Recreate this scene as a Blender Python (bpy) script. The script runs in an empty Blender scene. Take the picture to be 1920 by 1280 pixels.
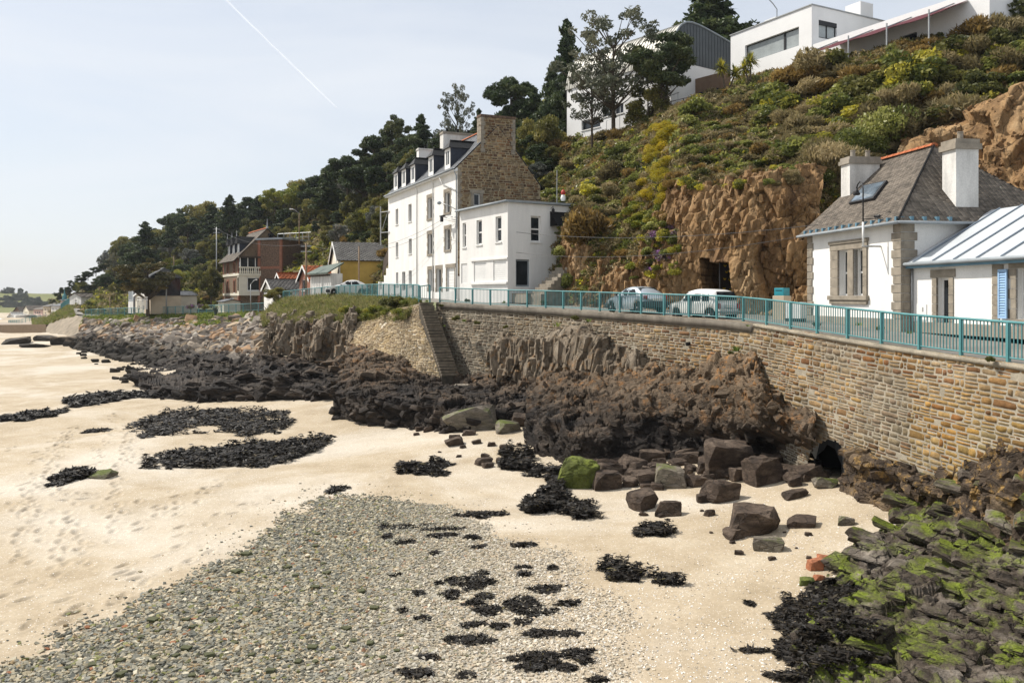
import bpy, math, random
import numpy as np
from mathutils import Vector, Matrix

rng = np.random.default_rng(7)
random.seed(7)
SC = bpy.context.scene
COL = SC.collection

# ---------------------------------------------------------------- camera
EYE, FPX, HY = 8.0, 1600.0, 556.0        # eye height; focal length and horizon row for a 1920 x 1280 frame
cam_data = bpy.data.cameras.new('camera')
cam_data.sensor_width = 36.0
cam_data.lens = 36.0 * FPX / 1920.0
cam_data.shift_y = (HY - 640.0) / 1920.0
cam_data.clip_start, cam_data.clip_end = 0.5, 9000.0
camera = bpy.data.objects.new('camera', cam_data)
camera.location = (0, 0, EYE)
camera.rotation_euler = (math.radians(90), 0, 0)
COL.objects.link(camera)
SC.camera = camera

# ---------------------------------------------------------------- sky, sun, exposure
SUN = Vector((-0.91, 0.41, 0.0)).normalized()
ELEV = math.radians(49)
SUN = Vector((SUN.x * math.cos(ELEV), SUN.y * math.cos(ELEV), math.sin(ELEV)))
world = bpy.data.worlds.new('World')
SC.world = world
world.use_nodes = True
wn, wl = world.node_tree.nodes, world.node_tree.links
wn.clear()
w_out = wn.new('ShaderNodeOutputWorld')
w_bg = wn.new('ShaderNodeBackground')
w_bg.inputs['Strength'].default_value = 0.105
w_sky = wn.new('ShaderNodeTexSky')
w_sky.sky_type = 'NISHITA'
w_sky.sun_disc = False
w_sky.sun_elevation = ELEV
w_sky.sun_rotation = math.atan2(SUN.x, SUN.y)
w_sky.air_density, w_sky.dust_density, w_sky.ozone_density = 1.0, 1.6, 1.6
w_tc = wn.new('ShaderNodeTexCoord')
w_map = wn.new('ShaderNodeMapping')
w_map.inputs['Scale'].default_value = (1.0, 1.6, 5.5)
w_map.inputs['Rotation'].default_value = (0.12, 0.2, 0.5)
w_noise = wn.new('ShaderNodeTexNoise')
w_noise.inputs['Scale'].default_value = 1.7
w_noise.inputs['Detail'].default_value = 7
w_noise.inputs['Roughness'].default_value = 0.52
w_noise.inputs['Distortion'].default_value = 0.6
w_ramp = wn.new('ShaderNodeValToRGB')
w_ramp.color_ramp.elements[0].position, w_ramp.color_ramp.elements[0].color = 0.22, (0.52, 0.52, 0.52, 1)
w_ramp.color_ramp.elements[1].position, w_ramp.color_ramp.elements[1].color = 0.72, (0.93, 0.93, 0.93, 1)
w_mix = wn.new('ShaderNodeMixRGB')
w_mix.inputs['Color2'].default_value = (6.95, 7.25, 7.65, 1)     # thin veil of high cloud
wl.new(w_tc.outputs['Generated'], w_map.inputs['Vector'])
wl.new(w_map.outputs['Vector'], w_noise.inputs['Vector'])
wl.new(w_noise.outputs['Fac'], w_ramp.inputs['Fac'])
wl.new(w_ramp.outputs['Color'], w_mix.inputs['Fac'])
wl.new(w_sky.outputs['Color'], w_mix.inputs['Color1'])
wl.new(w_mix.outputs['Color'], w_bg.inputs['Color'])
wl.new(w_bg.outputs['Background'], w_out.inputs['Surface'])

sun_data = bpy.data.lights.new('sun', 'SUN')
sun_data.energy = 4.9
sun_data.angle = math.radians(0.55)
sun_data.color = (1.0, 0.945, 0.86)
sun = bpy.data.objects.new('sun', sun_data)
sun.rotation_euler = SUN.to_track_quat('Z', 'Y').to_euler()
sun.location = SUN * 200
COL.objects.link(sun)

SC.view_settings.view_transform = 'Standard'
SC.view_settings.look = 'None'
SC.view_settings.exposure = 0.27
SC.view_settings.gamma = 1.0
SC.view_settings.use_curve_mapping = False
SC.cycles.max_bounces = 5
SC.cycles.diffuse_bounces = 3
SC.cycles.transparent_max_bounces = 12

# ---------------------------------------------------------------- helpers
def P(px, py, D):
    """The point seen at photo position (px, py) at depth D metres."""
    return (( px - 960.0) / FPX * D, D, EYE + (HY - py) / FPX * D)

def PX(px, D, z):
    return ((px - 960.0) / FPX * D, D, z)

def proj(v):
    v = np.asarray(v, float)
    return np.stack([960 + FPX * v[..., 0] / v[..., 1], HY + FPX * (EYE - v[..., 2]) / v[..., 1]], -1)

def tag(o, label=None, cat=None, group=None, kind=None):
    if label:
        if len(label.split()) > 16: label = label.split(',')[0]
        o['label'] = label
    if cat: o['category'] = cat
    if group: o['group'] = group
    if kind: o['kind'] = kind
    return o

def empty(name, loc, rz=0.0, label=None, cat=None, group=None):
    o = bpy.data.objects.new(name, None)
    o.empty_display_size = 0.3
    o.location, o.rotation_euler = loc, (0, 0, rz)
    COL.objects.link(o)
    return tag(o, label, cat, group)

def link_mesh(name, me, mat=None, parent=None, loc=None):
    o = bpy.data.objects.new(name, me)
    COL.objects.link(o)
    if mat is not None and not me.materials:
        me.materials.append(mat)
    if parent is not None: o.parent = parent
    if loc is not None: o.location = loc
    return o

def np_mesh(name, verts, faces, cols=None, smooth=False):
    """Mesh from numpy arrays; faces (n,3) or (n,4), or a list of such arrays."""
    me = bpy.data.meshes.new(name)
    verts = np.ascontiguousarray(verts, np.float32)
    fl = faces if isinstance(faces, list) else [faces]
    fl = [np.asarray(f, np.int32) for f in fl if len(f)]
    loops = np.concatenate([f.ravel() for f in fl])
    sizes = np.concatenate([np.full(len(f), f.shape[1], np.int32) for f in fl])
    me.vertices.add(len(verts)); me.vertices.foreach_set('co', verts.ravel())
    me.loops.add(len(loops)); me.loops.foreach_set('vertex_index', loops)
    me.polygons.add(len(sizes))
    me.polygons.foreach_set('loop_start', np.concatenate([[0], np.cumsum(sizes)[:-1]]).astype(np.int32))
    me.polygons.foreach_set('loop_total', sizes)
    if smooth: me.polygons.foreach_set('use_smooth', np.ones(len(sizes), bool))
    if cols is not None:
        a = me.attributes.new('col', 'FLOAT_COLOR', 'POINT')
        c = np.ones((len(verts), 4), np.float32); c[:, :3] = cols
        a.data.foreach_set('color', c.ravel())
    me.update(calc_edges=True)
    return me

class MB:
    """Collects simple shapes into one mesh; self.T maps what is added next."""
    def __init__(self, T=None):
        self.v, self.f, self.T = [], [], (T or Matrix.Identity(4))
    def add(self, vs, fs):
        n = len(self.v)
        self.v += [tuple(self.T @ Vector(p)) for p in vs]
        self.f += [tuple(i + n for i in f) for f in fs]
    def hexa(self, a):
        """8 corners: 4 bottom (ccw from above), 4 top."""
        self.add(a, [(3, 2, 1, 0), (4, 5, 6, 7), (0, 1, 5, 4), (1, 2, 6, 5), (2, 3, 7, 6), (3, 0, 4, 7)])
    def box(self, x0, x1, y0, y1, z0, z1):
        self.hexa([(x0, y0, z0), (x1, y0, z0), (x1, y1, z0), (x0, y1, z0), (x0, y0, z1), (x1, y0, z1), (x1, y1, z1), (x0, y1, z1)])
    def prism(self, poly, d):
        """polygon (list of 3D points) pushed along d."""
        n = len(poly); d = Vector(d)
        vs = [Vector(p) for p in poly]; vs = vs + [p + d for p in vs]
        fs = [tuple(range(n - 1, -1, -1)), tuple(range(n, 2 * n))]
        fs += [(i, (i + 1) % n, (i + 1) % n + n, i + n) for i in range(n)]
        self.add([tuple(p) for p in vs], fs)
    def quad(self, a, b, c, d): self.add([a, b, c, d], [(0, 1, 2, 3)])
    def tube(self, pts, r, n=8, r2=None):
        pts = [Vector(p) for p in pts]; k = len(pts); vs = []
        for i, p in enumerate(pts):
            t = (pts[min(i + 1, k - 1)] - pts[max(i - 1, 0)]).normalized()
            u = t.cross(Vector((0, 0, 1)))
            if u.length < 1e-3: u = Vector((1, 0, 0))
            u.normalize(); w = u.cross(t)
            rr = r if r2 is None else r + (r2 - r) * i / max(1, k - 1)
            for j in range(n):
                a = 2 * math.pi * j / n
                vs.append(tuple(p + u * (rr * math.cos(a)) + w * (rr * math.sin(a))))
        fs = [(i * n + j, i * n + (j + 1) % n, (i + 1) * n + (j + 1) % n, (i + 1) * n + j) for i in range(k - 1) for j in range(n)]
        fs += [tuple(range(n - 1, -1, -1)), tuple((k - 1) * n + j for j in range(n))]
        self.add(vs, fs)
    def lathe(self, prof, c=(0, 0, 0), n=12):
        vs = [(c[0] + r * math.cos(2 * math.pi * j / n), c[1] + r * math.sin(2 * math.pi * j / n), c[2] + z) for r, z in prof for j in range(n)]
        k = len(prof)
        fs = [(i * n + j, i * n + (j + 1) % n, (i + 1) * n + (j + 1) % n, (i + 1) * n + j) for i in range(k - 1) for j in range(n)]
        fs += [tuple(range(n - 1, -1, -1)), tuple((k - 1) * n + j for j in range(n))]
        self.add(vs, fs)
    def wall(self, x0, x1, z0, z1, holes=(), y=0.0, depth=0.18, top=None):
        """vertical sheet in the plane y with rectangular holes and their reveals; top(x) may cut it to a sloping top."""
        xs = sorted({x0, x1} | {h[0] for h in holes} | {h[1] for h in holes})
        zs = sorted({z0, z1} | {h[2] for h in holes} | {h[3] for h in holes})
        inside = lambda x, z: any(h[0] < x < h[1] and h[2] < z < h[3] for h in holes)
        for a, b in zip(xs, xs[1:]):
            for c, d in zip(zs, zs[1:]):
                if inside((a + b) / 2, (c + d) / 2): continue
                if top and d == z1: self.quad((a, y, c), (b, y, c), (b, y, top(b)), (a, y, top(a)))
                else: self.quad((a, y, c), (b, y, c), (b, y, d), (a, y, d))
        for a, b, c, d in holes:
            e = y + depth
            self.quad((a, y, c), (a, y, d), (a, e, d), (a, e, c)); self.quad((b, y, d), (b, y, c), (b, e, c), (b, e, d))
            self.quad((a, y, d), (b, y, d), (b, e, d), (a, e, d)); self.quad((b, y, c), (a, y, c), (a, e, c), (b, e, c))
    def mesh(self, name, smooth=False):
        me = bpy.data.meshes.new(name)
        me.from_pydata(self.v, [], self.f)
        if smooth: me.polygons.foreach_set('use_smooth', [True] * len(me.polygons))
        me.update()
        return me
    def obj(self, name, mat, parent=None, smooth=False, bevel=0.0, loc=None):
        o = link_mesh(name, self.mesh(name, smooth), mat, parent, loc)
        if bevel:
            m = o.modifiers.new('edge', 'BEVEL'); m.width = bevel; m.segments = 2; m.limit_method = 'ANGLE'
        return o

def boxed(T, b, name, mat, parent, **k):
    mb = MB(T); mb.box(*b); return mb.obj(name, mat, parent, **k)

# ------------------------------------------------ vectorised noise
def _hash(ix, iy, iz, seed=0):
    with np.errstate(over='ignore'):
        h = (ix.astype(np.int64) * 374761393 + iy.astype(np.int64) * 668265263 + iz.astype(np.int64) * 1440662683 + seed * 1013904223) & 0xFFFFFFFF
        h = ((h ^ (h >> 13)) * 1274126177) & 0xFFFFFFFF
        h = ((h ^ (h >> 16)) * 2246822519) & 0xFFFFFFFF
        return ((h ^ (h >> 15)) & 0xFFFFFF) / float(0xFFFFFF)

def vnoise(p, seed=0):
    p = np.asarray(p, float); i = np.floor(p).astype(np.int64); f = p - i
    f = f * f * f * (f * (f * 6 - 15) + 10); r = 0
    for dx in (0, 1):
        for dy in (0, 1):
            for dz in (0, 1):
                w = (f[..., 0] if dx else 1 - f[..., 0]) * (f[..., 1] if dy else 1 - f[..., 1]) * (f[..., 2] if dz else 1 - f[..., 2])
                r = r + w * _hash(i[..., 0] + dx, i[..., 1] + dy, i[..., 2] + dz, seed)
    return r * 2 - 1

def fbm(p, octaves=4, seed=0, gain=0.5):
    p = np.asarray(p, float); r, a = 0, 1.0
    for k in range(octaves):
        r = r + a * vnoise(p * (2.03 ** k) + 17.3 * k, seed + k); a *= gain
    return r

def worley(p, seed=0, box=False):
    """F1, F2, three cell hashes and the offset to the cell's point; box measures by the largest axis, which gives square blocks."""
    p = np.asarray(p, float); i = np.floor(p).astype(np.int64)
    n = p.shape[:-1]
    f1, f2 = np.full(n, 9.0), np.full(n, 9.0)
    h = np.zeros(n + (3,)); off = np.zeros(n + (3,))
    for dx in (-1, 0, 1):
        for dy in (-1, 0, 1):
            for dz in (-1, 0, 1):
                cx, cy, cz = i[..., 0] + dx, i[..., 1] + dy, i[..., 2] + dz
                q = np.stack([cx + _hash(cx, cy, cz, seed), cy + _hash(cx, cy, cz, seed + 1), cz + _hash(cx, cy, cz, seed + 2)], -1)
                o = p - q; d = np.abs(o).max(-1) if box else np.sqrt((o * o).sum(-1))
                near = d < f1
                f2 = np.where(near, f1, np.minimum(f2, d)); f1 = np.where(near, d, f1)
                hh = np.stack([_hash(cx, cy, cz, seed + 5), _hash(cx, cy, cz, seed + 6), _hash(cx, cy, cz, seed + 7)], -1)
                h = np.where(near[..., None], hh, h); off = np.where(near[..., None], o, off)
    return f1, f2, h, off

def rot3(ax, ay, az):
    return np.array(Matrix.Rotation(az, 3, 'Z') @ Matrix.Rotation(ay, 3, 'Y') @ Matrix.Rotation(ax, 3, 'X'))
BED = rot3(0.25, 0.35, 0.45)          # the dip of the beds on this shore

def blocky(p, scale, seed=0, warp=0.10, R=None):
    """fractured-rock relief in -1..1: square-jointed blocks, each with its own level and tilt, cracks between some."""
    q = (np.asarray(p, float) @ (BED if R is None else R)) * np.asarray(scale, float)
    q = q + warp * np.stack([fbm(q * 0.9, 3, seed + 31), fbm(q * 0.9, 3, seed + 47), fbm(q * 0.9, 3, seed + 59)], -1)
    f1, f2, h, off = worley(q, seed, True)
    d = (h[..., 0] * 2 - 1) * 0.7 + ((h - 0.5) * off).sum(-1) * 1.1
    crack = np.clip(1 - (f2 - f1) / 0.09, 0, 1) * (h[..., 2] > 0.35)
    return d - 0.4 * crack

def resample(poly, n, smooth=True):
    """n points along a polyline of control points, spaced by parameter."""
    poly = np.asarray(poly, float); k = len(poly)
    t = np.linspace(0, k - 1, n); i = np.clip(t.astype(int), 0, k - 2); f = (t - i)[:, None]
    if not smooth: return poly[i] * (1 - f) + poly[i + 1] * f
    m = np.zeros_like(poly); m[1:-1] = (poly[2:] - poly[:-2]) / 2; m[0], m[-1] = poly[1] - poly[0], poly[-1] - poly[-2]
    m *= 0.8
    h00 = 2 * f**3 - 3 * f**2 + 1; h10 = f**3 - 2 * f**2 + f; h01 = -2 * f**3 + 3 * f**2; h11 = f**3 - f**2
    return h00 * poly[i] + h10 * m[i] + h01 * poly[i + 1] + h11 * m[i + 1]

def loft(rows, nu, nv, smooth_u=True, smooth_v=False):
    """grid (nv,nu,3) through rows of control points."""
    R = np.stack([resample(r, nu, smooth_u) for r in rows])
    return np.stack([resample(R[:, j], nv, smooth_v) for j in range(nu)], 1)

def grid_faces(nv, nu, mask=None):
    a = np.arange(nv * nu).reshape(nv, nu)
    f = np.stack([a[:-1, :-1], a[:-1, 1:], a[1:, 1:], a[1:, :-1]], -1).reshape(-1, 4)
    return f if mask is None else f[mask.reshape(-1)]

def grid_normals(g):
    du = np.gradient(g, axis=1); dv = np.gradient(g, axis=0)
    n = np.cross(du, dv); n /= np.linalg.norm(n, axis=-1, keepdims=True) + 1e-9
    return n

def facing(n, g):
    """normals turned to the camera side / upwards."""
    to = np.array([0, 0, 14.0]) - g
    s = np.sign((n * to).sum(-1, keepdims=True)); s[s == 0] = 1
    return n * s

def grid_obj(name, g, mat, parent=None, smooth=False, mask=None):
    nv, nu = g.shape[:2]
    n = grid_normals(g); flip = (n * (np.array([0, 0, 14.0]) - g)).sum(-1).mean() < 0
    f = grid_faces(nv, nu, mask)
    if flip: f = f[:, ::-1]
    return link_mesh(name, np_mesh(name, g.reshape(-1, 3), f, smooth=smooth), mat, parent)

# ------------------------------------------------ materials
def nodes_of(name):
    m = bpy.data.materials.new(name); m.use_nodes = True
    nt = m.node_tree; nt.nodes.clear()
    o = nt.nodes.new('ShaderNodeOutputMaterial')
    return m, nt, o

def _n(nt, typ, **kw):
    n = nt.nodes.new(typ)
    for k, v in kw.items():
        if k in n.inputs: n.inputs[k].default_value = v
        else: setattr(n, k, v)
    return n

def noise(nt, vec, scale, detail=4, rough=0.55, dist=0.0):
    n = _n(nt, 'ShaderNodeTexNoise', Scale=scale, Detail=detail, Roughness=rough, Distortion=dist)
    nt.links.new(vec, n.inputs['Vector'])
    return n.outputs['Fac']

def ramp(nt, fac, stops, interp='LINEAR'):
    r = nt.nodes.new('ShaderNodeValToRGB'); cr = r.color_ramp; cr.interpolation = interp
    while len(cr.elements) < len(stops): cr.elements.new(0.5)
    for e, (p, c) in zip(cr.elements, stops):
        e.position = p; e.color = (c[0], c[1], c[2], 1) if hasattr(c, '__len__') else (c, c, c, 1)
    nt.links.new(fac, r.inputs['Fac'])
    return r.outputs['Color']

def mix(nt, a, b, fac, mode='MIX'):
    n = _n(nt, 'ShaderNodeMixRGB', blend_type=mode)
    for key, val in (('Color1', a), ('Color2', b), ('Fac', fac)):
        if hasattr(val, 'is_linked'): nt.links.new(val, n.inputs[key])
        elif key == 'Fac': n.inputs[key].default_value = val
        else: n.inputs[key].default_value = (val[0], val[1], val[2], 1)
    return n.outputs['Color']

def math_node(nt, op, a, b=None):
    n = _n(nt, 'ShaderNodeMath', operation=op)
    for i, val in enumerate((a, b)):
        if val is None: continue
        if hasattr(val, 'is_linked'): nt.links.new(val, n.inputs[i])
        else: n.inputs[i].default_value = val
    return n.outputs[0]

def coords(nt, kind='Object'):
    return nt.nodes.new('ShaderNodeTexCoord').outputs[kind]

def world_pos(nt):
    return nt.nodes.new('ShaderNodeNewGeometry').outputs['Position']

def mapped(nt, vec, scale=(1, 1, 1), rot=(0, 0, 0)):
    m = nt.nodes.new('ShaderNodeMapping')
    m.inputs['Scale'].default_value = scale; m.inputs['Rotation'].default_value = rot
    nt.links.new(vec, m.inputs['Vector'])
    return m.outputs['Vector']

def finish(nt, out, color, rough=0.85, metal=0.0, spec=0.3, bump=None, bump_d=0.02, bump_s=0.6):
    b = nt.nodes.new('ShaderNodeBsdfPrincipled')
    if hasattr(color, 'is_linked'): nt.links.new(color, b.inputs['Base Color'])
    else: b.inputs['Base Color'].default_value = (*color, 1)
    if hasattr(rough, 'is_linked'): nt.links.new(rough, b.inputs['Roughness'])
    else: b.inputs['Roughness'].default_value = rough
    b.inputs['Metallic'].default_value = metal
    b.inputs['Specular IOR Level'].default_value = spec
    if bump is not None:
        bp = _n(nt, 'ShaderNodeBump', Strength=bump_s, Distance=bump_d)
        nt.links.new(bump, bp.inputs['Height']); nt.links.new(bp.outputs['Normal'], b.inputs['Normal'])
    nt.links.new(b.outputs['BSDF'], out.inputs['Surface'])
    return b

def simple(name, c, rough=0.7, var=0.18, scale=3.0, fine=40.0, bump_d=0.004, metal=0.0, spec=0.3, attr=False, streak=False, c2=None):
    """a painted or mineral surface with uneven colour, fine grain and a little relief."""
    m, nt, o = nodes_of(name)
    v = coords(nt)
    big = noise(nt, mapped(nt, v, (1, 1, 0.25)) if streak else v, scale, 5, 0.6)
    fin = noise(nt, v, fine, 3)
    lo = c2 or tuple(x * (1 - 1.6 * var) for x in c)
    col = ramp(nt, big, [(0.3, lo), (0.62, c)])
    col = mix(nt, col, ramp(nt, fin, [(0.3, 0.82), (0.7, 1.1)]), 0.6, 'MULTIPLY')
    if attr:
        a = _n(nt, 'ShaderNodeAttribute', attribute_name='col')
        col = mix(nt, col, a.outputs['Color'], 1.0, 'MULTIPLY')
    finish(nt, o, col, rough, metal, spec, fin, bump_d)
    return m

def glass_mat(name, c=(0.02, 0.024, 0.028), rough=0.06):
    m, nt, o = nodes_of(name)
    v = coords(nt)
    col = ramp(nt, noise(nt, v, 1.3, 2), [(0.35, tuple(x * 0.6 for x in c)), (0.7, tuple(x * 1.6 for x in c))])
    finish(nt, o, col, rough, 0.0, 0.3, noise(nt, v, 2.0, 1), 0.004, 0.15)
    return m

def leaf_mat(name, stops, trans=0.3, rough=0.55):
    """leaves: colour from the leaf's own tint and the plant's own random number."""
    m, nt, o = nodes_of(name)
    a = _n(nt, 'ShaderNodeAttribute', attribute_name='col').outputs['Fac']
    info = nt.nodes.new('ShaderNodeObjectInfo').outputs['Random']
    f = math_node(nt, 'ADD', math_node(nt, 'MULTIPLY', a, 0.8), math_node(nt, 'MULTIPLY', info, 0.2))
    k = len(stops)
    col = ramp(nt, f, [(0.08 + 0.84 * i / (k - 1), c) for i, c in enumerate(stops)])
    b = nt.nodes.new('ShaderNodeBsdfPrincipled')
    b.inputs['Roughness'].default_value = rough; b.inputs['Specular IOR Level'].default_value = 0.25
    t = nt.nodes.new('ShaderNodeBsdfTranslucent')
    ms = nt.nodes.new('ShaderNodeMixShader'); ms.inputs['Fac'].default_value = trans
    nt.links.new(col, b.inputs['Base Color']); nt.links.new(col, t.inputs['Color'])
    nt.links.new(b.outputs['BSDF'], ms.inputs[1]); nt.links.new(t.outputs['BSDF'], ms.inputs[2])
    nt.links.new(ms.outputs['Shader'], o.inputs['Surface'])
    return m

def rock_mat(name, base, light, dark, lichen=None, moss=None, top=None, z0=1.0, z1=4.0, scale=1.0, strata=(1, 1, 3), rough=0.85, bump_d=0.05):
    """bare rock: mottled, veined and weathered; lichen above z1, weed-black below z0, moss on its upward faces."""
    m, nt, o = nodes_of(name)
    v = world_pos(nt)
    big = noise(nt, mapped(nt, v, strata), 0.55 * scale, 6, 0.62, 0.4)
    mid = noise(nt, mapped(nt, v, strata), 2.6 * scale, 6, 0.65)
    fin = noise(nt, v, 14 * scale, 4, 0.6)
    col = ramp(nt, big, [(0.3, dark), (0.5, base), (0.7, light)])
    col = mix(nt, col, ramp(nt, mid, [(0.3, 0.5), (0.55, 1.0), (0.75, 1.35)]), 0.85, 'MULTIPLY')
    col = mix(nt, col, ramp(nt, fin, [(0.35, 0.7), (0.65, 1.2)]), 0.6, 'MULTIPLY')
    vo = _n(nt, 'ShaderNodeTexVoronoi', feature='DISTANCE_TO_EDGE', Scale=.75 * scale)
    dv = _n(nt, 'ShaderNodeVectorMath', operation='ADD'); nz_ = _n(nt, 'ShaderNodeTexNoise', Scale=.8 * scale, Detail=4); nt.links.new(v, nz_.inputs['Vector'])
    nt.links.new(mapped(nt, v, strata, (.3, .35, .45)), dv.inputs[0]); nt.links.new(nz_.outputs['Color'], dv.inputs[1]); nt.links.new(dv.outputs[0], vo.inputs['Vector'])
    joint = ramp(nt, vo.outputs['Distance'], [(0.0, 0.0), (0.035, 1.0)])
    col = mix(nt, col, ramp(nt, joint, [(0, .3), (1, 1)]), math_node(nt, 'MULTIPLY', ramp(nt, mid, [(.4, .2), (.6, 1)]), 1.0), 'MULTIPLY')
    sep = nt.nodes.new('ShaderNodeSeparateXYZ'); nt.links.new(v, sep.inputs[0]); z = sep.outputs[2]
    geo = nt.nodes.new('ShaderNodeNewGeometry'); sn = nt.nodes.new('ShaderNodeSeparateXYZ')
    nt.links.new(geo.outputs['True Normal'], sn.inputs[0]); nz = sn.outputs[2]
    zz = math_node(nt, 'ADD', z, math_node(nt, 'MULTIPLY', math_node(nt, 'SUBTRACT', big, 0.5), 3.0))
    if top is not None:
        mr = _n(nt, 'ShaderNodeMapRange'); mr.inputs['From Min'].default_value = z0; mr.inputs['From Max'].default_value = z1
        nt.links.new(zz, mr.inputs['Value'])
        tc = mix(nt, top, ramp(nt, mid, [(0.3, 0.6), (0.7, 1.3)]), 0.8, 'MULTIPLY')
        col = mix(nt, col, tc, mr.outputs[0])
    if lichen is not None:
        mr = _n(nt, 'ShaderNodeMapRange'); mr.inputs['From Min'].default_value = z0; mr.inputs['From Max'].default_value = z1
        nt.links.new(zz, mr.inputs['Value'])
        pat = ramp(nt, noise(nt, v, 2.2, 6, 0.75), [(0.53, 0.0), (0.62, 1.0)])
        col = mix(nt, col, lichen, math_node(nt, 'MULTIPLY', math_node(nt, 'MULTIPLY', mr.outputs[0], pat), 0.75))
    if moss is not None:
        pat = ramp(nt, noise(nt, v, 0.8, 6, 0.7), [(0.46, 0.0), (0.6, 1.0)])
        up = ramp(nt, nz, [(0.35, 0.15), (0.75, 1.0)])
        mc = mix(nt, moss, ramp(nt, fin, [(0.3, 0.45), (0.7, 1.4)]), 1.0, 'MULTIPLY')
        col = mix(nt, col, mc, math_node(nt, 'MULTIPLY', pat, up))
    h = math_node(nt, 'ADD', math_node(nt, 'ADD', math_node(nt, 'MULTIPLY', mid, 1.4), math_node(nt, 'MULTIPLY', fin, 0.5)), math_node(nt, 'MULTIPLY', joint, .5))
    finish(nt, o, col, rough, 0.0, 0.25, h, bump_d, 0.9)
    return m
# ================================================================ LAND
# line of the promenade edge: foot of the railing, from beyond the right of the frame to the far left
EDGE = [(14.7, 8.0, 5.9), (14.3, 13.0, 6.0), (13.16, 22.4, 6.26), (12.45, 27.0, 6.38), (11.25, 32.6, 6.65), (9.98, 38.0, 6.93), (7.8, 42.0, 7.05),
        (2.33, 51.7, 7.29), (-1.0, 56.0, 7.40), (-5.4, 61.0, 7.60), (-8.3, 66.0, 7.75), (-14.0, 80.0, 7.92), (-26.9, 100.0, 7.5),
        (-36.0, 123.0, 5.6), (-57.8, 140.0, 4.94), (-77.5, 155.0, 4.2), (-88.0, 172.0, 4.6)]
EDGE = np.array(EDGE)
_edge_dense = resample(EDGE, 400)
_left_shore = np.array([PX(135, 150, 0), PX(0, 190, 0), PX(-200, 210, 0)])

def beach_z(x, y):
    x = np.asarray(x, float); y = np.asarray(y, float)
    d = np.full(x.shape, 1e9)
    for q in _edge_dense[::3]:
        d = np.minimum(d, (x - q[0]) ** 2 + (y - q[1]) ** 2)
    d = np.sqrt(d)
    p = np.stack([x * 0.11, y * 0.11, np.zeros_like(x)], -1)
    return 1.5 * np.exp(-d / 9.0) + 0.16 * fbm(p, 3, 3) * np.clip(d / 8, 0, 1)

_bx, _by = np.arange(-130, 40, .5), np.arange(6, 330, .5)
_bz = beach_z(*np.meshgrid(_bx, _by))
def bz(x, y):
    """beach height looked up on a half-metre grid."""
    fx_ = np.clip((np.asarray(x, float) + 130) * 2, 0, len(_bx) - 1.001); fy_ = np.clip((np.asarray(y, float) - 6) * 2, 0, len(_by) - 1.001)
    i, j = fy_.astype(int), fx_.astype(int); u, v = fx_ - j, fy_ - i
    return (_bz[i, j] * (1 - u) + _bz[i, j + 1] * u) * (1 - v) + (_bz[i + 1, j] * (1 - u) + _bz[i + 1, j + 1] * u) * v

def G(px, py, dz=0.0):
    """the point of the beach seen at (px, py)."""
    z = 0.3
    for _ in range(14):
        D = FPX * (EYE - z) / (py - HY)
        x = (px - 960) / FPX * D
        z = .5 * z + .5 * float(bz(x, D))
    return (x, D, z + dz)

# ---------------------------------------------------------------- materials of the ground
def sand_material():
    m, nt, o = nodes_of('sand')
    v = world_pos(nt)
    big = noise(nt, v, 0.09, 5, 0.6, 0.5)
    mid = noise(nt, mapped(nt, v, (1, 1, 1)), 0.55, 6, 0.65)
    fin = noise(nt, v, 9.0, 4, 0.7)
    grain = noise(nt, v, 70.0, 2, 0.7)
    col = ramp(nt, mid, [(0.28, (0.32, 0.255, 0.17)), (0.5, (0.395, 0.322, 0.225)), (0.72, (0.46, 0.392, 0.292))])
    col = mix(nt, col, (0.522, 0.468, 0.387), ramp(nt, big, [(0.48, 0.0), (0.62, 0.85)]))
    col = mix(nt, col, ramp(nt, fin, [(0.3, 0.8), (0.7, 1.12)]), 0.75, 'MULTIPLY')
    # broken shell: pale specks whose density drifts
    vor = _n(nt, 'ShaderNodeTexVoronoi', Scale=9.0); nt.links.new(v, vor.inputs['Vector'])
    spk = ramp(nt, vor.outputs['Distance'], [(0.13, 1.0), (0.2, 0.0)])
    vsep = nt.nodes.new('ShaderNodeSeparateColor'); nt.links.new(vor.outputs['Color'], vsep.inputs[0])
    dens = math_node(nt, 'GREATER_THAN', math_node(nt, 'ADD', vsep.outputs[0], math_node(nt, 'MULTIPLY', mid, 0.7)), 0.92)
    shell = math_node(nt, 'MULTIPLY', spk, dens)
    vor2 = _n(nt, 'ShaderNodeTexVoronoi', Scale=24.0); nt.links.new(v, vor2.inputs['Vector'])
    spk2 = ramp(nt, vor2.outputs['Distance'], [(0.16, 1.0), (0.25, 0.0)])
    v2 = nt.nodes.new('ShaderNodeSeparateColor'); nt.links.new(vor2.outputs['Color'], v2.inputs[0])
    shell2 = math_node(nt, 'MULTIPLY', spk2, math_node(nt, 'GREATER_THAN', math_node(nt, 'ADD', v2.outputs[0], math_node(nt, 'MULTIPLY', big, 1.2)), 1.28))
    col = mix(nt, col, (0.86, 0.82, 0.76), math_node(nt, 'MAXIMUM', shell, shell2))
    dk = math_node(nt, 'MULTIPLY', ramp(nt, vor2.outputs['Distance'], [(0.12, 1.0), (0.2, 0.0)]), math_node(nt, 'LESS_THAN', v2.outputs[1], 0.035))
    col = mix(nt, col, (0.12, 0.09, 0.06), dk)
    h = math_node(nt, 'ADD', math_node(nt, 'MULTIPLY', fin, 0.6), math_node(nt, 'ADD', math_node(nt, 'MULTIPLY', mid, 1.2), math_node(nt, 'MULTIPLY', shell, 0.8)))
    h = math_node(nt, 'ADD', h, math_node(nt, 'MULTIPLY', grain, 0.15))
    finish(nt, o, col, 0.9, 0.0, 0.2, h, 0.045, 0.7)
    return m
M_sand = sand_material()

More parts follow.
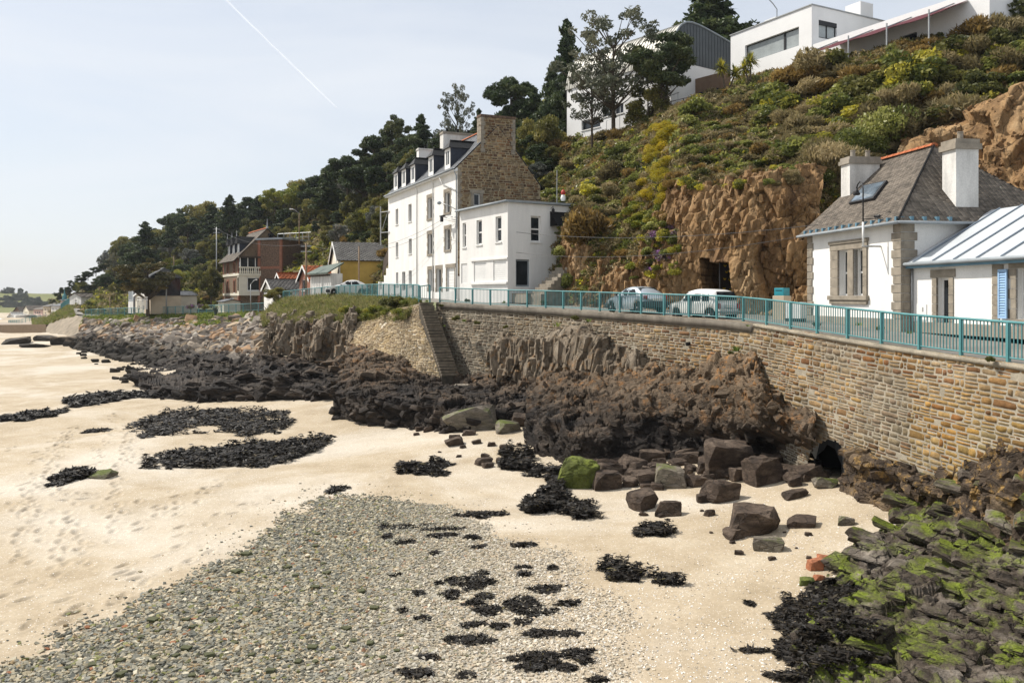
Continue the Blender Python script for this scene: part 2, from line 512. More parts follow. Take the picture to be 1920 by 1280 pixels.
def earth_material(name, a, b, c, scale=0.5):
    m, nt, o = nodes_of(name)
    v = world_pos(nt)
    big = noise(nt, v, 0.16 * scale * 2, 6, 0.65, 0.5); mid = noise(nt, v, 1.6 * scale, 6, 0.7); fin = noise(nt, v, 12, 4)
    col = ramp(nt, mid, [(0.3, a), (0.5, b), (0.68, c)])
    col = mix(nt, col, mix(nt, a, c, mid), ramp(nt, big, [(0.42, 0.0), (0.6, 0.7)]))
    col = mix(nt, col, ramp(nt, fin, [(0.3, 0.6), (0.7, 1.25)]), 0.8, 'MULTIPLY')
    h = math_node(nt, 'ADD', mid, math_node(nt, 'MULTIPLY', fin, 0.5))
    finish(nt, o, col, 0.95, 0, 0.1, h, 0.12, 1.0)
    return m
M_hill = earth_material('hill_earth', (0.06, 0.06, 0.022), (0.13, 0.105, 0.045), (0.20, 0.15, 0.075))
M_bank = earth_material('bank_turf', (0.05, 0.06, 0.02), (0.13, 0.115, 0.045), (0.20, 0.155, 0.075), 0.9)
M_far = earth_material('far_field', (0.12, 0.135, 0.05), (0.17, 0.18, 0.07), (0.21, 0.20, 0.09), 0.06)

M_cliff = rock_mat('ochre_cliff', (0.27, 0.16, 0.07), (0.38, 0.26, 0.14), (0.11, 0.058, 0.026), strata=(1, 1, 0.4), scale=1.1, bump_d=0.06)
M_grey_cliff = rock_mat('grey_cliff', (0.19, 0.15, 0.105), (0.30, 0.25, 0.19), (0.06, 0.045, 0.033), strata=(1.3, 1.3, 0.5), lichen=(0.30, 0.14, 0.03), z0=7, z1=2, bump_d=0.1)
M_shelf = rock_mat('dark_shelf', (0.03, 0.023, 0.018), (0.10, 0.078, 0.06), (0.008, 0.0065, 0.006), lichen=(0.36, 0.15, 0.025), moss=None, top=(0.185, 0.13, 0.08), z0=2.0, z1=5.6, strata=(0.6, 1, 2.2), scale=1.2, bump_d=0.11)
M_fore = rock_mat('weedy_rock', (0.075, 0.058, 0.043), (0.25, 0.215, 0.175), (0.02, 0.016, 0.012), moss=(0.14, 0.175, 0.016), strata=(0.7, 1, 2.0), scale=1.5, bump_d=0.07)
M_upper = rock_mat('golden_rock', (0.085, 0.06, 0.04), (0.21, 0.15, 0.09), (0.025, 0.018, 0.013), lichen=(0.38, 0.23, 0.07), z0=1.2, z1=2.6, strata=(0.8, 1, 1.6), scale=1.4, bump_d=0.1)
M_road = simple('asphalt', (0.22, 0.205, 0.18), 0.9, 0.2, 0.5, 30, 0.006)
M_pave = simple('paving', (0.36, 0.30, 0.235), 0.9, 0.2, 0.8, 30, 0.006)
M_conc = simple('concrete', (0.34, 0.30, 0.245), 0.9, 0.3, 1.1, 18, 0.01, streak=True)

# ---------------------------------------------------------------- beach
xs = np.concatenate([np.linspace(-420, -60, 37)[:-1], np.linspace(-60, 20, 161), np.linspace(20, 60, 9)[1:]])
ys = np.concatenate([np.linspace(2, 14, 7)[:-1], np.linspace(14, 90, 153), np.linspace(90, 420, 67)[1:]])
gx, gy = np.meshgrid(xs, ys)
gz = beach_z(gx, gy)
TRX0, TRX1, TRY0, TRY1 = -27.5, -3.0, 19.0, 62.0          # strip with trodden tracks gets its own finer sheet
cut = (gx[:-1, :-1] >= TRX0 - 0.01) & (gx[1:, 1:] <= TRX1 + 0.01) & (gy[:-1, :-1] >= TRY0 - 0.01) & (gy[1:, 1:] <= TRY1 + 0.01)
TRX = (gx[:-1, :-1][cut].min(), gx[1:, 1:][cut].max()); TRY = (gy[:-1, :-1][cut].min(), gy[1:, 1:][cut].max())
beach = grid_obj('beach', np.stack([gx, gy, gz], -1), M_sand, smooth=True, mask=~cut)
tag(beach, 'pale sand beach at low tide below the sea wall', 'beach', kind='structure')
nx_, ny_ = 360, 620
fx, fy = np.meshgrid(np.linspace(*TRX, nx_), np.linspace(*TRY, ny_))
fz = beach_z(fx, fy)
def stamp(cx, cy, ang, L=0.34, W=0.15, dep=0.05):
    dx, dy = (TRX[1] - TRX[0]) / (nx_ - 1), (TRY[1] - TRY[0]) / (ny_ - 1)
    i0, i1 = int((cy - 0.45 - TRY[0]) / dy), int((cy + 0.45 - TRY[0]) / dy) + 1
    j0, j1 = int((cx - 0.45 - TRX[0]) / dx), int((cx + 0.45 - TRX[0]) / dx) + 1
    if i0 < 2 or j0 < 2 or i1 > ny_ - 3 or j1 > nx_ - 3: return
    X, Y = fx[i0:i1, j0:j1] - cx, fy[i0:i1, j0:j1] - cy
    a = (X * math.cos(ang) + Y * math.sin(ang)) / L; b = (-X * math.sin(ang) + Y * math.cos(ang)) / W
    r = a * a + b * b
    fz[i0:i1, j0:j1] += -dep * np.exp(-r * 2.2) + 0.38 * dep * np.exp(-((np.sqrt(r) - 1.15) ** 2) * 9)
def track(pts, step=0.62, wob=0.22, dep=0.095):
    pts = [np.array(G(*p)) for p in pts]
    side = 1
    for a, b in zip(pts, pts[1:]):
        L = np.linalg.norm((b - a)[:2]); n = max(1, int(L / step)); ang = math.atan2(b[1] - a[1], b[0] - a[0])
        for k in range(n):
            p = a + (b - a) * (k + rng.uniform(-.2, .2)) / n
            side = -side
            stamp(p[0] - side * 0.13 * math.sin(ang) + rng.normal(0, wob), p[1] + side * 0.13 * math.cos(ang) + rng.normal(0, wob), ang + rng.normal(0, .25), dep=dep * rng.uniform(.5, 1.2))
for tr in [[(10, 845), (80, 800), (120, 780)], [(60, 870), (110, 830), (150, 780)], [(20, 965), (85, 880), (140, 790)], [(30, 1000), (90, 905), (130, 800)],
           [(140, 790), (130, 735)], [(160, 900), (190, 860), (210, 800)], [(200, 960), (235, 860), (262, 790)], [(260, 870), (235, 800), (200, 770)],
           [(80, 1100), (130, 1010), (120, 960)], [(30, 1110), (100, 1080), (170, 1060)], [(60, 1190), (120, 1150), (180, 1120)], [(10, 1160), (60, 1140), (130, 1110)],
           [(160, 1150), (240, 1110), (310, 1080)], [(210, 1070), (290, 1040), (330, 1010)], [(150, 1060), (230, 960), (250, 930)], [(240, 990), (340, 930), (430, 905)],
           [(250, 1090), (340, 1060), (410, 1020)], [(330, 960), (370, 930), (420, 900)], [(40, 1060), (70, 960), (60, 930)], [(20, 930), (60, 905), (95, 890)],
           [(120, 1040), (130, 960), (120, 910)], [(90, 940), (150, 930), (220, 925)], [(350, 1000), (420, 960), (500, 940)], [(100, 1170), (200, 1130), (260, 1100)]]:
    track(tr)
for _ in range(420):
    stamp(rng.uniform(*TRX), rng.uniform(*TRY), rng.uniform(0, 6.3), rng.uniform(.2, .4), rng.uniform(.12, .25), rng.uniform(.01, .035))
fz[0, :] = beach_z(fx[0], fy[0]); fz[-1, :] = beach_z(fx[-1], fy[-1])
trod = grid_obj('sand', np.stack([fx, fy, fz + 0.0], -1), M_sand, smooth=True)
tag(trod, 'trodden sand with footprint tracks beside the pebble bank', 'sand', kind='structure')

# ---------------------------------------------------------------- hill behind the road: stations, each a fan of (py, D) from foot to beyond the crest
ST = [
 (2250, [(640, 30), (420, 37), (200, 44), (80, 52), (40, 62), (30, 80), (40, 120)]),
 (1920, [(600, 43), (372, 46), (180, 50.5), (95, 56), (25, 62), (12, 80), (30, 120)]),
 (1780, [(596, 46), (400, 48.5), (240, 52), (130, 56), (62, 60), (55, 78), (80, 120)]),
 (1700, [(593, 47), (420, 49), (265, 52.5), (160, 56), (84, 60), (80, 76), (120, 120)]),
 (1600, [(590, 47), (440, 48.5), (300, 51.5), (190, 58), (118, 64), (112, 78), (150, 120)]),
 (1500, [(585, 46), (460, 47.2), (345, 49.5), (225, 58), (136, 67), (132, 80), (160, 120)]),
 (1370, [(580, 47.5), (450, 48.6), (340, 50.5), (252, 59), (170, 74), (166, 86), (180, 125)]),
 (1280, [(575, 50), (450, 51), (336, 52.5), (258, 61), (196, 74), (192, 86), (190, 125)]),
 (1180, [(570, 53.5), (480, 55), (380, 60), (285, 71), (246, 81), (238, 92), (180, 130)]),
 (1080, [(566, 59), (445, 61), (378, 66), (296, 84), (262, 94), (240, 105), (190, 140)]),
 (950, [(560, 72), (470, 76), (390, 84), (320, 97), (268, 115), (235, 135), (230, 180)]),
 (850, [(556, 80), (480, 88), (415, 100), (345, 116), (300, 138), (285, 155), (310, 220)]),
 (720, [(556, 92), (500, 98), (455, 108), (400, 124), (350, 145), (330, 165), (360, 240)]),
 (600, [(556, 112), (520, 120), (485, 132), (445, 152), (410, 178), (402, 200), (430, 280)]),
 (450, [(565, 146), (530, 156), (510, 172), (480, 194), (452, 218), (446, 240), (470, 320)]),
 (300, [(578, 156), (552, 164), (535, 178), (515, 205), (498, 240), (496, 270), (510, 350)]),
 (200, [(586, 166), (568, 178), (556, 195), (543, 225), (532, 262), (532, 300), (545, 380)]),
 (140, [(592, 182), (578, 205), (570, 235), (563, 270), (558, 320), (559, 360), (566, 420)]),
 (95, [(596, 260), (590, 280), (582, 310), (574, 340), (568, 380), (570, 420), (575, 470)]),
]
rows = [[P(px, s[k][0], s[k][1]) for px, s in ST] for k in range(7)]
HN, HV = 620, 190
hill_base = loft(rows, HN, HV)
hn = grid_normals(hill_base); hn = hn * np.sign(hn[..., 2:3] + 1e-6)
amp = np.clip((hill_base[..., 1] - 30) / 60, 0.5, 1.6)
hill_g = hill_base + hn * (0.9 * amp * fbm(hill_base * 0.24, 4, 11) + 0.22 * fbm(hill_base * 1.3, 3, 12))[..., None]
hq_ = proj(hill_g)
cave_hole = ((hq_[..., 0] > 1304) & (hq_[..., 0] < 1384) & (hq_[..., 1] > 474) & (hq_[..., 1] < 600))[:-1, :-1]
hill = grid_obj('hillside', hill_g, M_hill, smooth=True, mask=~cave_hole)
tag(hill, 'steep scrub covered hillside rising behind the houses', 'hillside', kind='structure')
hill_px = proj(hill_g)
def on_hill(px, py, dD=None):
    """the hill point seen nearest to (px, py)."""
    d = (hill_px[..., 0] - px) ** 2 + (hill_px[..., 1] - py) ** 2
    d = d + 0.02 * hill_g[..., 1]
    j = np.unravel_index(np.argmin(d), d.shape)
    return hill_g[j]

# ---------------------------------------------------------------- bare cliff faces standing proud of the hill
def cliff(name, label, cat, rows, nu, nv, mat, scales, amps, cave=None, seed=5, kind='structure', push=0.0):
    g = loft(rows, nu, nv)
    n = facing(grid_normals(g), g)
    d = 0
    for s, a, k in zip(scales, amps, range(9)):
        d = d + a * blocky(g, s, seed + 10 * k)
    d = d + 0.03 * fbm(g * 2.2, 4, seed + 77)
    g = g + n * (d + push)[..., None]
    if cave is not None: g = cave(g)
    return tag(grid_obj(name, g, mat), label, cat, kind=kind), g

def cave_cut(g):
    q = proj(g)
    x, y = q[..., 0], q[..., 1]
    left = 1312 + (y - 486) * 0.10; right = 1366 + (y - 492) * 0.09; topy = np.where(x < 1330, 484, 492.0)
    inside = (x > left) & (x < right) & (y > topy)
    g = g.copy()
    dirv = np.array([0.45, 0.9, 0.0])
    g[inside] += dirv * 4.0
    return g
# main ochre face with the cave (px 1035..1530)
crows = [
 [P(1054, 580, 59.0), P(1080, 582, 57.5), P(1140, 584, 55), P(1200, 585, 52.5), P(1260, 588, 50), P(1320, 590, 48), P(1380, 592, 46.6), P(1440, 596, 45.4), P(1490, 600, 44.6), P(1540, 604, 44.5)],
 [P(1056, 520, 59.6), P(1085, 520, 58), P(1140, 540, 55.4), P(1200, 535, 52.8), P(1260, 500, 50.4), P(1320, 510, 48.3), P(1380, 505, 46.8), P(1440, 500, 45.6), P(1490, 490, 44.9), P(1540, 490, 44.8)],
 [P(1054, 460, 60.4), P(1090, 450, 58.6), P(1140, 500, 56), P(1200, 498, 53.4), P(1262, 420, 51), P(1320, 430, 48.8), P(1380, 420, 47.2), P(1440, 410, 46), P(1495, 400, 45.6), P(1540, 390, 45.6)],
 [P(1052, 430, 62), P(1090, 425, 60), P(1140, 470, 57.5), P(1200, 470, 55), P(1264, 360, 51.8), P(1320, 352, 49.8), P(1380, 345, 48.2), P(1440, 340, 47), P(1490, 330, 47), P(1540, 320, 47.5)],
 [P(1050, 420, 66), P(1090, 415, 64), P(1140, 460, 62), P(1200, 462, 59), P(1270, 338, 55), P(1325, 326, 53), P(1385, 320, 51), P(1440, 320, 50), P(1490, 312, 50), P(1540, 300, 51)],
]
cliff_o, cliff_g = cliff('cliff', 'ochre rock cliff with a square cave mouth behind the parked cars', 'cliff', crows, 460, 250, M_cliff,
                [(0.25, 0.25, 0.14), (0.7, 0.7, 0.35), (2.2, 2.2, 1.2)], [0.55, 0.22, 0.12], cave_cut, 5)
# brown scar behind the cottage
crow2 = [
 [P(1640, 420, 48), P(1720, 420, 47.5), P(1800, 410, 46.5), P(1880, 400, 45.5), P(1960, 400, 43), P(2100, 420, 39)],
 [P(1650, 340, 49.5), P(1720, 330, 49), P(1800, 320, 48), P(1880, 310, 47), P(1960, 300, 45), P(2100, 310, 40)],
 [P(1690, 280, 51), P(1740, 262, 50.5), P(1810, 230, 49.6), P(1880, 190, 49), P(1960, 170, 47), P(2100, 180, 42)],
 [P(1700, 265, 53.5), P(1750, 240, 53), P(1815, 205, 52.5), P(1880, 165, 52), P(1960, 140, 50), P(2100, 150, 45)],
]
SCAR = cliff('cliff', 'brown crumbling rock face rising behind the cottage chimney', 'cliff', crow2, 200, 110, M_cliff, [(0.3, 0.3, 0.3), (0.9, 0.9, 0.7)], [0.55, 0.2], None, 21)

# ---------------------------------------------------------------- road and promenade
inner = [(30, 8, 6.5), (30, 16, 6.6), (30, 30, 6.75), (29, 42, 6.9), (26, 50, 7.0), (22, 55, 7.1), (18, 58, 7.2), (12, 68, 7.5), (8, 78, 7.8), (4, 92, 8.1), (1, 98, 8.25),
         (-3, 110, 8.3), (-14, 128, 8.1), (-22, 156, 6.3), (-46, 174, 5.6), (-70, 200, 5.0), (-80, 215, 5.0)]
road_g = loft([EDGE - np.array([-0.2, -0.05, 0.03]), inner], 220, 14)
road_g[..., 2] += 0.03 * fbm(road_g * 0.4, 2, 9)
tag(grid_obj('road', road_g, M_road, smooth=True), 'coast road along the top of the sea wall', 'road', kind='structure')


# ---------------------------------------------------------------- line and batter of the sea wall (built further down)
wall_top = resample(EDGE[:10], 900)
tang = np.gradient(wall_top, axis=0); tang[:, 2] = 0; tang /= np.linalg.norm(tang, axis=1, keepdims=True)
out_n = np.stack([-tang[:, 1], tang[:, 0], 0 * tang[:, 0]], -1)
fz_ = np.interp(wall_top[:, 1], [8, 24, 32, 40, 50, 56, 61], [0.2, 0.3, 0.4, 0.9, 2.0, 2.4, 2.6])
wall_foot = wall_top + out_n * (0.10 * (wall_top[:, 2] - fz_))[:, None]; wall_foot[:, 2] = fz_
wg = np.stack([wall_top + (wall_foot - wall_top) * k for k in np.linspace(0, 1, 60)])
lt = [P(660, 604, 68), P(700, 600, 65.8), P(740, 580, 63.4), P(770, 574, 61.6), P(789, 570, 60.4)]
lf = [P(652, 650, 65.5), P(690, 668, 62.2), P(745, 685, 59.2), P(790, 700, 57.4), P(826, 709, 56.1)]
_lg = np.stack([resample(lt, 80) + (resample(lf, 80) - resample(lt, 80)) * k for k in np.linspace(0, 1, 20)])
_wp = np.concatenate([wg.reshape(-1, 3), _lg.reshape(-1, 3)]); _wq = proj(_wp)
def WD(px, py):
    """depth of the wall face seen at (px, py)."""
    d = (_wq[:, 0] - px) ** 2 + 0.15 * (_wq[:, 1] - py) ** 2
    return _wp[np.argmin(d), 1]
def PW(px, py, D):
    return P(px, py, D if D > 3 else WD(px, py) + D)

# ---------------------------------------------------------------- bedrock between wall and sand
def outcrop(name, label, rows, nu, nv, mat, scales, amps, seed, up=0.5, fold=0.0):
    g = loft(rows, nu, nv)
    n = facing(grid_normals(g), g)
    dirn = n * (1 - up) + np.array([0, 0, 1.0]) * up
    d = 0
    for k, (s, a) in enumerate(zip(scales, amps)):
        d = d + a * blocky(g, s, seed + 13 * k)
    d = d + 0.05 * fbm(g * 3.1, 3, seed + 5)
    if fold: d = d + fold * (np.abs(vnoise(g * np.array([0.25, 0.9, 0.9]), seed + 90)) - 0.4)
    edge = np.ones(g.shape[:2]); v = np.linspace(0, 1, nv)[:, None]
    edge = edge * np.clip((1 - v) * 6 + 0.25, 0, 1)
    g = g + dirn * (d * edge)[..., None]
    return tag(grid_obj(name, g, mat), label, 'rock outcrop', kind='structure'), g

def shore_rows(cols):
    """cols: list of (wall point, middle points ..., contact px, contact py); the last two rows run down to and under the sand."""
    out = []
    for c in cols:
        pts = [PW(*q) for q in c[:-1]]
        k = G(*c[-1])
        fr = (k[0], k[1] + 0.35, pts[-1][2])
        # last given point becomes the top of the front face, at the contact's depth
        D = k[1] + 0.45
        pts[-1] = ((c[-2][0] - 960) / FPX * D, D, EYE + (HY - c[-2][1]) / FPX * D)
        pts.append((k[0], k[1], k[2]))
        pts.append((k[0], k[1] - 0.5, k[2] - 0.8))
        out.append(pts)
    return [[c[i] for c in out] for i in range(len(out[0]))]

mid1 = shore_rows([
 [(655, 636, -.3), (645, 690, 58.5), (626, 735, 53), (628, 780)],
 [(700, 655, -.3), (695, 690, 56.5), (690, 742, 52), (690, 797)],
 [(760, 678, -.3), (755, 706, 55.2), (752, 748, 51), (750, 800)],
 [(820, 700, -.3), (820, 724, 54.2), (815, 758, 50.2), (800, 806)],
 [(870, 704, -.3), (872, 732, 53.0), (880, 768, 49.6), (862, 812)],
 [(930, 700, -.3), (930, 734, 51.6), (940, 766, 48.8), (935, 800)],
 [(1020, 706, -.3), (1015, 736, 48.4), (1010, 764, 46.8), (1010, 795)]])
OUT = [outcrop('rock_outcrop', 'long dark rock shelf at the foot of the stone steps', mid1, 400, 190, M_shelf, [(0.3, 0.45, 0.5), (0.8, 1.0, 1.2), (2.2, 2.2, 3.0), (4.5, 4.5, 6)], [0.35, 0.22, 0.1, 0.04], 101, fold=0.2)]
mid2 = shore_rows([
 [(985, 700, -.3), (985, 730, 47.5), (985, 760, 45), (988, 792, 44), (992, 828)],
 [(1040, 700, -.6), (1045, 716, 45.8), (1050, 745, 42.6), (1055, 808, 40), (1055, 872)],
 [(1085, 702, -.6), (1090, 718, 44.4), (1100, 750, 41), (1100, 820, 38.5), (1110, 880)],
 [(1160, 694, -.6), (1160, 716, 41.8), (1165, 768, 39.2), (1175, 826, 38), (1182, 870)],
 [(1235, 690, -.4), (1232, 722, 39.6), (1235, 778, 37.6), (1245, 825, 38), (1252, 862)],
 [(1300, 694, -.3), (1300, 735, 37.6), (1305, 790, 36.2), (1318, 828, 36), (1322, 866)],
 [(1345, 660, -.3), (1352, 725, 35.9), (1368, 795, 34.6), (1385, 832, 36), (1390, 870)],
 [(1410, 656, -.3), (1420, 725, 33.4), (1436, 805, 33.0), (1442, 836, 34), (1445, 874)],
 [(1440, 735, -.3), (1474, 770, 32.0), (1480, 812, 32), (1484, 840, 33), (1490, 876)],
 [(1530, 765, -.3), (1528, 795, 30.4), (1524, 825, 30.0), (1522, 850, 31), (1525, 890)]])
OUT.append(outcrop('rock_outcrop', 'broad dark rock mass with orange lichen below the parked cars', mid2, 460, 240, M_shelf, [(0.28, 0.4, 0.5), (0.75, 0.9, 1.1), (2.0, 2.0, 2.6), (4.5, 4.5, 6)], [0.4, 0.26, 0.13, 0.05], 131, fold=0.25))
low = shore_rows([
 [(1584, 838, -.2), (1584, 852, -.7), (1584, 866, 28.9), (1582, 922)],
 [(1615, 842, -.2), (1614, 858, -.9), (1614, 872, 28.3), (1616, 936)],
 [(1660, 856, -.2), (1658, 874, -1.0), (1655, 892, 27.3), (1660, 952)],
 [(1710, 880, -.2), (1706, 898, -1.0), (1700, 918, 26.3), (1704, 968)],
 [(1775, 905, -.15), (1768, 930, -.7), (1758, 950, 25.2), (1758, 978)]])
OUT.append(outcrop('rock_outcrop', 'brown bedrock ledge along the foot of the wall beside the drain', low, 150, 70, M_upper, [(0.7, 0.7, 0.9), (1.8, 1.8, 2.2)], [0.16, 0.06], 151))
# upright pale columns of rock standing against the wall
col_rows = [[PW(x, y, d) for x, y, d in r] for r in [
 [(918, 705, -1.3), (955, 705, -1.5), (1000, 712, -1.7), (1040, 700, -1.3), (1075, 700, -1.6), (1115, 706, -1.5), (1165, 712, -1.3), (1235, 716, -1.0)],
 [(922, 668, -1.1), (955, 664, -1.4), (1000, 672, -1.4), (1040, 655, -1.6), (1075, 650, -1.8), (1112, 655, -1.6), (1165, 684, -.9), (1232, 698, -.7)],
 [(926, 648, -.9), (958, 634, -1.1), (1000, 646, -1.1), (1040, 634, -1.3), (1072, 618, -1.4), (1106, 618, -1.2), (1160, 662, -.5), (1230, 686, -.4)],
 [(928, 640, -.2), (958, 626, -.3), (1000, 640, -.3), (1040, 624, -.3), (1070, 608, -.3), (1108, 608, -.3), (1160, 655, -.05), (1230, 682, -.05)]]]
COLS = cliff('cliff', 'upright grey brown rock columns standing against the sea wall', 'cliff', col_rows, 240, 80, M_grey_cliff, [(0.9, 0.9, 0.3), (2.0, 2.0, 0.8)], [0.35, 0.12], None, 161)

wall_pts = [(12.2, 28.2, 1.6), (12.7, 26, 2.3), (12.95, 24, 3.1), (13.2, 22.4, 3.7), (13.5, 20.5, 3.8), (13.8, 18.5, 3.6), (14.1, 16.5, 3.3), (14.3, 14, 3.0), (14.7, 10, 2.8)]
contacts = [(1752, 968), (1690, 990), (1628, 1006), (1572, 1024), (1556, 1066), (1536, 1106), (1488, 1172), (1478, 1222), (1545, 1330)]
fr_rows = [[] for _ in range(7)]
for w, c in zip(wall_pts, contacts):
    k = np.array(G(*c)); w = np.array(w)
    for r, (f, zf) in enumerate([(0.0, 1.0), (0.12, 0.82), (0.3, 0.42), (0.55, 0.25), (0.8, 0.16), (1.0, 0.0), (1.04, -0.35)]):
        q = w + (k - w) * f; q[2] = k[2] + (w[2] - k[2]) * zf
        fr_rows[r].append(q)
FORE = outcrop('rock_outcrop', 'slabby green weeded rocks filling the near right corner', fr_rows, 420, 330, M_fore, [(0.38, 0.7, 0.8), (0.9, 1.4, 1.6), (2.4, 3.0, 3.4), (6, 7, 8)], [0.22, 0.15, 0.08, 0.025], 171, up=0.75, fold=0.15)
up_rows = []
for f, zf, out_ in [(-0.01, 1.12, 0.0), (0.06, 1.05, 0.2), (0.16, 0.78, 0.3), (0.3, 0.36, 0.1)]:
    r = []
    for w, c in zip(wall_pts, contacts):
        k = np.array(G(*c)); w = np.array(w); q = w + (k - w) * f; q[2] = k[2] + (w[2] - k[2]) * zf + out_
        r.append(q)
    up_rows.append(r)
UPPER = outcrop('rock_outcrop', 'golden lichened rock shoulder against the near end of the wall', up_rows, 300, 110, M_upper, [(0.5, 0.6, 0.7), (1.3, 1.3, 1.5), (3.2, 3.2, 3.2)], [0.28, 0.12, 0.06], 191, up=0.3)

# left: ledges below the grassy headland, and the headland itself
left = shore_rows([
 [(235, 672, 106), (240, 690, 99), (250, 702, 90), (255, 722)],
 [(300, 670, 101), (300, 695, 90), (298, 725, 80), (290, 742)],
 [(370, 664, 95), (372, 695, 84), (372, 730, 74), (372, 752)],
 [(440, 660, 89), (446, 692, 79), (448, 728, 70), (450, 752)],
 [(505, 660, 81), (512, 690, 74), (525, 720, 66), (530, 748)],
 [(560, 668, 75), (566, 695, 68), (575, 722, 62), (578, 750)],
 [(610, 672, 70), (615, 698, 64.5), (622, 722, 60), (625, 750)],
 [(662, 668, 64), (664, 700, 60), (655, 722, 57.5), (648, 752)]])
LEFT = outcrop('rock_outcrop', 'black stepped rock ledges below the grassy headland', left, 330, 120, M_shelf, [(0.18, 0.4, 0.5), (0.45, 0.8, 1.0), (1.5, 1.8, 2.4)], [0.4, 0.2, 0.08], 211, fold=0.25)
hrow = [
 [P(494, 650, 82), P(520, 660, 79), P(550, 668, 76), P(580, 672, 72.5), P(615, 672, 69.5), P(640, 664, 67.5), P(662, 655, 65)],
 [P(496, 630, 82.5), P(520, 632, 80), P(550, 632, 77), P(580, 634, 73.5), P(615, 636, 70.5), P(640, 632, 68.5), P(664, 626, 66)],
 [P(500, 604, 84), P(522, 604, 81.5), P(550, 604, 78.5), P(580, 606, 75), P(615, 606, 72), P(640, 602, 70), P(668, 600, 67)],
 [P(505, 592, 87), P(528, 592, 85), P(555, 594, 82), P(585, 596, 78), P(620, 596, 75), P(645, 592, 73), P(675, 592, 70)]]
HEAD = cliff('cliff', 'grey upright rock face under the grassy headland', 'cliff', hrow, 200, 90, M_grey_cliff, [(0.5, 0.5, 0.22), (1.2, 1.2, 0.5), (2.6, 2.6, 1.4)], [0.75, 0.3, 0.1], None, 231)
brow = [
 [P(492, 592, 120), P(505, 582, 112), P(530, 566, 100), P(570, 562, 94.5), P(620, 558, 88.5), P(680, 558, 80.5), P(720, 560, 73.5), P(790, 566, 61.5)],
 [P(494, 594, 104), P(508, 586, 98), P(532, 576, 92), P(572, 574, 86.5), P(622, 572, 81), P(682, 574, 74), P(722, 576, 68.5), P(780, 578, 61.5)],
 [P(494, 600, 90), P(510, 594, 88), P(534, 590, 84), P(572, 592, 80), P(622, 592, 76), P(672, 590, 71), P(716, 592, 66), P(770, 590, 61.2)],
 [P(494, 612, 84), P(512, 606, 82.5), P(536, 608, 79.5), P(574, 608, 76), P(624, 608, 72), P(662, 606, 69), P(706, 606, 65.5), P(762, 600, 61.0)]]
bank_g = loft(brow, 240, 60)
bank_g[..., 2] += 0.25 * fbm(bank_g * 0.6, 3, 33) * np.linspace(0, 1, 60)[:, None]
tag(grid_obj('bank', bank_g, M_bank, smooth=True), 'grass topped headland left of the stone steps', 'bank', kind='structure')

# embankment under the rough stone heap, further left
ecol = [155, 220, 300, 400, 492]
erow = [[(-77.5, 155, 4.2), PX(220, 148, 4.6), PX(300, 140, 4.9), PX(400, 131, 5.3), PX(494, 120, 5.75)],
        [P(158, 603, 150), P(222, 604, 143), P(300, 603, 134), P(400, 601, 124), P(496, 598, 110)],
        [P(150, 622, 146), P(222, 624, 136), P(300, 630, 122), P(400, 632, 108), P(494, 626, 93)],
        [G(132, 642), G(205, 658), P(282, 688, 98), P(392, 684, 92), P(486, 668, 84)],
        [G(128, 650), G(195, 668), P(272, 700, 94), P(385, 700, 88), P(480, 690, 80)]]
emb_g = loft(erow, 200, 80)
emb_g = emb_g + np.array([0, 0, 1.0]) * (0.25 * blocky(emb_g, (0.6, 0.6, 0.6), 51))[..., None] * np.clip(np.linspace(0, 3, 80), 0, 1)[:, None, None]
M_emb = rock_mat('embankment_rubble', (0.13, 0.11, 0.09), (0.25, 0.22, 0.18), (0.04, 0.033, 0.027), strata=(1, 1, 1), bump_d=0.2)
tag(grid_obj('embankment', emb_g, M_emb), 'sloping embankment under the heaped armour stones', 'embankment', kind='structure')
vrow = [erow[0], erow[1], [tuple(np.array(a) * 0.62 + np.array(b) * 0.38 + np.array([0, 0, 0.12])) for a, b in zip(erow[1], erow[2])]]
verge_g = loft(vrow, 160, 24); verge_g[..., 2] += -0.25 + 0.2 * fbm(verge_g * 0.35, 3, 61)
tag(grid_obj('verge', verge_g, M_bank, smooth=True), 'green grass verge along the far railing', 'verge', kind='structure')
# ================================================================ SEA WALL, STEPS, RAILINGS
class Patch:
    """a ruled wall face between a top line and a foot line; s runs along the top in metres, t down from the top in metres."""
    def __init__(self, top, foot, n=600):
        self.top, self.foot = resample(top, n), resample(foot, n)
        seg = np.linalg.norm(np.diff(self.top, axis=0), axis=1)
        self.s = np.concatenate([[0], np.cumsum(seg)]); self.L = self.s[-1]
        self.H = np.linalg.norm(self.top - self.foot, axis=1)
    def height(self, s): return np.interp(s, self.s, self.H)
    def _pt(self, s, t):
        a = np.stack([np.interp(s, self.s, self.top[:, i]) for i in range(3)], -1)
        b = np.stack([np.interp(s, self.s, self.foot[:, i]) for i in range(3)], -1)
        return a + (b - a) * (t / np.interp(s, self.s, self.H))[..., None]
    def at(self, s, t, d):
        p = self._pt(s, t)
        n = np.cross(self._pt(s + 0.4, t) - self._pt(s - 0.4, t), self._pt(s, t + 0.3) - self._pt(s, t - 0.3))
        n /= np.linalg.norm(n, axis=-1, keepdims=True) + 1e-9
        n = n * np.where((n * (np.array([-6.0, 10, 8]) - p)).sum(-1, keepdims=True) < 0, -1, 1)
        return p + n * d[..., None]

